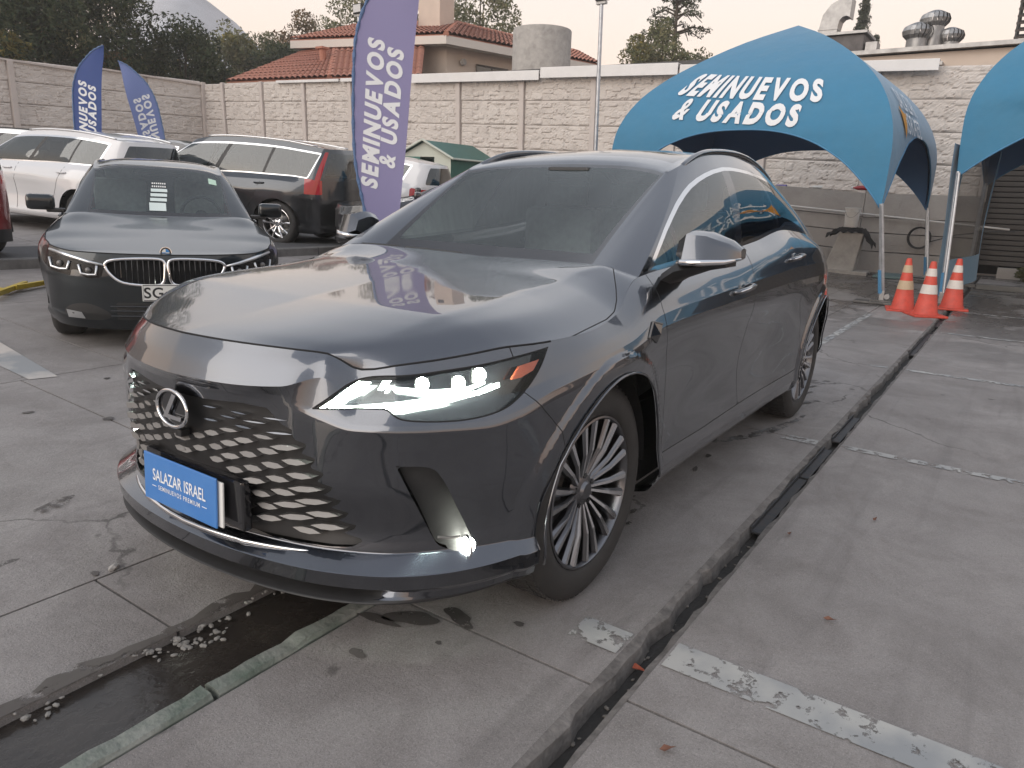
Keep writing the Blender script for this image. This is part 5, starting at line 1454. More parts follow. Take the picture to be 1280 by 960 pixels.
        t = nt.nodes.new('ShaderNodeBsdfTransparent'); ms = nt.nodes.new('ShaderNodeMixShader'); L(r.outputs[0], ms.inputs[0]); L(b.outputs[0], ms.inputs[1]); L(t.outputs[0], ms.inputs[2]); L(ms.outputs[0], o.inputs[0])
        return m
    global worn_; worn_ = worn
    MP = worn('worn_white_paint', (.40, .395, .375), .535); MP2 = worn('thin_white_paint', (.40, .395, .38), .50)
    MP3 = worn('cream_paint', (.50, .46, .42), .72)
    def paint_(x0, x1, y0, y1, m=MP): tag(sheet('painted_line', min(x0, x1), max(x0, x1), y0, y1, .004, m, None, step=.5), kind='structure')
    paint_(.085, .225, 1.262, 4.2); paint_(.085, .225, 4.21, 5.2); paint_(.13, .258, .955, 1.125)
    paint_(-2.41, -2.34, 1.262, 4.2, MP2); paint_(-2.40, -2.30, .93, 1.128, MP2); paint_(-5.07, -4.99, 1.27, 4.2, MP2); paint_(-5.05, -4.99, .95, 1.12, MP2)
    paint_(-7.65, -7.57, 1.30, 4.2, MP2); paint_(-9.9, -9.82, 1.3, 4.2, MP2); paint_(-12.5, -12.4, 1.3, 4.2, MP2); paint_(-8.6, -5.0, .335, .415, MP2)
    # dark curved tyre scuffs between the rear wheel and the gutter
    MT = worn('tyre_scuff', (.075, .070, .067), .47)
    for cx, cy, r0, w_, a0, a1 in ((-4.1, -.45, 1.52, .10, -4, 62), (-4.1, -.45, 1.33, .07, 5, 70), (-4.2, -.3, 1.12, .05, 0, 80), (-3.2, -1.7, 2.62, .07, 55, 84)):
        n_ = 24; V = []
        for i in range(n_+1):
            a = math.radians(a0+(a1-a0)*i/n_); e_ = w_*(.3+.7*math.sin(math.pi*i/n_))
            for r_ in (r0, r0+e_): V.append((cx+r_*math.cos(a), cy+r_*math.sin(a), .0042))
        tag(obj('tyre_mark', V, [(2*i, 2*i+1, 2*i+3, 2*i+2) for i in range(n_)], MT), kind='structure')
    V = [(.02, -4.9), (.06, -3.28), (-.10, -3.24), (-.28, -4.9)]
    V = [(x, y, gz_(x, y)+.004) for x, y in V]
    tag(obj('painted_line', V, [(0, 1, 2, 3)], MP3), kind='structure')
    # raised kerb strips behind the near cars
    M_KB = mat('old_kerb', (.17, .165, .16), rough=.85, noise=(8, .45, 7), bump=(50, .5, .01))
    M_ASPH = mat('driveway_asphalt', (.085, .085, .088), rough=.8, noise=(20, .4, 6), bump=(90, .5, .01))
    A0, A1 = np.array([-1.2, -8.05]), np.array([-5.7, -7.55])
    k = empty('raised_kerb', (0, 0, 0)); tag(k, kind='structure')
    dr = (A1-A0)/np.linalg.norm(A1-A0); nn = np.array([dr[1], -dr[0]]); nn = nn if nn[1] < 0 else -nn
    S = A0-dr*9; Ee = A1+dr*1.6; n = 12
    for i in range(n):
        a = S+(Ee-S)*i/n+dr*.008; b = S+(Ee-S)*(i+1)/n-dr*.008
        V = []
        for p in (a, b):
            z = gz_(*p)
            for off, h in ((0, -.1), (.012, .112), (.03, .125), (.15, .125), (.165, .0)):
                q_ = p+nn*off; V.append((q_[0], q_[1], z+h))
        F = [(j, j+1, j+6, j+5) for j in range(4)]+[(0, 1, 2, 3, 4), (9, 8, 7, 6, 5)]
        obj('kerb_stone', V, F, M_KB, k)
    V = []
    for i in range(n+1):
        p = S+(Ee-S)*i/n
        for off in (.16, .9, 1.8): q_ = p+nn*off; V.append((q_[0], q_[1], gz_(*p)+.10+.02*off))
    F = []
    for i in range(n):
        for j in range(2): F.append((i*3+j, (i+1)*3+j, (i+1)*3+j+1, i*3+j+1))
    tag(obj('driveway', V, F, M_ASPH), kind='structure')
    return g

# ------------------------------------------------------------------ precast stone-faced wall
def stone_mat(name, c0, c1, sc=1.0):
    m = bpy.data.materials.new(name); m.use_nodes = True; nt = m.node_tree; L = nt.links.new; b = nt.nodes['Principled BSDF']; b.inputs['Roughness'].default_value = .9
    geo = nt.nodes.new('ShaderNodeNewGeometry')
    def noise(s, d=6, dist=0., sx=(1, 1, 1)):
        mp = nt.nodes.new('ShaderNodeMapping'); mp.inputs['Scale'].default_value = sx; L(geo.outputs['Position'], mp.inputs['Vector'])
        n = nt.nodes.new('ShaderNodeTexNoise'); n.inputs['Scale'].default_value = s; n.inputs['Detail'].default_value = d; n.inputs['Roughness'].default_value = .65; n.inputs['Distortion'].default_value = dist; L(mp.outputs[0], n.inputs['Vector']); return n.outputs['Fac']
    def rng(v, a, b_, c=0., d=1.):
        r = nt.nodes.new('ShaderNodeMapRange'); r.inputs[1].default_value = a; r.inputs[2].default_value = b_; r.inputs[3].default_value = c; r.inputs[4].default_value = d; L(v, r.inputs[0]); return r.outputs[0]
    x = nt.nodes.new('ShaderNodeMix'); x.data_type = 'RGBA'; x.inputs[6].default_value = (*c0, 1); x.inputs[7].default_value = (*c1, 1); L(rng(noise(1.4), .35, .65), x.inputs[0])
    y = nt.nodes.new('ShaderNodeMix'); y.data_type = 'RGBA'; y.inputs[7].default_value = tuple(c*.55 for c in c0)+(1,); L(x.outputs[2], y.inputs[6]); L(rng(noise(5, 8, 0, (1, 1, .25)), .58, .76, 0, .7), y.inputs[0])
    L(y.outputs[2], b.inputs['Base Color'])
    bp = nt.nodes.new('ShaderNodeBump'); bp.inputs['Strength'].default_value = .5; bp.inputs['Distance'].default_value = .03; L(noise(9*sc, 6, .5), bp.inputs['Height']); L(bp.outputs[0], b.inputs['Normal'])
    return m
M_WALL = stone_mat('wall_panel_concrete', (.60, .555, .515), (.53, .485, .45), 2.0)
M_POST = stone_mat('wall_post_concrete', (.50, .45, .42), (.56, .505, .47))
M_PLINTH = stone_mat('plinth_concrete', (.36, .34, .32), (.30, .28, .265))
M_TRIMW = mat('white_flashing', (.72, .71, .70), rough=.45, noise=(3, .1, 4))

def relief_mesh(name, w, h, seed, n=(60, 20)):
    """stone-like relief on a flat panel: irregular blocks standing proud"""
    rg = np.random.default_rng(seed); nx, nz = n
    S = []
    z = 0
    while z < h:
        rh = rg.uniform(.09, .19); x = -rg.uniform(0, .2)
        while x < w:
            rw = rg.uniform(.10, .42); q0 = z+rg.uniform(-.03, .03); S.append((x+.006, min(x+rw, w)-.006, q0+.005, min(q0+rh*rg.uniform(.8, 1.25), h)-.005, rg.uniform(.010, .040), rg.uniform(-.10, .10), rg.uniform(-.10, .10))); x += rw
        z += rh
    V, F = [], []
    for i in range(nx+1):
        for j in range(nz+1):
            x = w*i/nx; zz = h*j/nz; d = .0
            if 0 < i < nx and 0 < j < nz:
                xq = x+rg.uniform(-.008, .008); zq = zz+rg.uniform(-.008, .008)
                for (a, b, c, e, q, sx, sz) in S:
                    if a <= xq <= b and c <= zq <= e: d = q+sx*(xq-(a+b)/2)+sz*(zq-(c+e)/2)
                d = max(0, d+rg.uniform(-.006, .006))
            V.append((d, x, zz))
    for i in range(nx):
        for j in range(nz):
            a = i*(nz+1)+j; F.append((a, a+nz+1, a+nz+2, a+1))
    me = bpy.data.meshes.new(name); me.from_pydata(V, [], F); me.update(); return me

LEAN = -.021                                                  # verticals lean this much against the lot's plane
def wall_run(name, label, p0, p1, n, top0, top1, rows, base_fn, rh=.67, plinth=True, phase=0.0, group=None, bays=None):
    """n bays from p0 to p1; panels face the left-hand normal of p0->p1"""
    p0, p1 = np.array(p0, float), np.array(p1, float); L = np.linalg.norm(p1-p0); dr = (p1-p0)/L; w = L/n
    ang = math.atan2(dr[1], dr[0])-math.pi/2
    root = empty(name, (p0[0], p0[1], base_fn(*p0))); tag(root, label, 'wall', group)
    inv = root.location
    meshes = [relief_mesh('stone_panel', w-.16, rh-.022, s) for s in (3, 5, 8, 13)]
    for me in meshes: me.materials.append(M_WALL)
    slope = math.atan2(top1-top0, L)
    k = 0
    for i in range(n):
        a = p0+dr*(i*w+.08); zt = top0+(top1-top0)*(i*w+.08)/L
        for r in range(rows):
            o = bpy.data.objects.new('stone_panel', meshes[(k*7+i*3+r) % 4]); COL.objects.link(o); o.parent = root; k += 1
            z = zt-(r+1)*rh+.011
            lean = LEAN*(z-1.0) if abs(dr[1]) > .5 else 0
            o.location = (a[0]-inv[0], a[1]+lean-inv[1], z-inv[2]); o.rotation_euler = (slope if abs(dr[1]) > .5 else slope, 0, ang)
    for i in range(n+1):
        q = p0+dr*i*w; zt = top0+(top1-top0)*i/n+.03; zb = zt-.03-rows*rh-.05
        bm = bmesh.new(); box(bm, (0, 0, (zt+zb)/2-inv[2]), (.16, .155, zt-zb), bevel=.012)
        for v in bm.verts: v.co.y += LEAN*(v.co.z+inv[2]-1.0)
        o = bobj('wall_post', bm, M_POST, root, loc=(q[0]-inv[0]+.0, q[1]-inv[1], 0), rot=(0, 0, 0))
        if abs(dr[0]) > .5: o.rotation_euler = (0, 0, math.pi/2)
    # backing so that no light leaks through joints
    nrm = np.array([-dr[1], dr[0]])*-1
    V = []
    for q, zt in ((p0, top0), (p1, top1)):
        for off in (.02, .14):
            b = q-np.array([dr[1], -dr[0]])*off if False else q+np.array([-dr[1], dr[0]])*off
            V += [(b[0]-inv[0], b[1]-inv[1], zt-rows*rh-.1-inv[2]), (b[0]-inv[0], b[1]+LEAN*(zt-1)-inv[1], zt-.01-inv[2])]
    obj('backing', V, [(0, 1, 5, 4), (2, 6, 7, 3), (1, 3, 7, 5), (0, 2, 3, 1), (4, 5, 7, 6)], M_POST, root)
    return root, w

def build_walls():
    top = lambda y: 4.345-.0365*y
    # back wall, faces +x.  p0->p1 along +y: normal to the right is +x
    y0 = -27.155; w = 2.346
    n = 12
    r, _ = wall_run('concrete_wall', 'long pale stone-faced concrete panel wall behind the cars and the first blue tent', (-16.40, y0), (-16.70, y0+n*w), n, top(y0), top(y0+n*w), 4, gz_)
    # lower plinth courses with a ledge, in front of the wall foot
    pl = empty('wall_plinth', (-16.3, 0, 0)); tag(pl, 'grey stepped concrete plinth along the foot of the panel wall', 'wall')
    for (x1, za, zb_) in ((-16.20, 1.18, 1.70), (-16.12, .85, 1.17), (-16.05, .45, .84), (-15.98, -.1, .44)):
        yy = -26.0
        while yy < .95:
            L = 3.1; y2 = min(yy+L, 1.0)
            g0 = gz_(-16, yy)*.92; g1 = gz_(-16, y2)*.92
            V = []
            for q, g in ((yy+.006, g0), (y2-.006, g1)):
                V += [(-.5, q, za+g), (x1+16.3, q, za+g), (x1+16.3+.01, q, zb_+g-.01), (-.5, q, zb_+g)]
            obj('plinth_course', V, [(0, 1, 5, 4), (1, 2, 6, 5), (2, 3, 7, 6), (0, 3, 2, 1), (4, 5, 6, 7)], M_PLINTH, pl)
            yy += L
    # left wall, faces +y: run it from -x to +x with the same construction turned
    p0 = (-16.34, -26.15)
    root = empty('concrete_wall', (p0[0], p0[1], gz_(*p0))); tag(root, 'stone-faced concrete panel wall on the left under the dark trees, behind the small flags', 'wall')
    iz = gz_(*p0); w = 2.3; t0, t1 = 5.316, -.037
    meshes = [relief_mesh('stone_panel', w-.14, .66, s) for s in (21, 22, 23)]
    for me in meshes: me.materials.append(M_WALL)
    for i in range(10):
        zt = t0+t1*i*w
        for r in range(5):
            o = bpy.data.objects.new('stone_panel', meshes[(i*2+r) % 3]); COL.objects.link(o); o.parent = root
            o.location = (i*w+w-.07, 0, zt-(r+1)*.68-iz); o.rotation_euler = (0, 0, math.pi/2)
            o.rotation_euler = (math.atan(-t1), 0, math.pi/2)
        if i in (0, 3, 6, 9) or i > 3:
            bm = bmesh.new(); box(bm, (0, .03, zt-1.75-iz), (.17, .2, 3.56), bevel=.012); bobj('wall_post', bm, M_POST, root, loc=(i*w, 0, 0))
    V = [(0, -.03, t0-3.5-iz), (23, -.03, t0+t1*23-3.5-iz), (23, -.03, t0+t1*23-iz), (0, -.03, t0-iz), (0, -.15, t0-iz), (23, -.15, t0+t1*23-iz)]
    obj('backing', V, [(0, 1, 2, 3), (3, 2, 5, 4)], M_POST, root)
    for i in range(5):
        a, b = i*4.6, (i+1)*4.6-.02
        bm = bmesh.new(); box(bm, ((a+b)/2, -.02, t0+t1*(a+b)/2+.03-iz), (b-a, .22, .06), rot=None); o = bobj('coping', bm, M_POST, root)
    # white flashing boards laid along the wall top
    for (ya, yb, za, h) in ((-21.5, -18.2, .03, .08), (-18.1, -15.05, .04, .10), (-14.9, -10.05, .10, .25), (-10.0, -5.9, .17, .27), (-5.85, -4.7, .12, .27), (-1.75, -.12, .08, .22)):
        fl = empty('flashing_board', (-16.35, ya, 0)); L = yb-ya
        tag(fl, {-21.5: 'thin white flashing strip on the wall top near the lower tiled roof', -18.1: 'thin white flashing strip on the wall top just right of the big flag', -14.9: 'white flashing board on the wall top below the house window',
                 -10.0: 'long white flashing board on the wall top below the concrete tank', -5.85: 'short white flashing board on the wall top meeting the first tent', -1.75: 'white flashing board on the wall top right of the first tent'}[ya], 'flashing')
        bm = bmesh.new(); z0 = top(ya)+za-h/2; z1 = top(yb)+za-h/2
        vs = box(bm, (0, L/2, 0), (.03, L, h), bevel=.006)
        for v in bm.verts: v.co.z += z0+(z1-z0)*v.co.y/L; v.co.y += LEAN*3.4
        bobj('board', bm, M_TRIMW, fl)
        bm = bmesh.new()
        vs = box(bm, (-.14, L/2, h/2+.0), (.28, L-.02, .012))
        for v in bm.verts: v.co.z += z0+(z1-z0)*v.co.y/L+.004; v.co.y += LEAN*3.4
        bobj('top_sheet', bm, M_TRIMW, fl)

# ------------------------------------------------------------------ house, tank, roofs beyond the wall
M_TILE = mat('clay_tile', (.42, .17, .11), rough=.8, noise=(2.2, .75, 6, (.30, .12, .085)), noise2=(14, .6, 4, (.50, .25, .18)))
M_CREAM = mat('cream_render', (.62, .52, .44), rough=.85, noise=(1.5, .12, 4))
M_FASCIA = mat('pale_fascia', (.62, .57, .52), rough=.7)
M_GREYC = mat('weathered_concrete', (.36, .34, .32), rough=.9, noise=(2.0, .8, 7, (.20, .19, .18)), noise2=(5, .7, 6, (.50, .48, .45)), bump=(20, .4, .02))
M_ZINC = mat('zinc_sheet', (.40, .40, .40), rough=.45, metal=.8, noise=(4, .4, 5))
M_DKROOF = mat('dark_roof_sheet', (.10, .10, .10), rough=.7, noise=(3, .4, 5))

def tile_roof(name, parent, e0, e1, r1, r0, pitch=.26, course=.42):
    """rows of barrel tiles between an eave (e0-e1) and a ridge (r0-r1)"""
    e0, e1, r0, r1 = map(lambda p: np.array(p, float), (e0, e1, r0, r1))
    L = np.linalg.norm(e1-e0); na = max(3, int(L/pitch)); H = np.linalg.norm((r0+r1)/2-(e0+e1)/2); nr = max(3, int(H/course))
    nrm = np.cross(e1-e0, (r0+r1)/2-(e0+e1)/2); nrm /= np.linalg.norm(nrm)
    if nrm[2] < 0: nrm = -nrm
    V, F = [], []; m = 5
    for r in range(nr):
        for end in (0, 1):
            t = (r+end*1.12)/nr; lift = .07 if end == 0 else .035
            for i in range(na*m+1):
                s = i/(na*m); ph = (i % m)/m
                p = (e0*(1-s)+e1*s)*(1-t)+(r0*(1-s)+r1*s)*t
                V.append(p+nrm*(lift+.085*math.sin(math.pi*ph)-.02*(r % 2)*.3))
        b = r*2*(na*m+1)
        for i in range(na*m): F.append((b+i, b+i+1, b+na*m+1+i+1, b+na*m+1+i))
    o = obj(name, V, F, M_TILE, parent); o['kind'] = 'stuff'
    V = [e0-nrm*.0, e1-nrm*.0, r1-nrm*.0, r0-nrm*.0, e0-nrm*.1, e1-nrm*.1]
    obj('roof_deck', V, [(0, 1, 2, 3), (0, 4, 5, 1)], M_TILE, parent)
    return o
def quad(name, P, m, parent, thick=None):
    return obj(name, P, [tuple(range(len(P)))], m, parent)
def slab3(name, a, b, h, d, m, parent):
    """upright board from a to b (top edge), height h, thickness vector d"""
    a, b, d = np.array(a, float), np.array(b, float), np.array(d, float); u = np.array([0, 0, -h])
    V = [a, b, b+u, a+u, a+d, b+d, b+u+d, a+u+d]
    return obj(name, V, [(0, 1, 2, 3), (7, 6, 5, 4), (0, 4, 5, 1), (3, 2, 6, 7), (0, 3, 7, 4), (1, 5, 6, 2)], m, parent)
def ridge(parent, a, b, r=.11):
    a, b = np.array(a, float), np.array(b, float); n = max(2, int(np.linalg.norm(b-a)/.4))
    bm = bmesh.new()
    for i in range(n):
        p, q_ = a+(b-a)*i/n, a+(b-a)*(i+1.15)/n
        cyl(bm, p+[0, 0, .03], q_+[0, 0, .03], r*1.1, r*.9, seg=8)
    o = bobj('ridge_tile', bm, M_TILE, parent, smooth=True, angle=50); o['kind'] = 'stuff'
def build_house():
    h = empty('tiled_house', (-24, -22, 1.2)); tag(h, 'cream house with orange clay tile roofs and a chimney beyond the wall', 'house')
    o = np.array(h.location)
    P = lambda *p: np.array(p, float)-o
    E0, E1, E3 = P(-21.8, -27.4, 7.97), P(-23.0, -19.1, 7.72), P(-31.9, -16.7, 7.75)
    R0, R1, R3 = P(-26.2, -27.1, 9.45), P(-26.7, -21.55, 9.05), P(-33.6, -19.0, 8.75)
    tile_roof('roof_tiles', h, E0, E1, R1, R0); tile_roof('roof_tiles', h, E1, E3, R3, R1)
    ridge(h, E1, R1); ridge(h, R0, R1); ridge(h, R1, R3)
    for a, b, d in ((E0, E1, (-.5, 0, 0)), (E1, E3, (0, -.5, 0))): slab3('fascia', a-[0, 0, .03], b-[0, 0, .03], .32, d, M_FASCIA, h)
    W0, W1, W3 = P(-22.6, -27.0, 7.6), P(-23.8, -19.75, 7.5), P(-31.9, -17.45, 7.5)
    slab3('wall', W0, W1, 6, (-.2, 0, 0), M_CREAM, h); slab3('wall', W1, W3, 6, (0, -.2, 0), M_CREAM, h)
    # lower wing
    L0, L1, L2 = P(-17.85, -26.7, 5.58), P(-19.2, -21.9, 5.66), P(-20.5, -18.2, 5.68); T, T2 = P(-22.5, -25.2, 7.55), P(-23.4, -20.6, 7.5)
    tile_roof('roof_tiles', h, L0, L1, T, P(-22.2, -27.0, 7.45)); tile_roof('roof_tiles', h, L1, L2, T2, T); ridge(h, L1, T)
    slab3('fascia', L0-[0, 0, .03], L1-[0, 0, .03], .25, (-.4, 0, 0), M_FASCIA, h); slab3('fascia', L1-[0, 0, .03], L2-[0, 0, .03], .25, (-.4, 0, 0), M_FASCIA, h)
    # window in the side wall, round vent, chimney, roof vents
    wx0, wx1 = np.array([-25.3, -19.32, 0])-o*[1, 1, 0], np.array([-27.0, -18.84, 0])-o*[1, 1, 0]
    w = obj('window', [(wx0[0], wx0[1]+.03, 6.15-o[2]), (wx1[0], wx1[1]+.03, 6.15-o[2]), (wx1[0], wx1[1]+.03, 6.92-o[2]), (wx0[0], wx0[1]+.03, 6.92-o[2])], [(0, 1, 2, 3)], M_DARKG, h)
    bm = bmesh.new()
    pts = [(wx0[0], wx0[1]+.05, 6.15-o[2]), (wx1[0], wx1[1]+.05, 6.15-o[2]), (wx1[0], wx1[1]+.05, 6.92-o[2]), (wx0[0], wx0[1]+.05, 6.92-o[2])]
    tube(bm, pts, .045, seg=6, closed=True); m = (np.array(pts[0])+pts[1])/2; m2 = (np.array(pts[2])+pts[3])/2; cyl(bm, m, m2, .03, seg=6)
    bobj('frame', bm, mat('window_frame', (.12, .11, .10), rough=.5), w)
    bm = bmesh.new(); cyl(bm, P(-24.5, -19.45, 6.9), P(-24.5, -19.3, 6.92), .13, seg=14); bobj('wall_vent', bm, M_GREYC, h)
    bm = bmesh.new(); c = P(-25.4, -21.7, 9.7); box(bm, c, (1.0, 1.25, 2.6)); bobj('chimney', bm, M_CREAM, h)
    ch = bpy.data.objects[[x.name for x in h.children if x.name.startswith('chimney')][0]]
    bm = bmesh.new(); box(bm, c+[.47, -.25, .75], (.1, .42, .5)); bobj('chimney_opening', bm, M_VOID, ch)
    for p in ((-20.9, -24.2, 6.75), (-21.5, -22.6, 6.7), (-24.2, -22.4, 8.55)):
        bm = bmesh.new(); q = P(*p); cyl(bm, q-[0, 0, .3], q+[0, 0, .45], .14, seg=10); box(bm, q+[0, 0, .48], (.42, .42, .08)); bobj('roof_vent', bm, M_TILE, h)
    return h

def build_beyond():
    # round concrete tank
    bm = bmesh.new(); R = 1.08; prof = [(R-.1, 3.0), (R, 3.0), (R, 7.25), (R-.02, 7.30), (R-.14, 7.30), (R-.14, 6.9), (.01, 6.9)]
    lathe(bm, prof, seg=40, axis='z'); t = bobj('concrete_tank', bm, M_GREYC, smooth=True, angle=30, loc=(-22.4, -14.0, 0)); tag(t, 'round weathered concrete tank rising between the tiled roof parts', 'tank')
    # dark low roof edge behind the wall and the right-hand buildings
    b = empty('low_shed_roof', (-18.4, -10, 4.5)); tag(b, 'long dark low roof edge just above the wall in the middle', 'roof')
    bm = bmesh.new(); box(bm, (-1.2, .6, .62), (2.6, 9.2, .16)); 
    for v in bm.verts: v.co.z += -.018*v.co.y
    bobj('roof_sheet', bm, M_DKROOF, b); bm = bmesh.new(); box(bm, (-1.3, .6, -1.2), (2.2, 8.9, 3.4)); bobj('wall', bm, M_CREAM, b)
    b = empty('workshop_building', (-20, 1.0, 0)); tag(b, 'low pale workshop building with metal roof edge behind the right end of the wall', 'building')
    bm = bmesh.new(); box(bm, (-2.2, -.2, 2.5), (4.6, 6.6, 5.35)); bobj('wall', bm, M_CREAM, b)
    bm = bmesh.new(); box(bm, (-2.2, -.2, 5.26), (5.0, 7.0, .10)); bobj('roof_edge', bm, M_ZINC, b)
    bm = bmesh.new(); box(bm, (-.6, -3.3, 4.86), (2.2, 3.6, .08)); bobj('roof_edge', bm, M_ZINC, b)
    # bent square exhaust duct over a plant box
    d = empty('exhaust_duct', (-22.9, -3.95, 5.5)); tag(d, 'bent square metal exhaust duct rising behind the first blue tent', 'duct')
    def duct(pts, w):
        bm = bmesh.new(); rings = []
        for (y, z, a) in pts:
            c, s = math.cos(a), math.sin(a)
            rings.append([bm.verts.new((dx, y+dy*c, z+dy*s)) for dx, dy in ((-w/2, -w/2), (w/2, -w/2), (w/2, w/2), (-w/2, w/2))])
        for r0, r1 in zip(rings[:-1], rings[1:]):
            for k in range(4): bm.faces.new((r0[k], r0[(k+1) % 4], r1[(k+1) % 4], r1[k]))
        bm.faces.new(rings[0]); bm.faces.new(rings[-1]); return bm
    bobj('duct', duct([(-.1, -.2, 0), (-.1, .55, 0), (-.07, 1.05, 0), (-.02, 1.32, -.35), (.12, 1.5, -.8), (.32, 1.58, -1.25), (.5, 1.55, -1.6)], .52), M_ZINC, d)
    bm = bmesh.new()
    for z in (.2, .6, 1.0): box(bm, (0, -.1+.02*z, z), (.56, .56, .03))
    bobj('duct_flange', bm, M_ZINC, d)
    hb = empty('plant_box', (-22.6, -3.3, 5.2)); tag(hb, 'dark metal plant box on the roof beside the bent exhaust duct', 'machine')
    bm = bmesh.new(); box(bm, (0, -.1, .55), (1.2, 1.1, .85), bevel=.03)
    bobj('housing', bm, mat('plant_grey', (.13, .12, .12), rough=.6, metal=.4, noise=(6, .4, 4)), hb); bm = bmesh.new(); box(bm, (0, -.1, 1.02), (1.4, 1.25, .07)); box(bm, (.3, .65, .5), (.5, .3, .5)); bobj('cover', bm, M_ZINC, hb)
    # three turbine vents
    first = None
    for i, (x, y, z, s, l) in enumerate(((-25.5, -2.0, 6.45, 1.0, 'left of three spinning metal roof vents on the workshop roof'), (-25.9, -1.62, 6.85, .98, 'topmost middle one of three spinning metal roof vents'), (-26.1, -1.15, 6.4, .9, 'right of three spinning metal roof vents on the workshop roof'))):
        v = empty('roof_turbine', (x, y, z)); v.scale = (s,)*3; tag(v, l, 'vent', 'turbine vents on the roof')
        bm = bmesh.new(); cyl(bm, (0, 0, -1.6), (0, 0, .12), .30, seg=16); bobj('stack', bm, M_ZINC, v, smooth=True, angle=40)
        for k in range(18):
            a = 2*math.pi*k/18
            bm = bmesh.new(); pr_ = [(.30, .10), (.42, .22), (.45, .34), (.40, .47), (.22, .56)]
            V = []
            for j, (r, zz) in enumerate(pr_):
                for da in (-.13, .17): V.append(bm.verts.new((r*math.cos(a+da+.05*j)*(1 if da < 0 else .93), r*math.sin(a+da+.05*j)*(1 if da < 0 else .93), zz)))
            for j in range(4): bm.faces.new((V[2*j], V[2*j+1], V[2*j+3], V[2*j+2]))
            bobj('blade', bm, M_ZINC, v)
        bm = bmesh.new(); lathe(bm, [(.24, .55), (.12, .60), (.005, .61)], seg=16, axis='z'); bobj('cap', bm, M_ZINC, v)
    # louvred stack at the right frame edge
    l = empty('louvre_tower', (-22.3, 1.15, 5.4)); tag(l, 'dark louvred tower of stacked slats at the top right edge', 'tower')
    me = None
    for k in range(12):
        if me is None:
            bm = bmesh.new(); box(bm, (0, 0, 0), (.8, .8, .05)); o = bobj('louvre_slat', bm, mat('dark_louvre', (.07, .055, .05), rough=.7), l); me = o.data
        else: o = bpy.data.objects.new('louvre_slat', me); COL.objects.link(o); o.parent = l
        o.location = (0, 0, .1+.17*k); o.rotation_euler = (0, .25, 0)
    bm = bmesh.new()
    for dx in (-.36, .36):
        for dy in (-.36, .36): cyl(bm, (dx, dy, -.5), (dx, dy, 2.2), .03, seg=6)
    bobj('frame', bm, M_BLACK, l)
    # dark slatted gate right of the wall
    g = empty('slatted_gate', (-17.3, 1.05, 0)); tag(g, 'dark grey gate of horizontal slats behind the second blue tent', 'gate')
    me = None; M_SL = mat('dark_slat', (.060, .055, .052), rough=.55, noise=(5, .5, 5, (.10, .09, .085)))
    for k in range(32):
        if me is None:
            bm = bmesh.new(); box(bm, (0, 4.2, 0), (.05, 8.4, .088), bevel=.006); o = bobj('gate_slat', bm, M_SL, g); me = o.data
        else: o = bpy.data.objects.new('gate_slat', me); COL.objects.link(o); o.parent = g
        o.location = (random.uniform(-.008, .008), 0, .30+.112*k); o.rotation_euler = (random.uniform(-.001, .001), .12, 0)
    for y in (0.02, 2.8, 5.6, 8.3):
        bm = bmesh.new(); box(bm, (-.07, y, 1.9), (.08, .10, 3.8)); bobj('gate_post', bm, M_BLACK, g)
    bm = bmesh.new(); box(bm, (-.2, 4.2, 1.9), (.05, 8.4, 3.7)); bobj('backing', bm, M_VOID, g)
    kb = obj('low_kerb', [(-17.0, 1.5, 0), (-17.0, 9, 0), (-17.0, 9, .22), (-17.0, 1.5, .22), (-17.25, 1.5, .22), (-17.25, 9, .22)], [(0, 1, 2, 3), (3, 2, 5, 4)], M_PLINTH); tag(kb, kind='structure')

def leaf_mat(name, cols):
    m = bpy.data.materials.new(name); m.use_nodes = True; nt = m.node_tree; L = nt.links.new; b = nt.nodes['Principled BSDF']; b.inputs['Roughness'].default_value = .75; b.inputs['Specular IOR Level'].default_value = .25
    g = nt.nodes.new('ShaderNodeNewGeometry'); r = nt.nodes.new('ShaderNodeValToRGB'); L(g.outputs['Random Per Island'], r.inputs[0])
    e = r.color_ramp.elements; e[0].color = (*cols[0], 1); e[1].color = (*cols[-1], 1)
    for i, c in enumerate(cols[1:-1]): q = e.new((i+1)/(len(cols)-1)); q.color = (*c, 1)
    n = nt.nodes.new('ShaderNodeTexNoise'); n.inputs['Scale'].default_value = .7; n.inputs['Detail'].default_value = 3; L(g.outputs['Position'], n.inputs['Vector'])
    mr = nt.nodes.new('ShaderNodeMapRange'); mr.inputs[1].default_value = .35; mr.inputs[2].default_value = .65; mr.inputs[3].default_value = .65; mr.inputs[4].default_value = 1.3; L(n.outputs['Fac'], mr.inputs[0])
    x = nt.nodes.new('ShaderNodeMix'); x.data_type = 'RGBA'; x.blend_type = 'MULTIPLY'; x.inputs[0].default_value = 1; L(r.outputs[0], x.inputs[6]); L(mr.outputs[0], x.inputs[7]); L(x.outputs[2], b.inputs['Base Color'])
    t = nt.nodes.new('ShaderNodeBsdfTranslucent'); L(x.outputs[2], t.inputs[0]); ms = nt.nodes.new('ShaderNodeMixShader'); ms.inputs[0].default_value = .25
    o = nt.nodes['Material Output']; L(b.outputs[0], ms.inputs[1]); L(t.outputs[0], ms.inputs[2]); L(ms.outputs[0], o.inputs[0])
    return m
LM_DARK = leaf_mat('dark_leaf', [(.026, .042, .022), (.040, .060, .030), (.060, .080, .038), (.095, .095, .045)])
LM_MID = leaf_mat('mid_leaf', [(.09, .105, .05), (.13, .145, .07), (.18, .175, .09), (.23, .20, .11)])  # greens lightened to stand in for haze on the distant trees
LM_YEL = leaf_mat('yellow_leaf', [(.14, .13, .045), (.22, .19, .06), (.32, .26, .08), (.12, .12, .05)])
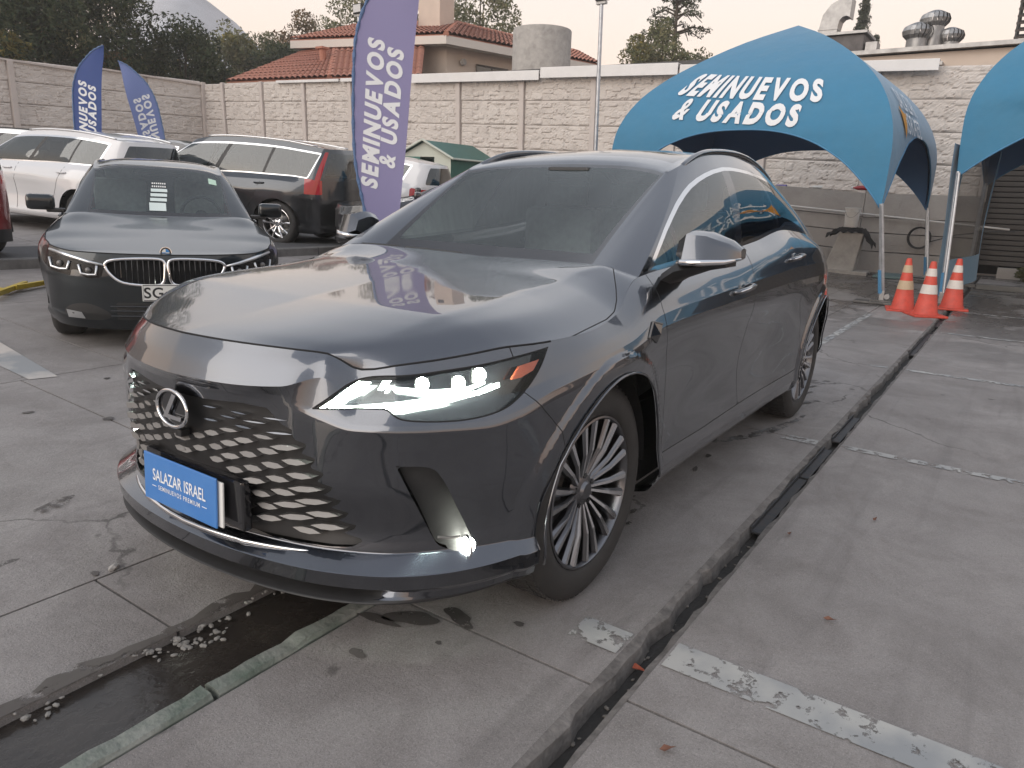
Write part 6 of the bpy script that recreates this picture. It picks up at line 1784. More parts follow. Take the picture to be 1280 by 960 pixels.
LM_RUST = leaf_mat('autumn_leaf', [(.085, .075, .04), (.15, .10, .05), (.20, .12, .06), (.10, .10, .05)])  # autumn browns, lightened for the same haze
LM_CON = leaf_mat('conifer_needle', [(.035, .050, .030), (.06, .075, .045), (.09, .10, .06)])
M_BARK = mat('bark', (.10, .075, .055), rough=.9, noise=(6, .5, 6), bump=(14, .7, .03))
M_TWIG = mat('bare_twig', (.22, .18, .15), rough=.9)

def leaves(rg, centres, radii, per, size, flat=.0):
    V, F = [], []
    C = np.repeat(np.asarray(centres), per, axis=0); R = np.repeat(np.asarray(radii), per)
    n = len(C)
    d = rg.normal(size=(n, 3)); d /= np.linalg.norm(d, axis=1, keepdims=True)
    rr = R*np.cbrt(rg.uniform(.15, 1.25, n))
    p = C+d*rr[:, None]*np.array([1, 1, .85])
    a = rg.normal(size=(n, 3)); a[:, 2] -= flat; a /= np.linalg.norm(a, axis=1, keepdims=True)
    b = np.cross(a, rg.normal(size=(n, 3))); b /= np.linalg.norm(b, axis=1, keepdims=True)
    s = size*rg.uniform(.6, 1.4, n)[:, None]
    w = .42
    V = np.stack([p-a*s*.5, p+b*s*w*.5+a*s*.05, p+a*s*.5, p-b*s*w*.5+a*s*.05], 1).reshape(-1, 3)
    F = np.arange(n*4).reshape(-1, 4)
    return V, F

def tree(name, label, x, y, z0, h, rx, rz, mtl, n=40, per=150, size=.22, seed=1, cz=None, trunk=.22, accents=(), kind=None, group=None, squash=1.0, limbs=9):
    rg = np.random.default_rng(seed)
    t = empty(name, (x, y, z0)); tag(t, label, 'tree', group)
    cz = h-rz if cz is None else cz
    cs, rs_ = [], []
    while len(cs) < n:
        d = rg.normal(size=3); d /= np.linalg.norm(d); q = d*rg.uniform(.35, 1.0)**.6
        if q[2] < -.85: continue
        f = 1-.35*max(0, q[2])
        cs.append((q[0]*rx*f, q[1]*rx*squash*f, cz+q[2]*rz)); rs_.append(rg.uniform(.20, .36)*min(rx, rz))
    bm = bmesh.new()
    top = Vector((rg.normal()*.15, rg.normal()*.15, cz+rz*.5))
    tube(bm, [(0, 0, -.5), (rg.normal()*.1, rg.normal()*.1, cz*.4), tuple(top*.7), tuple(top)], [trunk, trunk*.75, trunk*.45, trunk*.12], seg=7)
    tr = bobj('trunk', bm, M_BARK, t, smooth=True)
    for k in range(min(limbs, n)):
        c = cs[int(k*n/limbs) % n]; zb = min(cz*.55+.3*k/limbs*rz, c[2]-.1)
        bm = bmesh.new(); tube(bm, [(0, 0, zb), (c[0]*.45, c[1]*.45, (zb+c[2])/2+.2), c], [trunk*.4, trunk*.25, trunk*.06], seg=5); bobj('limb', bm, M_BARK, t)
    V, F = leaves(rg, cs, rs_, per, size)
    obj('crown', V, F, mtl, t)
    for (m2, frac, dx, dz) in accents:
        k = rg.permutation(n)[:max(1, int(n*frac))]
        V, F = leaves(rg, np.array(cs)[k]+np.array([dx, 0, dz]), np.array(rs_)[k]*.8, per//2, size)
        obj('foliage_clump', V, F, m2, t)
    return t

def conifer(name, label, x, y, z0, h, r, seed, mtl=None, group=None, n=34, sparse=False, droop=.25):
    rg = np.random.default_rng(seed); t = empty(name, (x, y, z0)); tag(t, label, 'tree', group)
    bm = bmesh.new(); tube(bm, [(0, 0, -.5), (0, 0, h*.5), (rg.normal()*.05*h*.1, 0, h)], [.05*h*.35, .05*h*.22, .01], seg=6); bobj('trunk', bm, M_BARK, t)
    cs, rad = [], []; bm = bmesh.new()
    for i in range(n):
        f = i/(n-1); z = h*(.25+.73*f); L = r*(1-f)**.8+.08*r
        for k in range(5 if not sparse else 4):
            a = rg.uniform(0, 2*math.pi); l = L*rg.uniform(.55, 1.1)
            e = np.array([l*math.cos(a), l*math.sin(a), z-droop*l+rg.normal()*.05]); tube(bm, [(0, 0, z), tuple(e*[.6, .6, 1]+[0, 0, .1*l]), tuple(e)], [.03, .02, .006], seg=4)
            for q in (.35, .6, .8, 1.0): cs.append(e*[q, q, 1]+[0, 0, (1-q)*droop*l]); rad.append(.13*r+.14*l*(1.1-q*.5))
    b = bobj('branches', bm, M_BARK, t); b['kind'] = 'stuff'
    V, F = leaves(rg, cs, rad, 26 if not sparse else 16, .16 if not sparse else .14, flat=.4); obj('crown', V, F, mtl or LM_CON, t); return t

def build_trees():
    # the dark mass over the left wall: single trees side by side
    spots = [(-3.5, -30.5, 8.6, 2.9, 3.4), (-6.3, -31.6, 9.6, 3.1, 3.8), (-9.2, -30.0, 9.0, 2.8, 3.5), (-11.6, -31.5, 9.8, 3.0, 3.9), (-13.9, -30.4, 10.4, 2.8, 3.8), (-16.0, -31.8, 10.6, 2.7, 3.8), (-18.2, -30.4, 8.4, 2.5, 3.1), (-9.5, -33.5, 12.4, 3.3, 4.4), (-14.6, -34.2, 13.0, 3.3, 4.6)]
    labs = ['leftmost dark leafy tree above the left wall at the frame edge', 'dark tree with rust brown leaves rising over the left wall near the frame edge', 'dark green tree above the left wall behind the tall left small flag', 'tall dark tree in the middle of the mass above the left wall',
            'dark tree with brown top above the left wall behind the leaning flag', 'dark drooping tree above the left wall just before its corner', 'lowest dark tree at the right end of the mass by the wall corner', 'tall rear tree with autumn brown leaves behind the left wall', 'tall rear dark tree with pale tips behind the wall corner']
    for i, (x, y, h, rx, rz) in enumerate(spots):
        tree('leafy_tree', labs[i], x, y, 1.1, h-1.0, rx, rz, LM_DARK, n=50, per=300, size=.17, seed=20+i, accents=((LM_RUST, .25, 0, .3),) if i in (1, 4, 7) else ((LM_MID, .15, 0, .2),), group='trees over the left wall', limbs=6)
    for i, (x, y, z, l) in enumerate(((-7.6, -27.6, 4.9, 'yellow leafed shrub top left of the tall small flag'), (-10.2, -27.8, 4.9, 'yellow leafed shrub top right behind the tall small flag'))):
        s = empty('yellow_shrub', (x, y, 1.1)); tag(s, l, 'shrub', 'yellow shrubs peeking over the left wall'); rg = np.random.default_rng(70+i)
        V, F = leaves(rg, [(0, 0, z-.7), (.3, .1, z-.3), (-.3, 0, z-.2), (0, 0, z+.0)], [.45, .4, .35, .3], 90, .2); obj('crown', V, F, LM_YEL, s)
        bm = bmesh.new(); tube(bm, [(0, 0, -.2), (.1, 0, z*.6), (0, 0, z-.2)], [.06, .04, .02], seg=5); bobj('stem', bm, M_BARK, s)
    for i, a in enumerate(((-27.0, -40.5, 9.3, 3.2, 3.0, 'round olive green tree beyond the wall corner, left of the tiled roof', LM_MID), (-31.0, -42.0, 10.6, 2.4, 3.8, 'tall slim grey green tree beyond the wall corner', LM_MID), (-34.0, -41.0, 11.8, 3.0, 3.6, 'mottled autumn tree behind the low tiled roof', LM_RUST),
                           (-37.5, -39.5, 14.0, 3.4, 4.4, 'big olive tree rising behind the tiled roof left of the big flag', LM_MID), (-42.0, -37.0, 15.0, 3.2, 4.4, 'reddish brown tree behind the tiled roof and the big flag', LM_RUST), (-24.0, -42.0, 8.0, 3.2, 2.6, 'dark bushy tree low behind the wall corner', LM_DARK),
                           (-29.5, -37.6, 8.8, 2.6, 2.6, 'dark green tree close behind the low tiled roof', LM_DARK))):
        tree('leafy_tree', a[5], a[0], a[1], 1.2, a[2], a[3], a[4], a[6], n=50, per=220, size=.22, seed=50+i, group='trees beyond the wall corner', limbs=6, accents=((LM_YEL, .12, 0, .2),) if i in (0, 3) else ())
    # a bare tree
    t = empty('bare_tree', (-37.0, -36.0, 1.2)); tag(t, 'bare pale tree with thin twigs behind the tiled roof', 'tree'); rg = np.random.default_rng(5); bm = bmesh.new()
    tube(bm, [(0, 0, 0), (.1, 0, 4), (0, .1, 8)], [.18, .14, .08], seg=6); bobj('trunk', bm, M_TWIG, t); bm = bmesh.new()
    for k in range(46):
        a = rg.uniform(0, 6.28); z = rg.uniform(5, 9.0); l = rg.uniform(.8, 2.6); p1 = np.array([math.cos(a)*l*.6, math.sin(a)*l*.6, z+l*.7]); p2 = p1+[math.cos(a)*.5*l*.6+rg.normal()*.2, math.sin(a)*.3*l, l*.6]
        tube(bm, [(0, 0, z), tuple(p1), tuple(p2)], [.04, .025, .008], seg=4)
    o = bobj('twigs', bm, M_TWIG, t); o['kind'] = 'stuff'
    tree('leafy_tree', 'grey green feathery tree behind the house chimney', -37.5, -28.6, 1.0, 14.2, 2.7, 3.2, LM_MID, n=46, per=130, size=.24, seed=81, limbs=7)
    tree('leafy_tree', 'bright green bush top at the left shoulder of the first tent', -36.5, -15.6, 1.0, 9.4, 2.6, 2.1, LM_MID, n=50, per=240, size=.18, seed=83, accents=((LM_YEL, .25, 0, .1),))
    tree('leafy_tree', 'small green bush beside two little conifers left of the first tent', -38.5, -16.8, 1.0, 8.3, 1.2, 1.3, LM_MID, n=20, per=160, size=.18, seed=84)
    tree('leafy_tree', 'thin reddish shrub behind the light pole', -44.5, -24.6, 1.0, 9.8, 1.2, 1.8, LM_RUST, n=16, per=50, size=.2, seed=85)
    tree('leafy_tree', 'yellow green sapling top above the low tiled roof', -26.8, -33.6, 1.0, 7.0, .6, 1.1, LM_YEL, n=10, per=80, size=.2, seed=86)
    # spreading cedar-like tree
    t = empty('cedar_tree', (-42.6, -17.6, 1.0)); tag(t, 'dark spreading tree with drooping bare-ended branches left of the first tent', 'tree'); rg = np.random.default_rng(9); bm = bmesh.new(); cs = []; rad = []
    for k in range(40):
        a = rg.uniform(0, 6.28); z = rg.uniform(8.6, 12.7); l = rg.uniform(.6, 1.0)*(3.4*(1-(z-8.6)/5.4)); pts = [(0, 0, z), (math.cos(a)*l*.5, math.sin(a)*l*.5, z+.35), (math.cos(a)*l, math.sin(a)*l, z-.05*l+rg.normal()*.2)]
        tube(bm, pts, [.06, .045, .02], seg=4)
        for q in (.45, .7, .95): cs.append((math.cos(a)*l*q, math.sin(a)*l*q, z+.3*(1-abs(q-.5)))); rad.append(.18+.12*(1-q))
    o = bobj('branches', bm, M_BARK, t); o['kind'] = 'stuff'; bm = bmesh.new(); tube(bm, [(0, 0, -.5), (0, 0, 7), (.1, 0, 12.7)], [.3, .2, .04], seg=7); bobj('trunk', bm, M_BARK, t)
    V, F = leaves(rg, cs, rad, 30, .15); obj('crown', V, F, LM_DARK, t)
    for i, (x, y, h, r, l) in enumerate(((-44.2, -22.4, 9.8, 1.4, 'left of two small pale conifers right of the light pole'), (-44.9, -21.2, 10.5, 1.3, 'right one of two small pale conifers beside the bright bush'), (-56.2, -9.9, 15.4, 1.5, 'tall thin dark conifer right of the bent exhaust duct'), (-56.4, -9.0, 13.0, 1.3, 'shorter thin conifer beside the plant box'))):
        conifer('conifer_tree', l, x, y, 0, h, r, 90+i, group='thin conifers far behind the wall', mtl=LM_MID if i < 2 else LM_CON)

def build_hill():
    V, F = [], []; rg = np.random.default_rng(3)
    n = 60; m = 8
    for i in range(n+1):
        a = math.radians(190+95*i/n)
        hh = 250+150*math.exp(-((math.degrees(a)-239)/6)**2)+90*math.exp(-((math.degrees(a)-262)/8)**2)+60*math.sin(i*.5)+rg.normal()*5-90*max(0, (238-math.degrees(a))/12)
        for j in range(m+1):
            R = 1150+120*j; f = (j/m)**.8
            V.append((R*math.cos(a), R*math.sin(a), -20+max(0, hh)*f*1.15+rg.normal()*6*(0 < j < m)))
    for i in range(n):
        for j in range(m): k = i*(m+1)+j; F.append((k, k+m+1, k+m+2, k+1))
    o = obj('hill', V, F, mat('haze_tinted_hillside', (.50, .51, .54), rough=.95, noise=(.004, .35, 6)), smooth=True); tag(o, kind='structure')  # distance haze is put into the pale base colour

# ------------------------------------------------------------------ tents
M_TENT = mat('blue_tent_fabric', (.030, .185, .335), rough=.75, noise=(1.2, .5, 5, (.060, .20, .31)), noise2=(6, .35, 6, (.03, .15, .26)), bump=(3.5, .35, .03), sheen=.3)
M_TENTD = mat('navy_tent_lining', (.05, .12, .24), rough=.85)
M_PRINT = mat('white_fabric_print', (.72, .74, .76), rough=.75)
M_ORANGE = mat('orange_fabric_print', (.62, .27, .03), rough=.75)
M_POLE = mat('tent_pole', (.50, .52, .55), rough=.4, metal=.7, noise=(9, .3, 4))
M_POLEB = mat('blue_pole_sleeve', (.06, .20, .36), rough=.7)

class Tent:
    def __init__(s, name, label, corners, z_leg, peak, arch_z, p=2.6, foot=None, bulge=.04):
        s.root = empty(name, (np.mean([c[0] for c in corners]), np.mean([c[1] for c in corners]), 0)); tag(s.root, label, 'tent')
        s.o = np.array(s.root.location); s.c = np.array(corners, float); s.ctr = np.array([peak[0], peak[1]]); s.zl, s.zp, s.az, s.p = z_leg, peak[2], arch_z, p
        H = s.zp-z_leg
        s.prof = np.array([(1.0, 0), (1.012, .13), (1.015, .26), (1.0, .36), (.955, .46), (.875, .56), (.75, .66), (.55, .775), (.28, .90), (0, 1)]); s.prof[:, 1] = z_leg+H*s.prof[:, 1]
        s.pq = np.linspace(0, 1, 10); s.bulge = bulge
        for i in range(4): s.panel(i)
        foot = foot or [None]*4
        for i in range(4):
            c = s.c[i]; f = np.array(foot[i] if foot[i] is not None else c)
            leg = empty('tent_leg', (f[0]-s.o[0], f[1]-s.o[1], 0), parent=s.root); t = np.array([c[0]-f[0], c[1]-f[1]])
            bm = bmesh.new(); 
            cyl(bm, (t[0], t[1], z_leg+.08), (t[0]*.07, t[1]*.07, .10), .030, seg=8); cyl(bm, (t[0]+.05, t[1]+.02, z_leg+.06), (t[0]*.07+.045, t[1]*.07+.02, .22), .022, seg=8); bobj('pole', bm, M_POLE, leg, smooth=True, angle=40)
            bm = bmesh.new(); cyl(bm, (t[0]*.16/z_leg, t[1]*.16/z_leg, .16), (t[0]*.5/z_leg, t[1]*.5/z_leg, .5), .040, seg=8); bobj('pole_sleeve', bm, M_POLEB, leg, smooth=True, angle=40)
            bm = bmesh.new(); box(bm, (0, 0, .13), (.10, .07, .20), bevel=.01); cyl(bm, (-.05, .07, .12), (.05, .07, .12), .04, seg=10); bobj('foot_joint', bm, M_ZINC, leg)
            bm = bmesh.new(); box(bm, (.02, 0, .022), (.26, .72, .035), bevel=.008); box(bm, (.02, 0, .05), (.12, .3, .03), bevel=.005); bobj('base_plate', bm, mat('tent_base_plate', (.16, .155, .15), rough=.6, metal=.5, noise=(10, .5, 5)), leg)
    def pt(s, i, u, t):
        """point on panel i: u in [-1,1] from corner i to corner i+1, t in [0,1] along the profile"""
        r, z = pchip(s.pq, s.prof, np.array([t]))[0]
        a, b = s.c[i], s.c[(i+1) % 4]; e = a*(1-u)/2+b*(1+u)/2
        mid = (a+b)/2; out = mid-s.ctr; out = out/np.linalg.norm(out)
        w = (1-u*u)
        q = s.ctr+(e-s.ctr)*r+out*w*s.bulge*np.linalg.norm(b-a)*(r**.5 if r > 0 else 0)*(.5 if t < .3 else 1)
        return np.array([q[0]-s.o[0], q[1]-s.o[1], z-.03*w*r*(t > .45)])
    def tz(s, z): return float(np.interp(z, s.prof[:, 1], s.pq))
    def lowt(s, u): return s.tz(s.zl+(s.az-s.zl)*(1-abs(u)**s.p))
    def panel(s, i):
        nu, nt = 44, 26; V, F = [], []
        for a in range(nu+1):
            u = -1+2*a/nu; l = s.lowt(u)
            for b in range(nt+1): V.append(s.pt(i, u, l+(1-l)*b/nt))
        for a in range(nu):
            for b in range(nt): k = a*(nt+1)+b; F.append((k, k+nt+1, k+nt+2, k+1))
        V = np.array(V); T = np.array([(f[0], f[1], f[2]) for f in F]+[(f[0], f[2], f[3]) for f in F]); N = vnormals(V, T)
        if (N[:, :2]*(V[:, :2])).sum() < 0: N = -N
        obj('roof_panel', V, F, M_TENT, s.root, smooth=True)
        obj('panel_lining', V-N*.045, [f[::-1] for f in F], M_TENTD, s.root, smooth=True)
        bm = bmesh.new(); tube(bm, [s.pt(i, u, s.lowt(u)) for u in np.linspace(-1, 1, 41)], .012, seg=6); bobj('edge_hem', bm, M_POLEB, s.root, smooth=True)
    def letter(s, i, V, F, uc, zc, sc_u, sc_z, m=None, name='lettering', lift=.022, flip=1, tilt=0.0):
        """lay flat lettering on panel i: x -> across, y -> height"""
        V2, F2 = subdiv(V, F, .07); W = []
        L = np.linalg.norm(s.c[i]-s.c[(i+1) % 4])
        for v in V2:
            z = zc+v[1]*sc_z-tilt*v[0]; t = s.tz(z); u = uc+flip*v[0]*sc_u*2/L
            p = s.pt(i, u, t); e = .01
            q1, q2 = s.pt(i, u+e, t), s.pt(i, u, t+e); n = np.cross(q1-p, q2-p); n /= np.linalg.norm(n)+1e-9
            if np.dot(n[:2], p[:2]) < 0: n = -n
            W.append(p+n*lift)
        return obj(name, W, F2, m or M_PRINT, s.root)

def logo_text(t, i, uc, zc, s, flip):
    """two-line angular name with an orange wedge at its left"""
    for body, z, w in (('SALAZAR', zc+.20*s, 1.55*s), ('ISRAEL', zc-.16*s, 1.25*s)):
        V, F = text_mesh(body, size=.42*s, shear=.0, bold=.004, space=1.05); V[:, 0] *= w/(V[:, 0].max()-V[:, 0].min())
        V[:, 0] += (w-1.55*s)/2+.30*s+(.15*s if body == 'ISRAEL' else 0)
        t.letter(i, V, F, uc, z, 1, 1, flip=flip)
    V = np.array([(-.62, .05, 0), (-.18, -.05, 0), (-.40, -.40, 0)])*s; V[:, 0] -= .05*s
    t.letter(i, V, [(0, 1, 2)], uc, zc, 1, 1, M_ORANGE, 'logo_wedge', flip=flip)

def build_tents():
    t = Tent('event_tent', 'blue four-legged dome tent with white SEMINUEVOS & USADOS lettering behind the grey crossover', [(-9.80, .13), (-14.28, .25), (-14.5, -4.25), (-10.08, -4.35)], 1.36, (-12.02, -1.95, 4.40), 2.50, foot=[(-9.93, .31), (-14.2, .45), (-14.4, -4.1), (-10.1, -4.1)], bulge=.008)
    # front panel runs from corner 3 (left) to corner 0 (right)
    for body, z, w, uo in (('SEMINUEVOS', 3.18, 2.85, -.03), ('& USADOS', 2.78, 2.25, -.06)):
        V, F = text_tight(body, .37, w, bold=.05, gap=.16)
        t.letter(3, V, F, uo, z, 1, 1, tilt=.088)
    logo_text(t, 0, -.42, 2.80, 1.05, 1)
    t2 = Tent('event_tent', 'second blue dome tent cut by the right frame edge, with a clear-windowed side curtain', [(-10.1, 5.6), (-14.6, 5.7), (-14.6, 1.10), (-10.42, .96)], 1.84, (-12.3, 3.35, 4.75), 2.75, p=2.2, foot=[None, None, (-14.2, 1.12), (-10.25, 1.05)])
    logo_text(t2, 3, 0, 3.30, 1.45, 1)
    # side curtain between its left legs: blue fabric with a dusty clear window
    M_PVC = glass('dusty_clear_window', (.80, .79, .77), .62, rough=.25, ior=1.3)
    a, b = np.array([-10.30, .90]), np.array([-14.5, 1.25])
    def cp(s, z): q = a+(b-a)*s; return (q[0], q[1]+.03*math.sin(s*9+z*2)+.05*(1-z/2)*0, z)
    def pan(name, s0, s1, z0, z1, m, par):
        n = 10; V, F = [], []
        for i in range(n+1):
            for j in range(7): V.append(cp(s0+(s1-s0)*i/n, z0+(z1-z0)*j/6))
        for i in range(n):
            for j in range(6): k = i*7+j; F.append((k, k+7, k+8, k+1))
        return obj(name, V, F, m, par, smooth=True)
    cu = empty('side_curtain', (0, 0, 0)); tag(cu, 'blue side curtain with a dusty clear window hanging on the second tent', 'curtain')
    pan('fabric_panel', .0, .22, .12, 2.3, M_TENT, cu); pan('fabric_panel', .22, 1.0, .12, .62, M_TENT, cu); pan('clear_window', .22, .97, .62, 2.45, M_PVC, cu); pan('fabric_panel', .97, 1.0, .62, 2.45, M_TENT, cu)

# ------------------------------------------------------------------ feather flags
CR = np.array([math.sin(3.74182), -math.cos(3.74182), 0.0])   # along the picture, in the ground plane
M_FLAGB = None
def flag_mat(name, c):
    m = bpy.data.materials.new(name); m.use_nodes = True; nt = m.node_tree; L = nt.links.new; b = nt.nodes['Principled BSDF']; b.inputs['Base Color'].default_value = (*c, 1); b.inputs['Roughness'].default_value = .7
    t = nt.nodes.new('ShaderNodeBsdfTranslucent'); t.inputs[0].default_value = (*[min(1, x*1.5) for x in c], 1); ms = nt.nodes.new('ShaderNodeMixShader'); ms.inputs[0].default_value = .45
    L(b.outputs[0], ms.inputs[1]); L(t.outputs[0], ms.inputs[2]); L(ms.outputs[0], nt.nodes['Material Output'].inputs[0]); return m
def feather_flag(label, base, right, sc, mirror, mtl, sleeve, zb, lean=0.0, up=0.0):
    """outline in metres for the big flag; right = unit vector along its width"""
    f = empty('feather_flag', tuple(base)); tag(f, label, 'flag', 'feather flags in the lot')
    R = np.array(right, float); Nn = np.array([-R[1], R[0], 0.0]); mir = -1 if mirror else 1
    left = np.array([(-.13, -.02), (-.20, .35), (-.27, .75), (-.285, 1.28), (-.265, 1.85), (-.215, 2.2), (-.08, 2.53), (.10, 2.74), (.30, 2.92), (.53, 3.03)])
    righ = np.array([(.250, .15), (.290, .5), (.335, .9), (.378, 1.4), (.425, 1.9), (.458, 2.2), (.490, 2.53), (.512, 2.74), (.530, 2.92), (.545, 3.045)])
    def P(s, t):
        i = np.array([t*9]); a = cspline(np.arange(10), left, i)[0]; b = cspline(np.arange(10), righ, i)[0]
        q = a+(b-a)*s; w = .035*math.sin(5*t+2.5*s)*(s*.7+.3)+.014*math.sin(14*t+3*s)*s
        x = (q[0]+lean*q[1])*sc*mir; z = q[1]*sc+zb
        return R*x+Nn*w*sc+np.array([0, 0, z])
    V, F = [], []; ns, nt = 10, 60
    for i in range(nt+1):
        for j in range(ns+1): V.append(P(j/ns, i/nt))
    for i in range(nt):
        for j in range(ns): k = i*(ns+1)+j; F.append((k, k+1, k+ns+2, k+ns+1))
    obj('flag_cloth', V, F, mtl, f, smooth=True)
    bm = bmesh.new(); tube(bm, [P(0, i/60)+Nn*.0 for i in range(61)], [(.018+.006*math.sin(i*2.1))*sc for i in range(61)], seg=6); bobj('pole_sleeve', bm, sleeve, f, smooth=True)
    p0 = P(0, 0); bm = bmesh.new(); tube(bm, [tuple(p0), (p0[0]*.9, p0[1]*.9, zb*.5), (p0[0]*.85, p0[1]*.85, 0.02)], .014, seg=6); bobj('flag_pole', bm, M_POLE, f)
    bm = bmesh.new(); box(bm, (p0[0]*.85, p0[1]*.85, .03), (.42, .05, .04), bevel=.008); box(bm, (p0[0]*.85, p0[1]*.85, .03), (.05, .42, .042), bevel=.008); bobj('cross_base', bm, M_BLACK, f)
    # lettering climbing the cloth, both lines, printed on the near side
    for body, x0, z0, x1, z1, hh in (('SEMINUEVOS', -.110, .44, .005, 2.12, .185), ('& USADOS', .105, .68, .228, 2.02, .180)):
        L = math.hypot(x1-x0, z1-z0); V0, F0 = text_tight(body, hh*1.1, L, bold=.048, gap=.16, shear=.20); V0, F0 = subdiv(V0, F0, .06); V0[:, 0] += L/2
        d = np.array([(x1-x0)/L, (z1-z0)/L]); n = np.array([-d[1], d[0]]); W = []
        zz = np.linspace(0, 1, 200); la = cspline(np.arange(10), left, zz*9); lb = cspline(np.arange(10), righ, zz*9)
        for v in V0:
            q = np.array([x0, z0+up])+d*v[0]+n*v[1]
            t = q[1]; k = np.interp(t, (la[:, 1]+lb[:, 1])/2, zz)
            for _ in range(3):
                a = cspline(np.arange(10), left, np.array([k*9]))[0]; b = cspline(np.arange(10), righ, np.array([k*9]))[0]
                s = (q[0]-a[0])/(b[0]-a[0]); zc = a[1]+(b[1]-a[1])*s; k = np.clip(k+(q[1]-zc)/3.04, 0, 1)
            s = np.clip(s, .015, .985)
            W.append(P(s, k)-Nn*.006*sc if True else 0)
        toC = np.array([2.09, 1.96, 1.3])-np.array(base)
        if np.dot(-Nn, toC) < 0: W = [w+Nn*.012*sc for w in W]
        obj('lettering', W, F0, M_PRINT, f)
    return f

def build_flags():
    m1 = flag_mat('violet_flag_cloth', (.29, .265, .44)); m2 = flag_mat('blue_flag_cloth', (.06, .10, .28)); m3 = flag_mat('pale_blue_flag_cloth', (.16, .21, .42))
    sl = mat('blue_sleeve', (.10, .17, .32), rough=.7, bump=(30, .8, .02))
    b = np.array([-4.42, -4.54, 0.0]); b[2] = gz_(b[0], b[1])
    feather_flag('large violet SEMINUEVOS & USADOS feather flag just behind the grey crossover', b, CR, 1.0, False, m1, sl, .95-b[2])
    b = np.array([-6.93, -16.5, 0]); b[2] = gz_(b[0], b[1]); feather_flag('dark blue feather flag standing upright behind the white car', b, CR, 1.0, False, m2, sl, .50, lean=.02, up=.17)
    b = np.array([-8.52, -16.21, 0]); b[2] = gz_(b[0], b[1]); feather_flag('paler blue leaning feather flag seen from behind with mirrored letters', b, CR, .98, True, m3, sl, .42, lean=.10, up=.17)

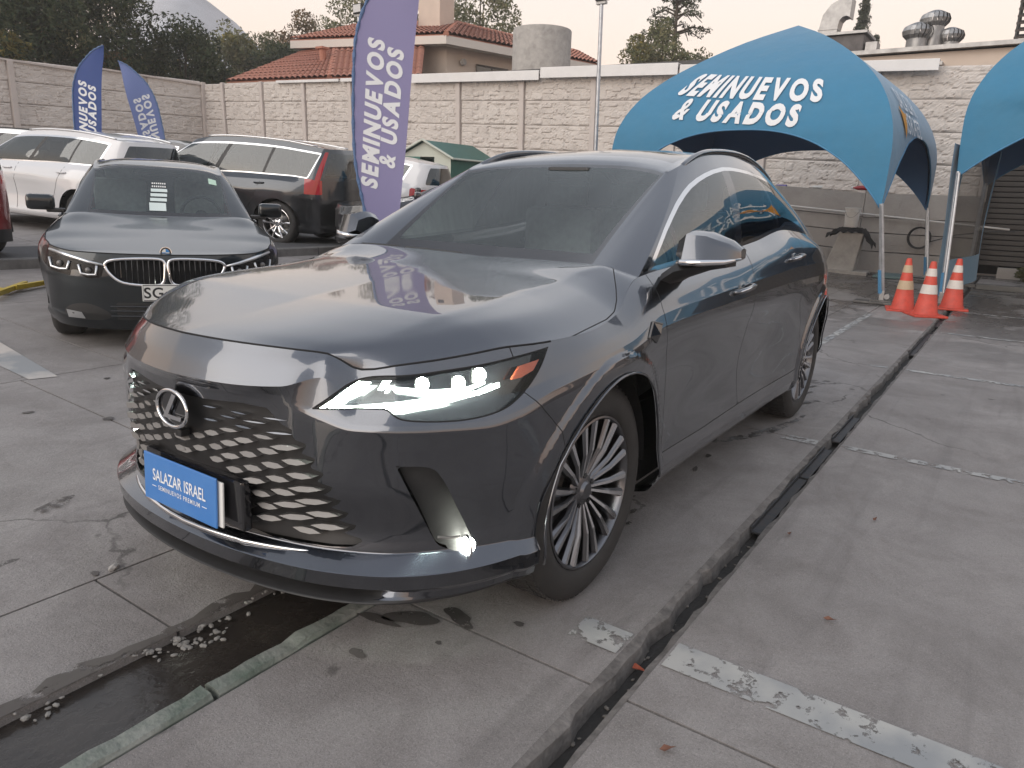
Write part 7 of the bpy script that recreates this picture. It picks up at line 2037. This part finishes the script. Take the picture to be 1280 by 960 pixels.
# ------------------------------------------------------------------ small things
def build_small():
    M_CONE = mat('cone_red', (.62, .075, .045), rough=.55, noise=(8, .35, 5)); M_CW = mat('cone_band', (.66, .62, .58), rough=.55, noise=(9, .45, 6, (.42, .36, .30))); M_CD = mat('cone_band_dirty', (.50, .40, .27), rough=.6, noise=(9, .5, 6, (.34, .22, .13)))
    for i, (x, y, lab, a, dirty, tl) in enumerate(((-9.42, .66, 'worn orange cone with yellowed bands nearest the tent leg', .2, True, (.02, .02)), (-9.05, .98, 'orange traffic cone with a torn white band, middle and nearest of three', .5, False, (0, 0)), (-10.15, 1.20, 'orange traffic cone with clean white bands beside the second tent leg', .1, False, (0, 0)))):
        c = empty('traffic_cone', (x, y, .0), rz=a, rx=tl[0], ry=tl[1]); tag(c, lab, 'cone', 'traffic cones by the tents')
        R = lambda z: .150-.118*(z-.03)/.69
        bm = bmesh.new(); lathe(bm, [(R(.03)+.02, .03), (R(.06), .06), (R(.40), .40), (R(.71), .71), (R(.72)-.006, .722), (.012, .722)], seg=28, axis='z'); bobj('cone_body', bm, M_CONE, c, smooth=True, angle=40)
        for z0, z1 in ((.30, .42), (.53, .63)):
            bm = bmesh.new(); lathe(bm, [(R(z0)+.003, z0), (R(z1)+.003, z1)], seg=28, axis='z'); bobj('reflective_band', bm, M_CD if dirty else M_CW, c, smooth=True)
        bm = bmesh.new(); box(bm, (0, 0, .016), (.42, .42, .030), bevel=.01); bobj('cone_base', bm, M_CONE, c)
    # things by the plinth: block, bucket, dark rag, bottles, hose, pipes
    bx, by = -15.1, -1.28
    b = empty('concrete_pedestal', (bx, by, .05), rz=.05); tag(b, 'leaning grey concrete pedestal carrying a white bucket by the wall', 'block')
    bm = bmesh.new(); V = [bm.verts.new(p) for p in ((-.2, -.34, 0), (.25, -.34, 0), (.25, .26, 0), (-.2, .26, 0), (-.2, -.12, .80), (.10, -.12, .80), (.10, .36, .82), (-.2, .36, .82))]
    for f in ((0, 1, 2, 3), (4, 5, 6, 7), (0, 1, 5, 4), (1, 2, 6, 5), (2, 3, 7, 6), (3, 0, 4, 7)): bm.faces.new([V[k] for k in f])
    bmesh.ops.bevel(bm, geom=list(bm.edges), offset=.012, segments=1, affect='EDGES'); bobj('block', bm, M_GREYC, b)
    bm = bmesh.new(); box(bm, (.1, .0, -.02), (.55, 1.1, .10), bevel=.015); bobj('foot_slab', bm, M_GREYC, b)
    M_RAG = mat('black_rag', (.012, .012, .013), rough=.9, bump=(25, .8, .02))
    bm = bmesh.new(); rg = np.random.default_rng(2); n, m = 22, 10; G = []
    for i in range(n+1):
        for j in range(m+1):
            s = -.5+i/n; t = -.5+j/m; z = .95-1.1*max(0, abs(s)-.26)*(1.2 if s > 0 else .5)-.4*max(0, abs(t)-.3)+.02*math.sin(i*1.7+j)+rg.normal()*.008; G.append(bm.verts.new((t*.45-.05, s*.95+.1, z)))
    for i in range(n):
        for j in range(m): k = i*(m+1)+j; bm.faces.new((G[k], G[k+1], G[k+m+2], G[k+m+1]))
    r = bobj('black_rag', bm, M_RAG, smooth=True, loc=(bx, by, .0)); tag(r, 'black rag draped over the concrete pedestal under the bucket', 'cloth')
    bk = empty('plastic_bucket', (bx-.1, by+.05, .97)); tag(bk, 'white plastic bucket standing on the rag-covered pedestal', 'bucket')
    bm = bmesh.new(); lathe(bm, [(.005, .0), (.125, .0), (.130, .01), (.150, .38), (.162, .385), (.162, .40), (.150, .405), (.146, .39), (.124, .03), (.005, .03)], seg=28, axis='z'); bobj('pail', bm, mat('white_plastic', (.86, .85, .82), rough=.5, noise=(5, .15, 5)), bk, smooth=True, angle=40)
    bm = bmesh.new(); lathe(bm, [(.150, .31), (.158, .312), (.158, .325), (.150, .328)], seg=28, axis='z'); bobj('rim_band', bm, M_WHITEP, bk, smooth=True)
    bm = bmesh.new(); tube(bm, [(.155*math.cos(t), .155*math.sin(t), .36-.16*math.sin((t+1.2)/(2.4)*math.pi)) for t in np.linspace(-1.2, 1.2, 16)], .004, seg=5); bobj('handle', bm, M_ZINC, bk)
    def bottle(name, lab, x, y, z, col, lying, L=.30, r=.04, rz=0., cap=(.6, .6, .6), cat='bottle', grp='bottles by the plinth'):
        e = empty(name, (x, y, z), rz=rz, rx=math.pi/2 if lying else 0); tag(e, lab, cat, grp)
        bm = bmesh.new(); lathe(bm, [(.004, 0), (r*.95, .0), (r, .01), (r, L*.62), (r*.85, L*.72), (r*.4, L*.85), (r*.36, L*.93)], seg=14, axis='z'); bobj('bottle_body', bm, mat('bottle_'+lab.split()[0], col, rough=.3), e, smooth=True, angle=50)
        bm = bmesh.new(); cyl(bm, (0, 0, L*.92), (0, 0, L), r*.42, seg=10); bobj('bottle_cap', bm, mat('cap_'+lab.split()[0], cap, rough=.4), e); return e
    g = gz_(-16, -2)*.92
    bottle('drink_bottle', 'red bottle lying on the plinth ledge', -16.25, -1.10, 1.745+g, (.30, .02, .03), True, L=.42, r=.05, rz=.25)
    bottle('drink_bottle', 'violet bottle lying on the plinth ledge near the crossover tail', -16.25, -2.95, 1.745+g, (.10, .08, .28), True, L=.36, r=.045, rz=-.2)
    bottle('drink_bottle', 'white bottle lying small on the plinth ledge', -16.25, -2.15, 1.745+g, (.6, .6, .58), True, L=.26, r=.035, rz=.3)
    bottle('spray_bottle', 'white spray bottle standing on the floor by the pedestal', -14.75, -1.9, .05, (.60, .62, .62), False, L=.46, r=.06, cap=(.7, .55, .1))
    bottle('fuel_can', 'red can on the floor behind the crossover tail', -15.3, -2.25, .3, (.42, .03, .03), False, L=.6, r=.11, cap=(.1, .1, .1), cat='can')
    bm = bmesh.new()
    for k in range(4): tube(bm, [(.02*k, (.20+.008*k)*math.cos(t), (.21+.006*k)*math.sin(t)) for t in np.linspace(0, 6.28, 29)[:-1]], .012, seg=6, closed=True)
    h = bobj('coiled_hose', bm, M_BLACK, smooth=True, loc=(-15.98, .02, .80)); tag(h, 'coil of black hose hung on the plinth between the tent legs', 'hose')
    bm = bmesh.new(); tube(bm, [(-15.95, .2, .72), (-15.95, .7, .9), (-15.95, 1.3, 1.0), (-15.9, 1.7, 1.02)], .012, seg=6); tube(bm, [(-14.9, -1.0, .03), (-15.1, -.4, .03), (-15.0, .3, .03), (-15.3, 1.0, .03)], .014, seg=6)
    tag(bobj('hose_line', bm, M_BLACK), 'thin black hose trailing along the plinth foot', 'hose')
    M_PIPE = mat('white_pipe', (.62, .61, .59), rough=.5)
    bm = bmesh.new(); tube(bm, [(-16.02, -9, 1.55), (-16.02, -3.4, 1.42), (-16.02, 1.6, 1.05)], .022, seg=6); tag(bobj('water_pipe', bm, M_PIPE, smooth=True), 'thin white water pipe running along the plinth', 'pipe')
    bm = bmesh.new(); box(bm, (0, 0, .03), (.9, .62, .05), bevel=.01); p = bobj('floor_mat', bm, mat('teal_sheet', (.10, .17, .18), rough=.5), loc=(-15.0, -.25, .0)); tag(p, 'teal sheet lying wet on the floor beside the pedestal', 'mat')
    bm = bmesh.new(); tube(bm, [(-8.6, -1.45, .02), (-9.3, -1.25, .025), (-9.9, -1.2, .02)], .03, seg=6); tag(bobj('dropped_hose', bm, M_BLACK), 'short dark hose piece lying behind the crossover', 'hose')
    bm = bmesh.new(); box(bm, (0, 0, .05), (.16, .9, .10), bevel=.012); p = bobj('steel_channel', bm, mat('grey_channel', (.16, .16, .155), rough=.6, metal=.5), loc=(-13.9, 1.75, 0)); tag(p, 'grey steel channel lying at the foot of the second tent', 'beam')
    # weeds at the gate foot
    w = empty('weeds', (-16.6, 2.4, 0)); tag(w, 'green weeds growing at the foot of the slatted gate', 'plant'); rg = np.random.default_rng(8)
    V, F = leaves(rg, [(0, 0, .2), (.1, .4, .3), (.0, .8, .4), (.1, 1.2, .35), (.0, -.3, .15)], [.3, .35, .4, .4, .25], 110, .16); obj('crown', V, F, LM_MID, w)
    # shed
    s = empty('garden_shed', (-13.0, -10.7, gz_(-13, -10.7))); tag(s, 'small green metal shed with pale gable and open door in front of the wall', 'shed')
    M_GRN = mat('green_sheet', (.045, .15, .125), rough=.45, metal=.3, noise=(4, .2, 4)); M_PALE = mat('pale_sheet', (.52, .55, .48), rough=.5)
    zb = s.location[2]; fl = np.array([-12.55, -11.85, 0]); fr = np.array([-13.05, -10.55, 0]); rr = np.array([-14.9, -10.55, 0]); rl = np.array([-14.4, -11.85, 0]); o = np.array(s.location)
    q = lambda p, z: tuple(np.array([p[0], p[1], z])-o)
    ze, za = 2.28, 2.66; mid = (fl+fr)/2; rmid = (rl+rr)/2
    obj('side_wall', [q(fr, zb), q(rr, zb), q(rr, ze), q(fr, ze)], [(0, 1, 2, 3)], M_GRN, s); obj('back_wall', [q(rr, zb), q(rl, zb), q(rl, ze), q(rr, ze)], [(0, 1, 2, 3)], M_GRN, s); obj('side_wall', [q(fl, zb), q(rl, zb), q(rl, ze), q(fl, ze)], [(0, 1, 2, 3)], M_GRN, s)
    l1 = fl+(fr-fl)*.40; l2 = fl+(fr-fl)*.68
    obj('front_panel', [q(fl, zb), q(l1, zb), q(l1, ze), q(fl, ze)], [(0, 1, 2, 3)], M_GRN, s); obj('door', [q(l2, zb), q(fr, zb), q(fr, ze), q(l2, ze)], [(0, 1, 2, 3)], M_PALE, s); obj('floor', [q(fl, zb+.02), q(fr, zb+.02), q(rr, zb+.02), q(rl, zb+.02)], [(0, 1, 2, 3)], M_VOID, s)
    obj('gable', [q(fl, ze), q(fr, ze), q(mid, za)], [(0, 1, 2)], M_PALE, s)
    d = (fl-rl)/np.linalg.norm(fl-rl)*.12; sd = (fr-fl)/np.linalg.norm(fr-fl)*.14
    obj('roof_sheet', [q(fr+d+sd, ze-.05), q(rr-d+sd, ze-.05), q(rmid-d, za+.03), q(mid+d, za+.03)], [(0, 1, 2, 3)], M_GRN, s); obj('roof_sheet', [q(fl+d-sd, ze-.05), q(rl-d-sd, ze-.05), q(rmid-d, za+.03), q(mid+d, za+.03)], [(0, 1, 2, 3)], M_GRN, s)
    bm = bmesh.new()
    for a, b_ in ((fl+d-sd, mid+d), (fr+d+sd, mid+d)): cyl(bm, q(a, ze-.04), q(b_, za+.035), .03, seg=6)
    cyl(bm, q(fr+d+sd, ze-.04), q(rr-d+sd, ze-.04), .025, seg=6); cyl(bm, q(fl-sd+d, ze), q(fl-sd+d, zb), .02, seg=6); bobj('edge_trim', bm, M_PALE, s)
    # light poles
    for x, y, zt, lab in ((-12.62, -6.08, 5.30, 'slim metal light pole with a floodlight in front of the wall left of the tent'), (-11.75, -12.35, 5.5, 'metal light pole with a floodlight hidden behind the big flag')):
        z0 = gz_(x, y); p = empty('light_pole', (x, y, z0), rx=.021); tag(p, lab, 'light pole', 'light poles in front of the wall')
        bm = bmesh.new(); cyl(bm, (0, 0, 0), (0, 0, zt-z0), .048, .040, seg=12); bobj('pole', bm, M_POLE, p, smooth=True, angle=40)
        bm = bmesh.new(); box(bm, (0, 0, zt-z0+.03), (.10, .22, .05)); bobj('bracket', bm, M_ZINC, p)
        R = Matrix.Rotation(-.6, 3, 'Y'); bm = bmesh.new(); vs = box(bm, (.04, .04, zt-z0+.17), (.10, .30, .22), bevel=.015); fl_ = bobj('floodlight', bm, M_BLACK, p)
        bm = bmesh.new(); box(bm, (.096, .04, zt-z0+.17), (.006, .25, .17)); bobj('lamp_glass', bm, mat('floodlight_glass', (.55, .55, .55), rough=.2), fl_)
    # yellow parking stop at the left edge
    y = empty('wheel_stop', (-1.05, -6.45, gz_(-1.05, -6.45)), rz=math.radians(60)); tag(y, 'yellow steel frame lying on the ground at the left edge', 'barrier'); M_YEL = mat('yellow_steel', (.55, .40, .04), rough=.5, noise=(7, .3, 5))
    for (x0, y0, x1, y1) in ((-.5, .12, .42, -.02), (-.35, -.28, .05, .03), (-.5, .3, -.1, .08)):
        bm = bmesh.new(); d_ = math.atan2(y1-y0, x1-x0); box(bm, (0, 0, 0), (math.hypot(x1-x0, y1-y0), .05, .05), bevel=.006, rot=None); bobj('steel_bar', bm, M_YEL, y, loc=((x0+x1)/2, (y0+y1)/2, .05+.03*y0), rot=(0, 0, d_))
    # fallen leaves and a stone chip on the concrete
    M_LEAFB = mat('dry_leaf', (.16, .075, .05), rough=.8); M_LEAFR = mat('red_leaf', (.30, .07, .035), rough=.8)
    rg = random.Random(6)
    pts = [(.22, 1.19, 'dry red leaf lying in the gutter at the wide paint line', 1), (-1.35, 1.60, 'curled dry leaf on the right slab, nearest the camera side', 0), (-.95, 1.33, 'small dry leaf on the right slab close to the gutter', 0), (-2.2, 1.19, 'brown leaf stuck in the gutter where the thin line crosses', 0), (.55, 1.42, 'tiny dark leaf below the wide paint line', 0), (-.35, 1.62, 'single dry leaf in the middle of the right slab', 0)]
    for i, (x, y_, lab, red) in enumerate(pts):
        e = empty('fallen_leaf', (x, y_, .006 if abs(y_-1.19) > .03 else -.05), rz=rg.uniform(0, 6)); tag(e, lab, 'leaf', 'fallen leaves on the concrete'); bm = bmesh.new(); s_ = rg.uniform(.014, .022)*(1.3 if red else 1)
        V = [bm.verts.new(p) for p in ((-s_, 0, .004), (-.3*s_, .42*s_, .012), (.6*s_, .36*s_, .006), (s_*1.2, 0, .012), (.5*s_, -.36*s_, .014), (-.4*s_, -.4*s_, .004), (0, 0, .002))]
        for k in range(6): bm.faces.new((V[k], V[(k+1) % 6], V[6]))
        bobj('blade', bm, M_LEAFR if red else M_LEAFB, e)
    bm = bmesh.new(); bmesh.ops.create_icosphere(bm, subdivisions=1, radius=1, matrix=Matrix.Translation((0, 0, .008)) @ Matrix.Diagonal((.028, .016, .010, 1))); c = bobj('stone_chip', bm, M_GREYC, loc=(.92, -.565, .0), rot=(0, 0, .5)); tag(c, 'pale stone chip on the joint left of the crossover', 'stone')
    # oil and water stains: thin wet films
    M_OIL = worn_('oil_film', (.050, .045, .042), .56); M_STAIN = worn_('old_stain', (.085, .077, .072), .47)
    for m_ in (M_OIL, M_STAIN):
        for n_ in m_.node_tree.nodes:
            if n_.type == 'MIX': n_.inputs[7].default_value = (.10, .09, .085, 1)
            if n_.type == 'TEX_NOISE' and n_.inputs['Scale'].default_value > 5: n_.inputs['Scale'].default_value = 34
    rg = np.random.default_rng(12)
    def blot(x, y_, rx, ry, m, rot=0.0, k=40, rough=.20):
        ph = rg.uniform(0, 6.28, 5); V = []; z = gz_(x, y_)+.0045
        for i in range(k):
            a = 2*math.pi*i/k; r = 1+rough*(math.sin(2*a+ph[0])*.5+math.sin(3*a+ph[1])*.45+math.sin(5*a+ph[2])*.35+math.sin(7*a+ph[3])*.15); px, py = rx*r*math.cos(a), ry*r*math.sin(a)
            V.append((x+px*math.cos(rot)-py*math.sin(rot), y_+px*math.sin(rot)+py*math.cos(rot), z))
        o = obj('stain', V, [tuple(range(k))], m); tag(o, kind='structure')
    M_DAMP = worn_('damp_edge', (.075, .066, .060), .53)
    for n_ in M_DAMP.node_tree.nodes:
        if n_.type == 'MIX': n_.inputs[7].default_value = (.10, .09, .08, 1)
    xs_ = np.linspace(.30, 3.2, 70); V = []
    for i, x in enumerate(xs_):
        w_ = .018+.045*abs(math.sin(x*5.1+1)*math.sin(x*13.3))+.02*rg.random()
        V += [(x, -.020, .0048), (x, -.024-w_*min(1, (3.2-x)*2), .0048)]
    tag(obj('damp_edge', V, [(2*i, 2*i+2, 2*i+3, 2*i+1) for i in range(69)], M_DAMP), kind='structure')
    for a in ((.50, .50, .035, .10, M_OIL, .4), (.40, .62, .03, .07, M_OIL, -.3), (.57, .42, .02, .08, M_OIL, .2), (.74, .50, .018, .03, M_OIL, 0), (.31, .80, .012, .02, M_OIL, 0), (.55, .66, .009, .012, M_OIL, 0), (.80, -1.28, .10, .035, M_STAIN, .3), (1.15, -.90, .05, .02, M_STAIN, 0), (.98, .02-.6, .012, .02, M_OIL, 0), (1.32, -.95, .03, .012, M_OIL, .5),
              (-2.0, .62, .05, .02, M_OIL, 0), (-1.7, .70, .03, .015, M_OIL, 0), (-1.45, .72, .04, .012, M_OIL, .2), (-2.4, .85, .03, .02, M_OIL, 0), (-.9, .62, .02, .015, M_OIL, 0), (-.75, .70, .03, .012, M_OIL, 0), (-.62, .74, .02, .01, M_OIL, 0), (.35, -2.6, .03, .02, M_OIL, 0), (-.3, -3.0, .02, .02, M_OIL, 0), (.1, -2.2, .03, .03, M_OIL, 0)): blot(*a)

def build_cars():
    build_sedan()
    P_ = lambda **k: car_numbers(**k)
    n = P_(lf=.87, wb=2.865, lr=.95, half=.95, z_nose=.92, z_cowl=1.08, z_belt=1.14, z_tail=1.10, roof=1.655)
    c, _ = generic_car('parked_suv', 'white estate-style SUV parked side-on behind the dark sedan', P_WHITE, n, 2.865, rails=M_ALU, dlo_end=10.4, trim=M_CHROME, wheel_kind='seven')
    place_car(c, -4.10, -13.70, 283, 2.865)
    n = P_(lf=.87, wb=2.984, lr=1.08, half=.96, z_nose=.98, z_cowl=1.12, z_belt=1.18, z_tail=1.14, roof=1.775)
    c, _ = generic_car('parked_suv', 'deep grey SUV with tall red tail light and silver window frame behind the dark sedan', P_XC, n, 2.984, wheels=(.375, .265), rails=M_ALU, lamp_tall=True, dlo_end=11.0, trim=M_ALU, cladding=None, rim_mat=M_RIMB)
    place_car(c, -6.0, -11.87, 290, 2.984)
    n = P_(lf=.85, wb=2.65, lr=.85, half=.90, z_nose=.92, z_cowl=1.06, z_belt=1.14, z_tail=1.08, roof=1.62)
    c, _ = generic_car('parked_hatchback', 'bright red car whose dark-bumpered tail shows at the left edge', P_RED, n, 2.65, cladding=M_BLACK, wheel_kind='seven', detail_int=False)
    place_car(c, -.20, -11.35, 292, 2.65)
    c, _ = generic_car('parked_suv', 'silver SUV roof showing behind the white SUV at the far left', P_SILVER, n, 2.65, cell=.05, wheel_kind='seven', rails=M_BLACK, detail_int=False); place_car(c, -4.9, -18.9, 300, 2.65)
    c, _ = generic_car('parked_suv', 'black SUV whose roof shows between the white SUV and the deep grey SUV', P_BLACK, n, 2.65, cell=.05, wheel_kind='seven', detail_int=False); place_car(c, -7.3, -16.7, 285, 2.65)
    c, _ = generic_car('parked_suv', 'white SUV mostly hidden behind the deep grey SUV and the big flag', P_WHITE, n, 2.65, cell=.05, wheel_kind='seven', lamp_tall=True, detail_int=False); place_car(c, -9.6, -14.5, 290, 2.65)
    c, _ = generic_car('parked_hatchback', 'white hatchback tail with dark spoiler in front of the green shed', P_WHITE, n, 2.65, cell=.05, wheel_kind='seven', detail_int=False); place_car(c, -9.0, -11.4, 285, 2.65)
    n = P_(lf=.85, wb=2.70, lr=.9, half=.90, z_nose=.82, z_cowl=.98, z_belt=1.03, z_tail=1.02, roof=1.46, tail='sedan')
    c, _ = generic_car('parked_sedan', 'black car with chrome window line behind the big flag', P_BLACK, n, 2.70, tail='sedan', wheels=(.33, .23), wheel_kind='seven'); place_car(c, -7.0, -6.95, 312, 2.70)
build_ground(); build_walls(); build_hill(); build_house(); build_beyond(); build_trees(); build_tents(); build_flags(); build_cars(); build_small()
build_crossover()
# evening haze over the whole lot
bm = bmesh.new(); box(bm, (0, 0, 8.0), (152, 152, 20.0))
hz = bobj('haze', bm, []); tag(hz, kind='stuff')
m_ = bpy.data.materials.new('evening_haze'); m_.use_nodes = True; nt_ = m_.node_tree; nt_.nodes.clear()
o_ = nt_.nodes.new('ShaderNodeOutputMaterial'); v_ = nt_.nodes.new('ShaderNodeVolumePrincipled')
v_.inputs['Color'].default_value = (.96, .93, .90, 1); v_.inputs['Density'].default_value = .0016; v_.inputs['Anisotropy'].default_value = .0
nt_.links.new(v_.outputs[0], o_.inputs['Volume']); hz.data.materials.append(m_)
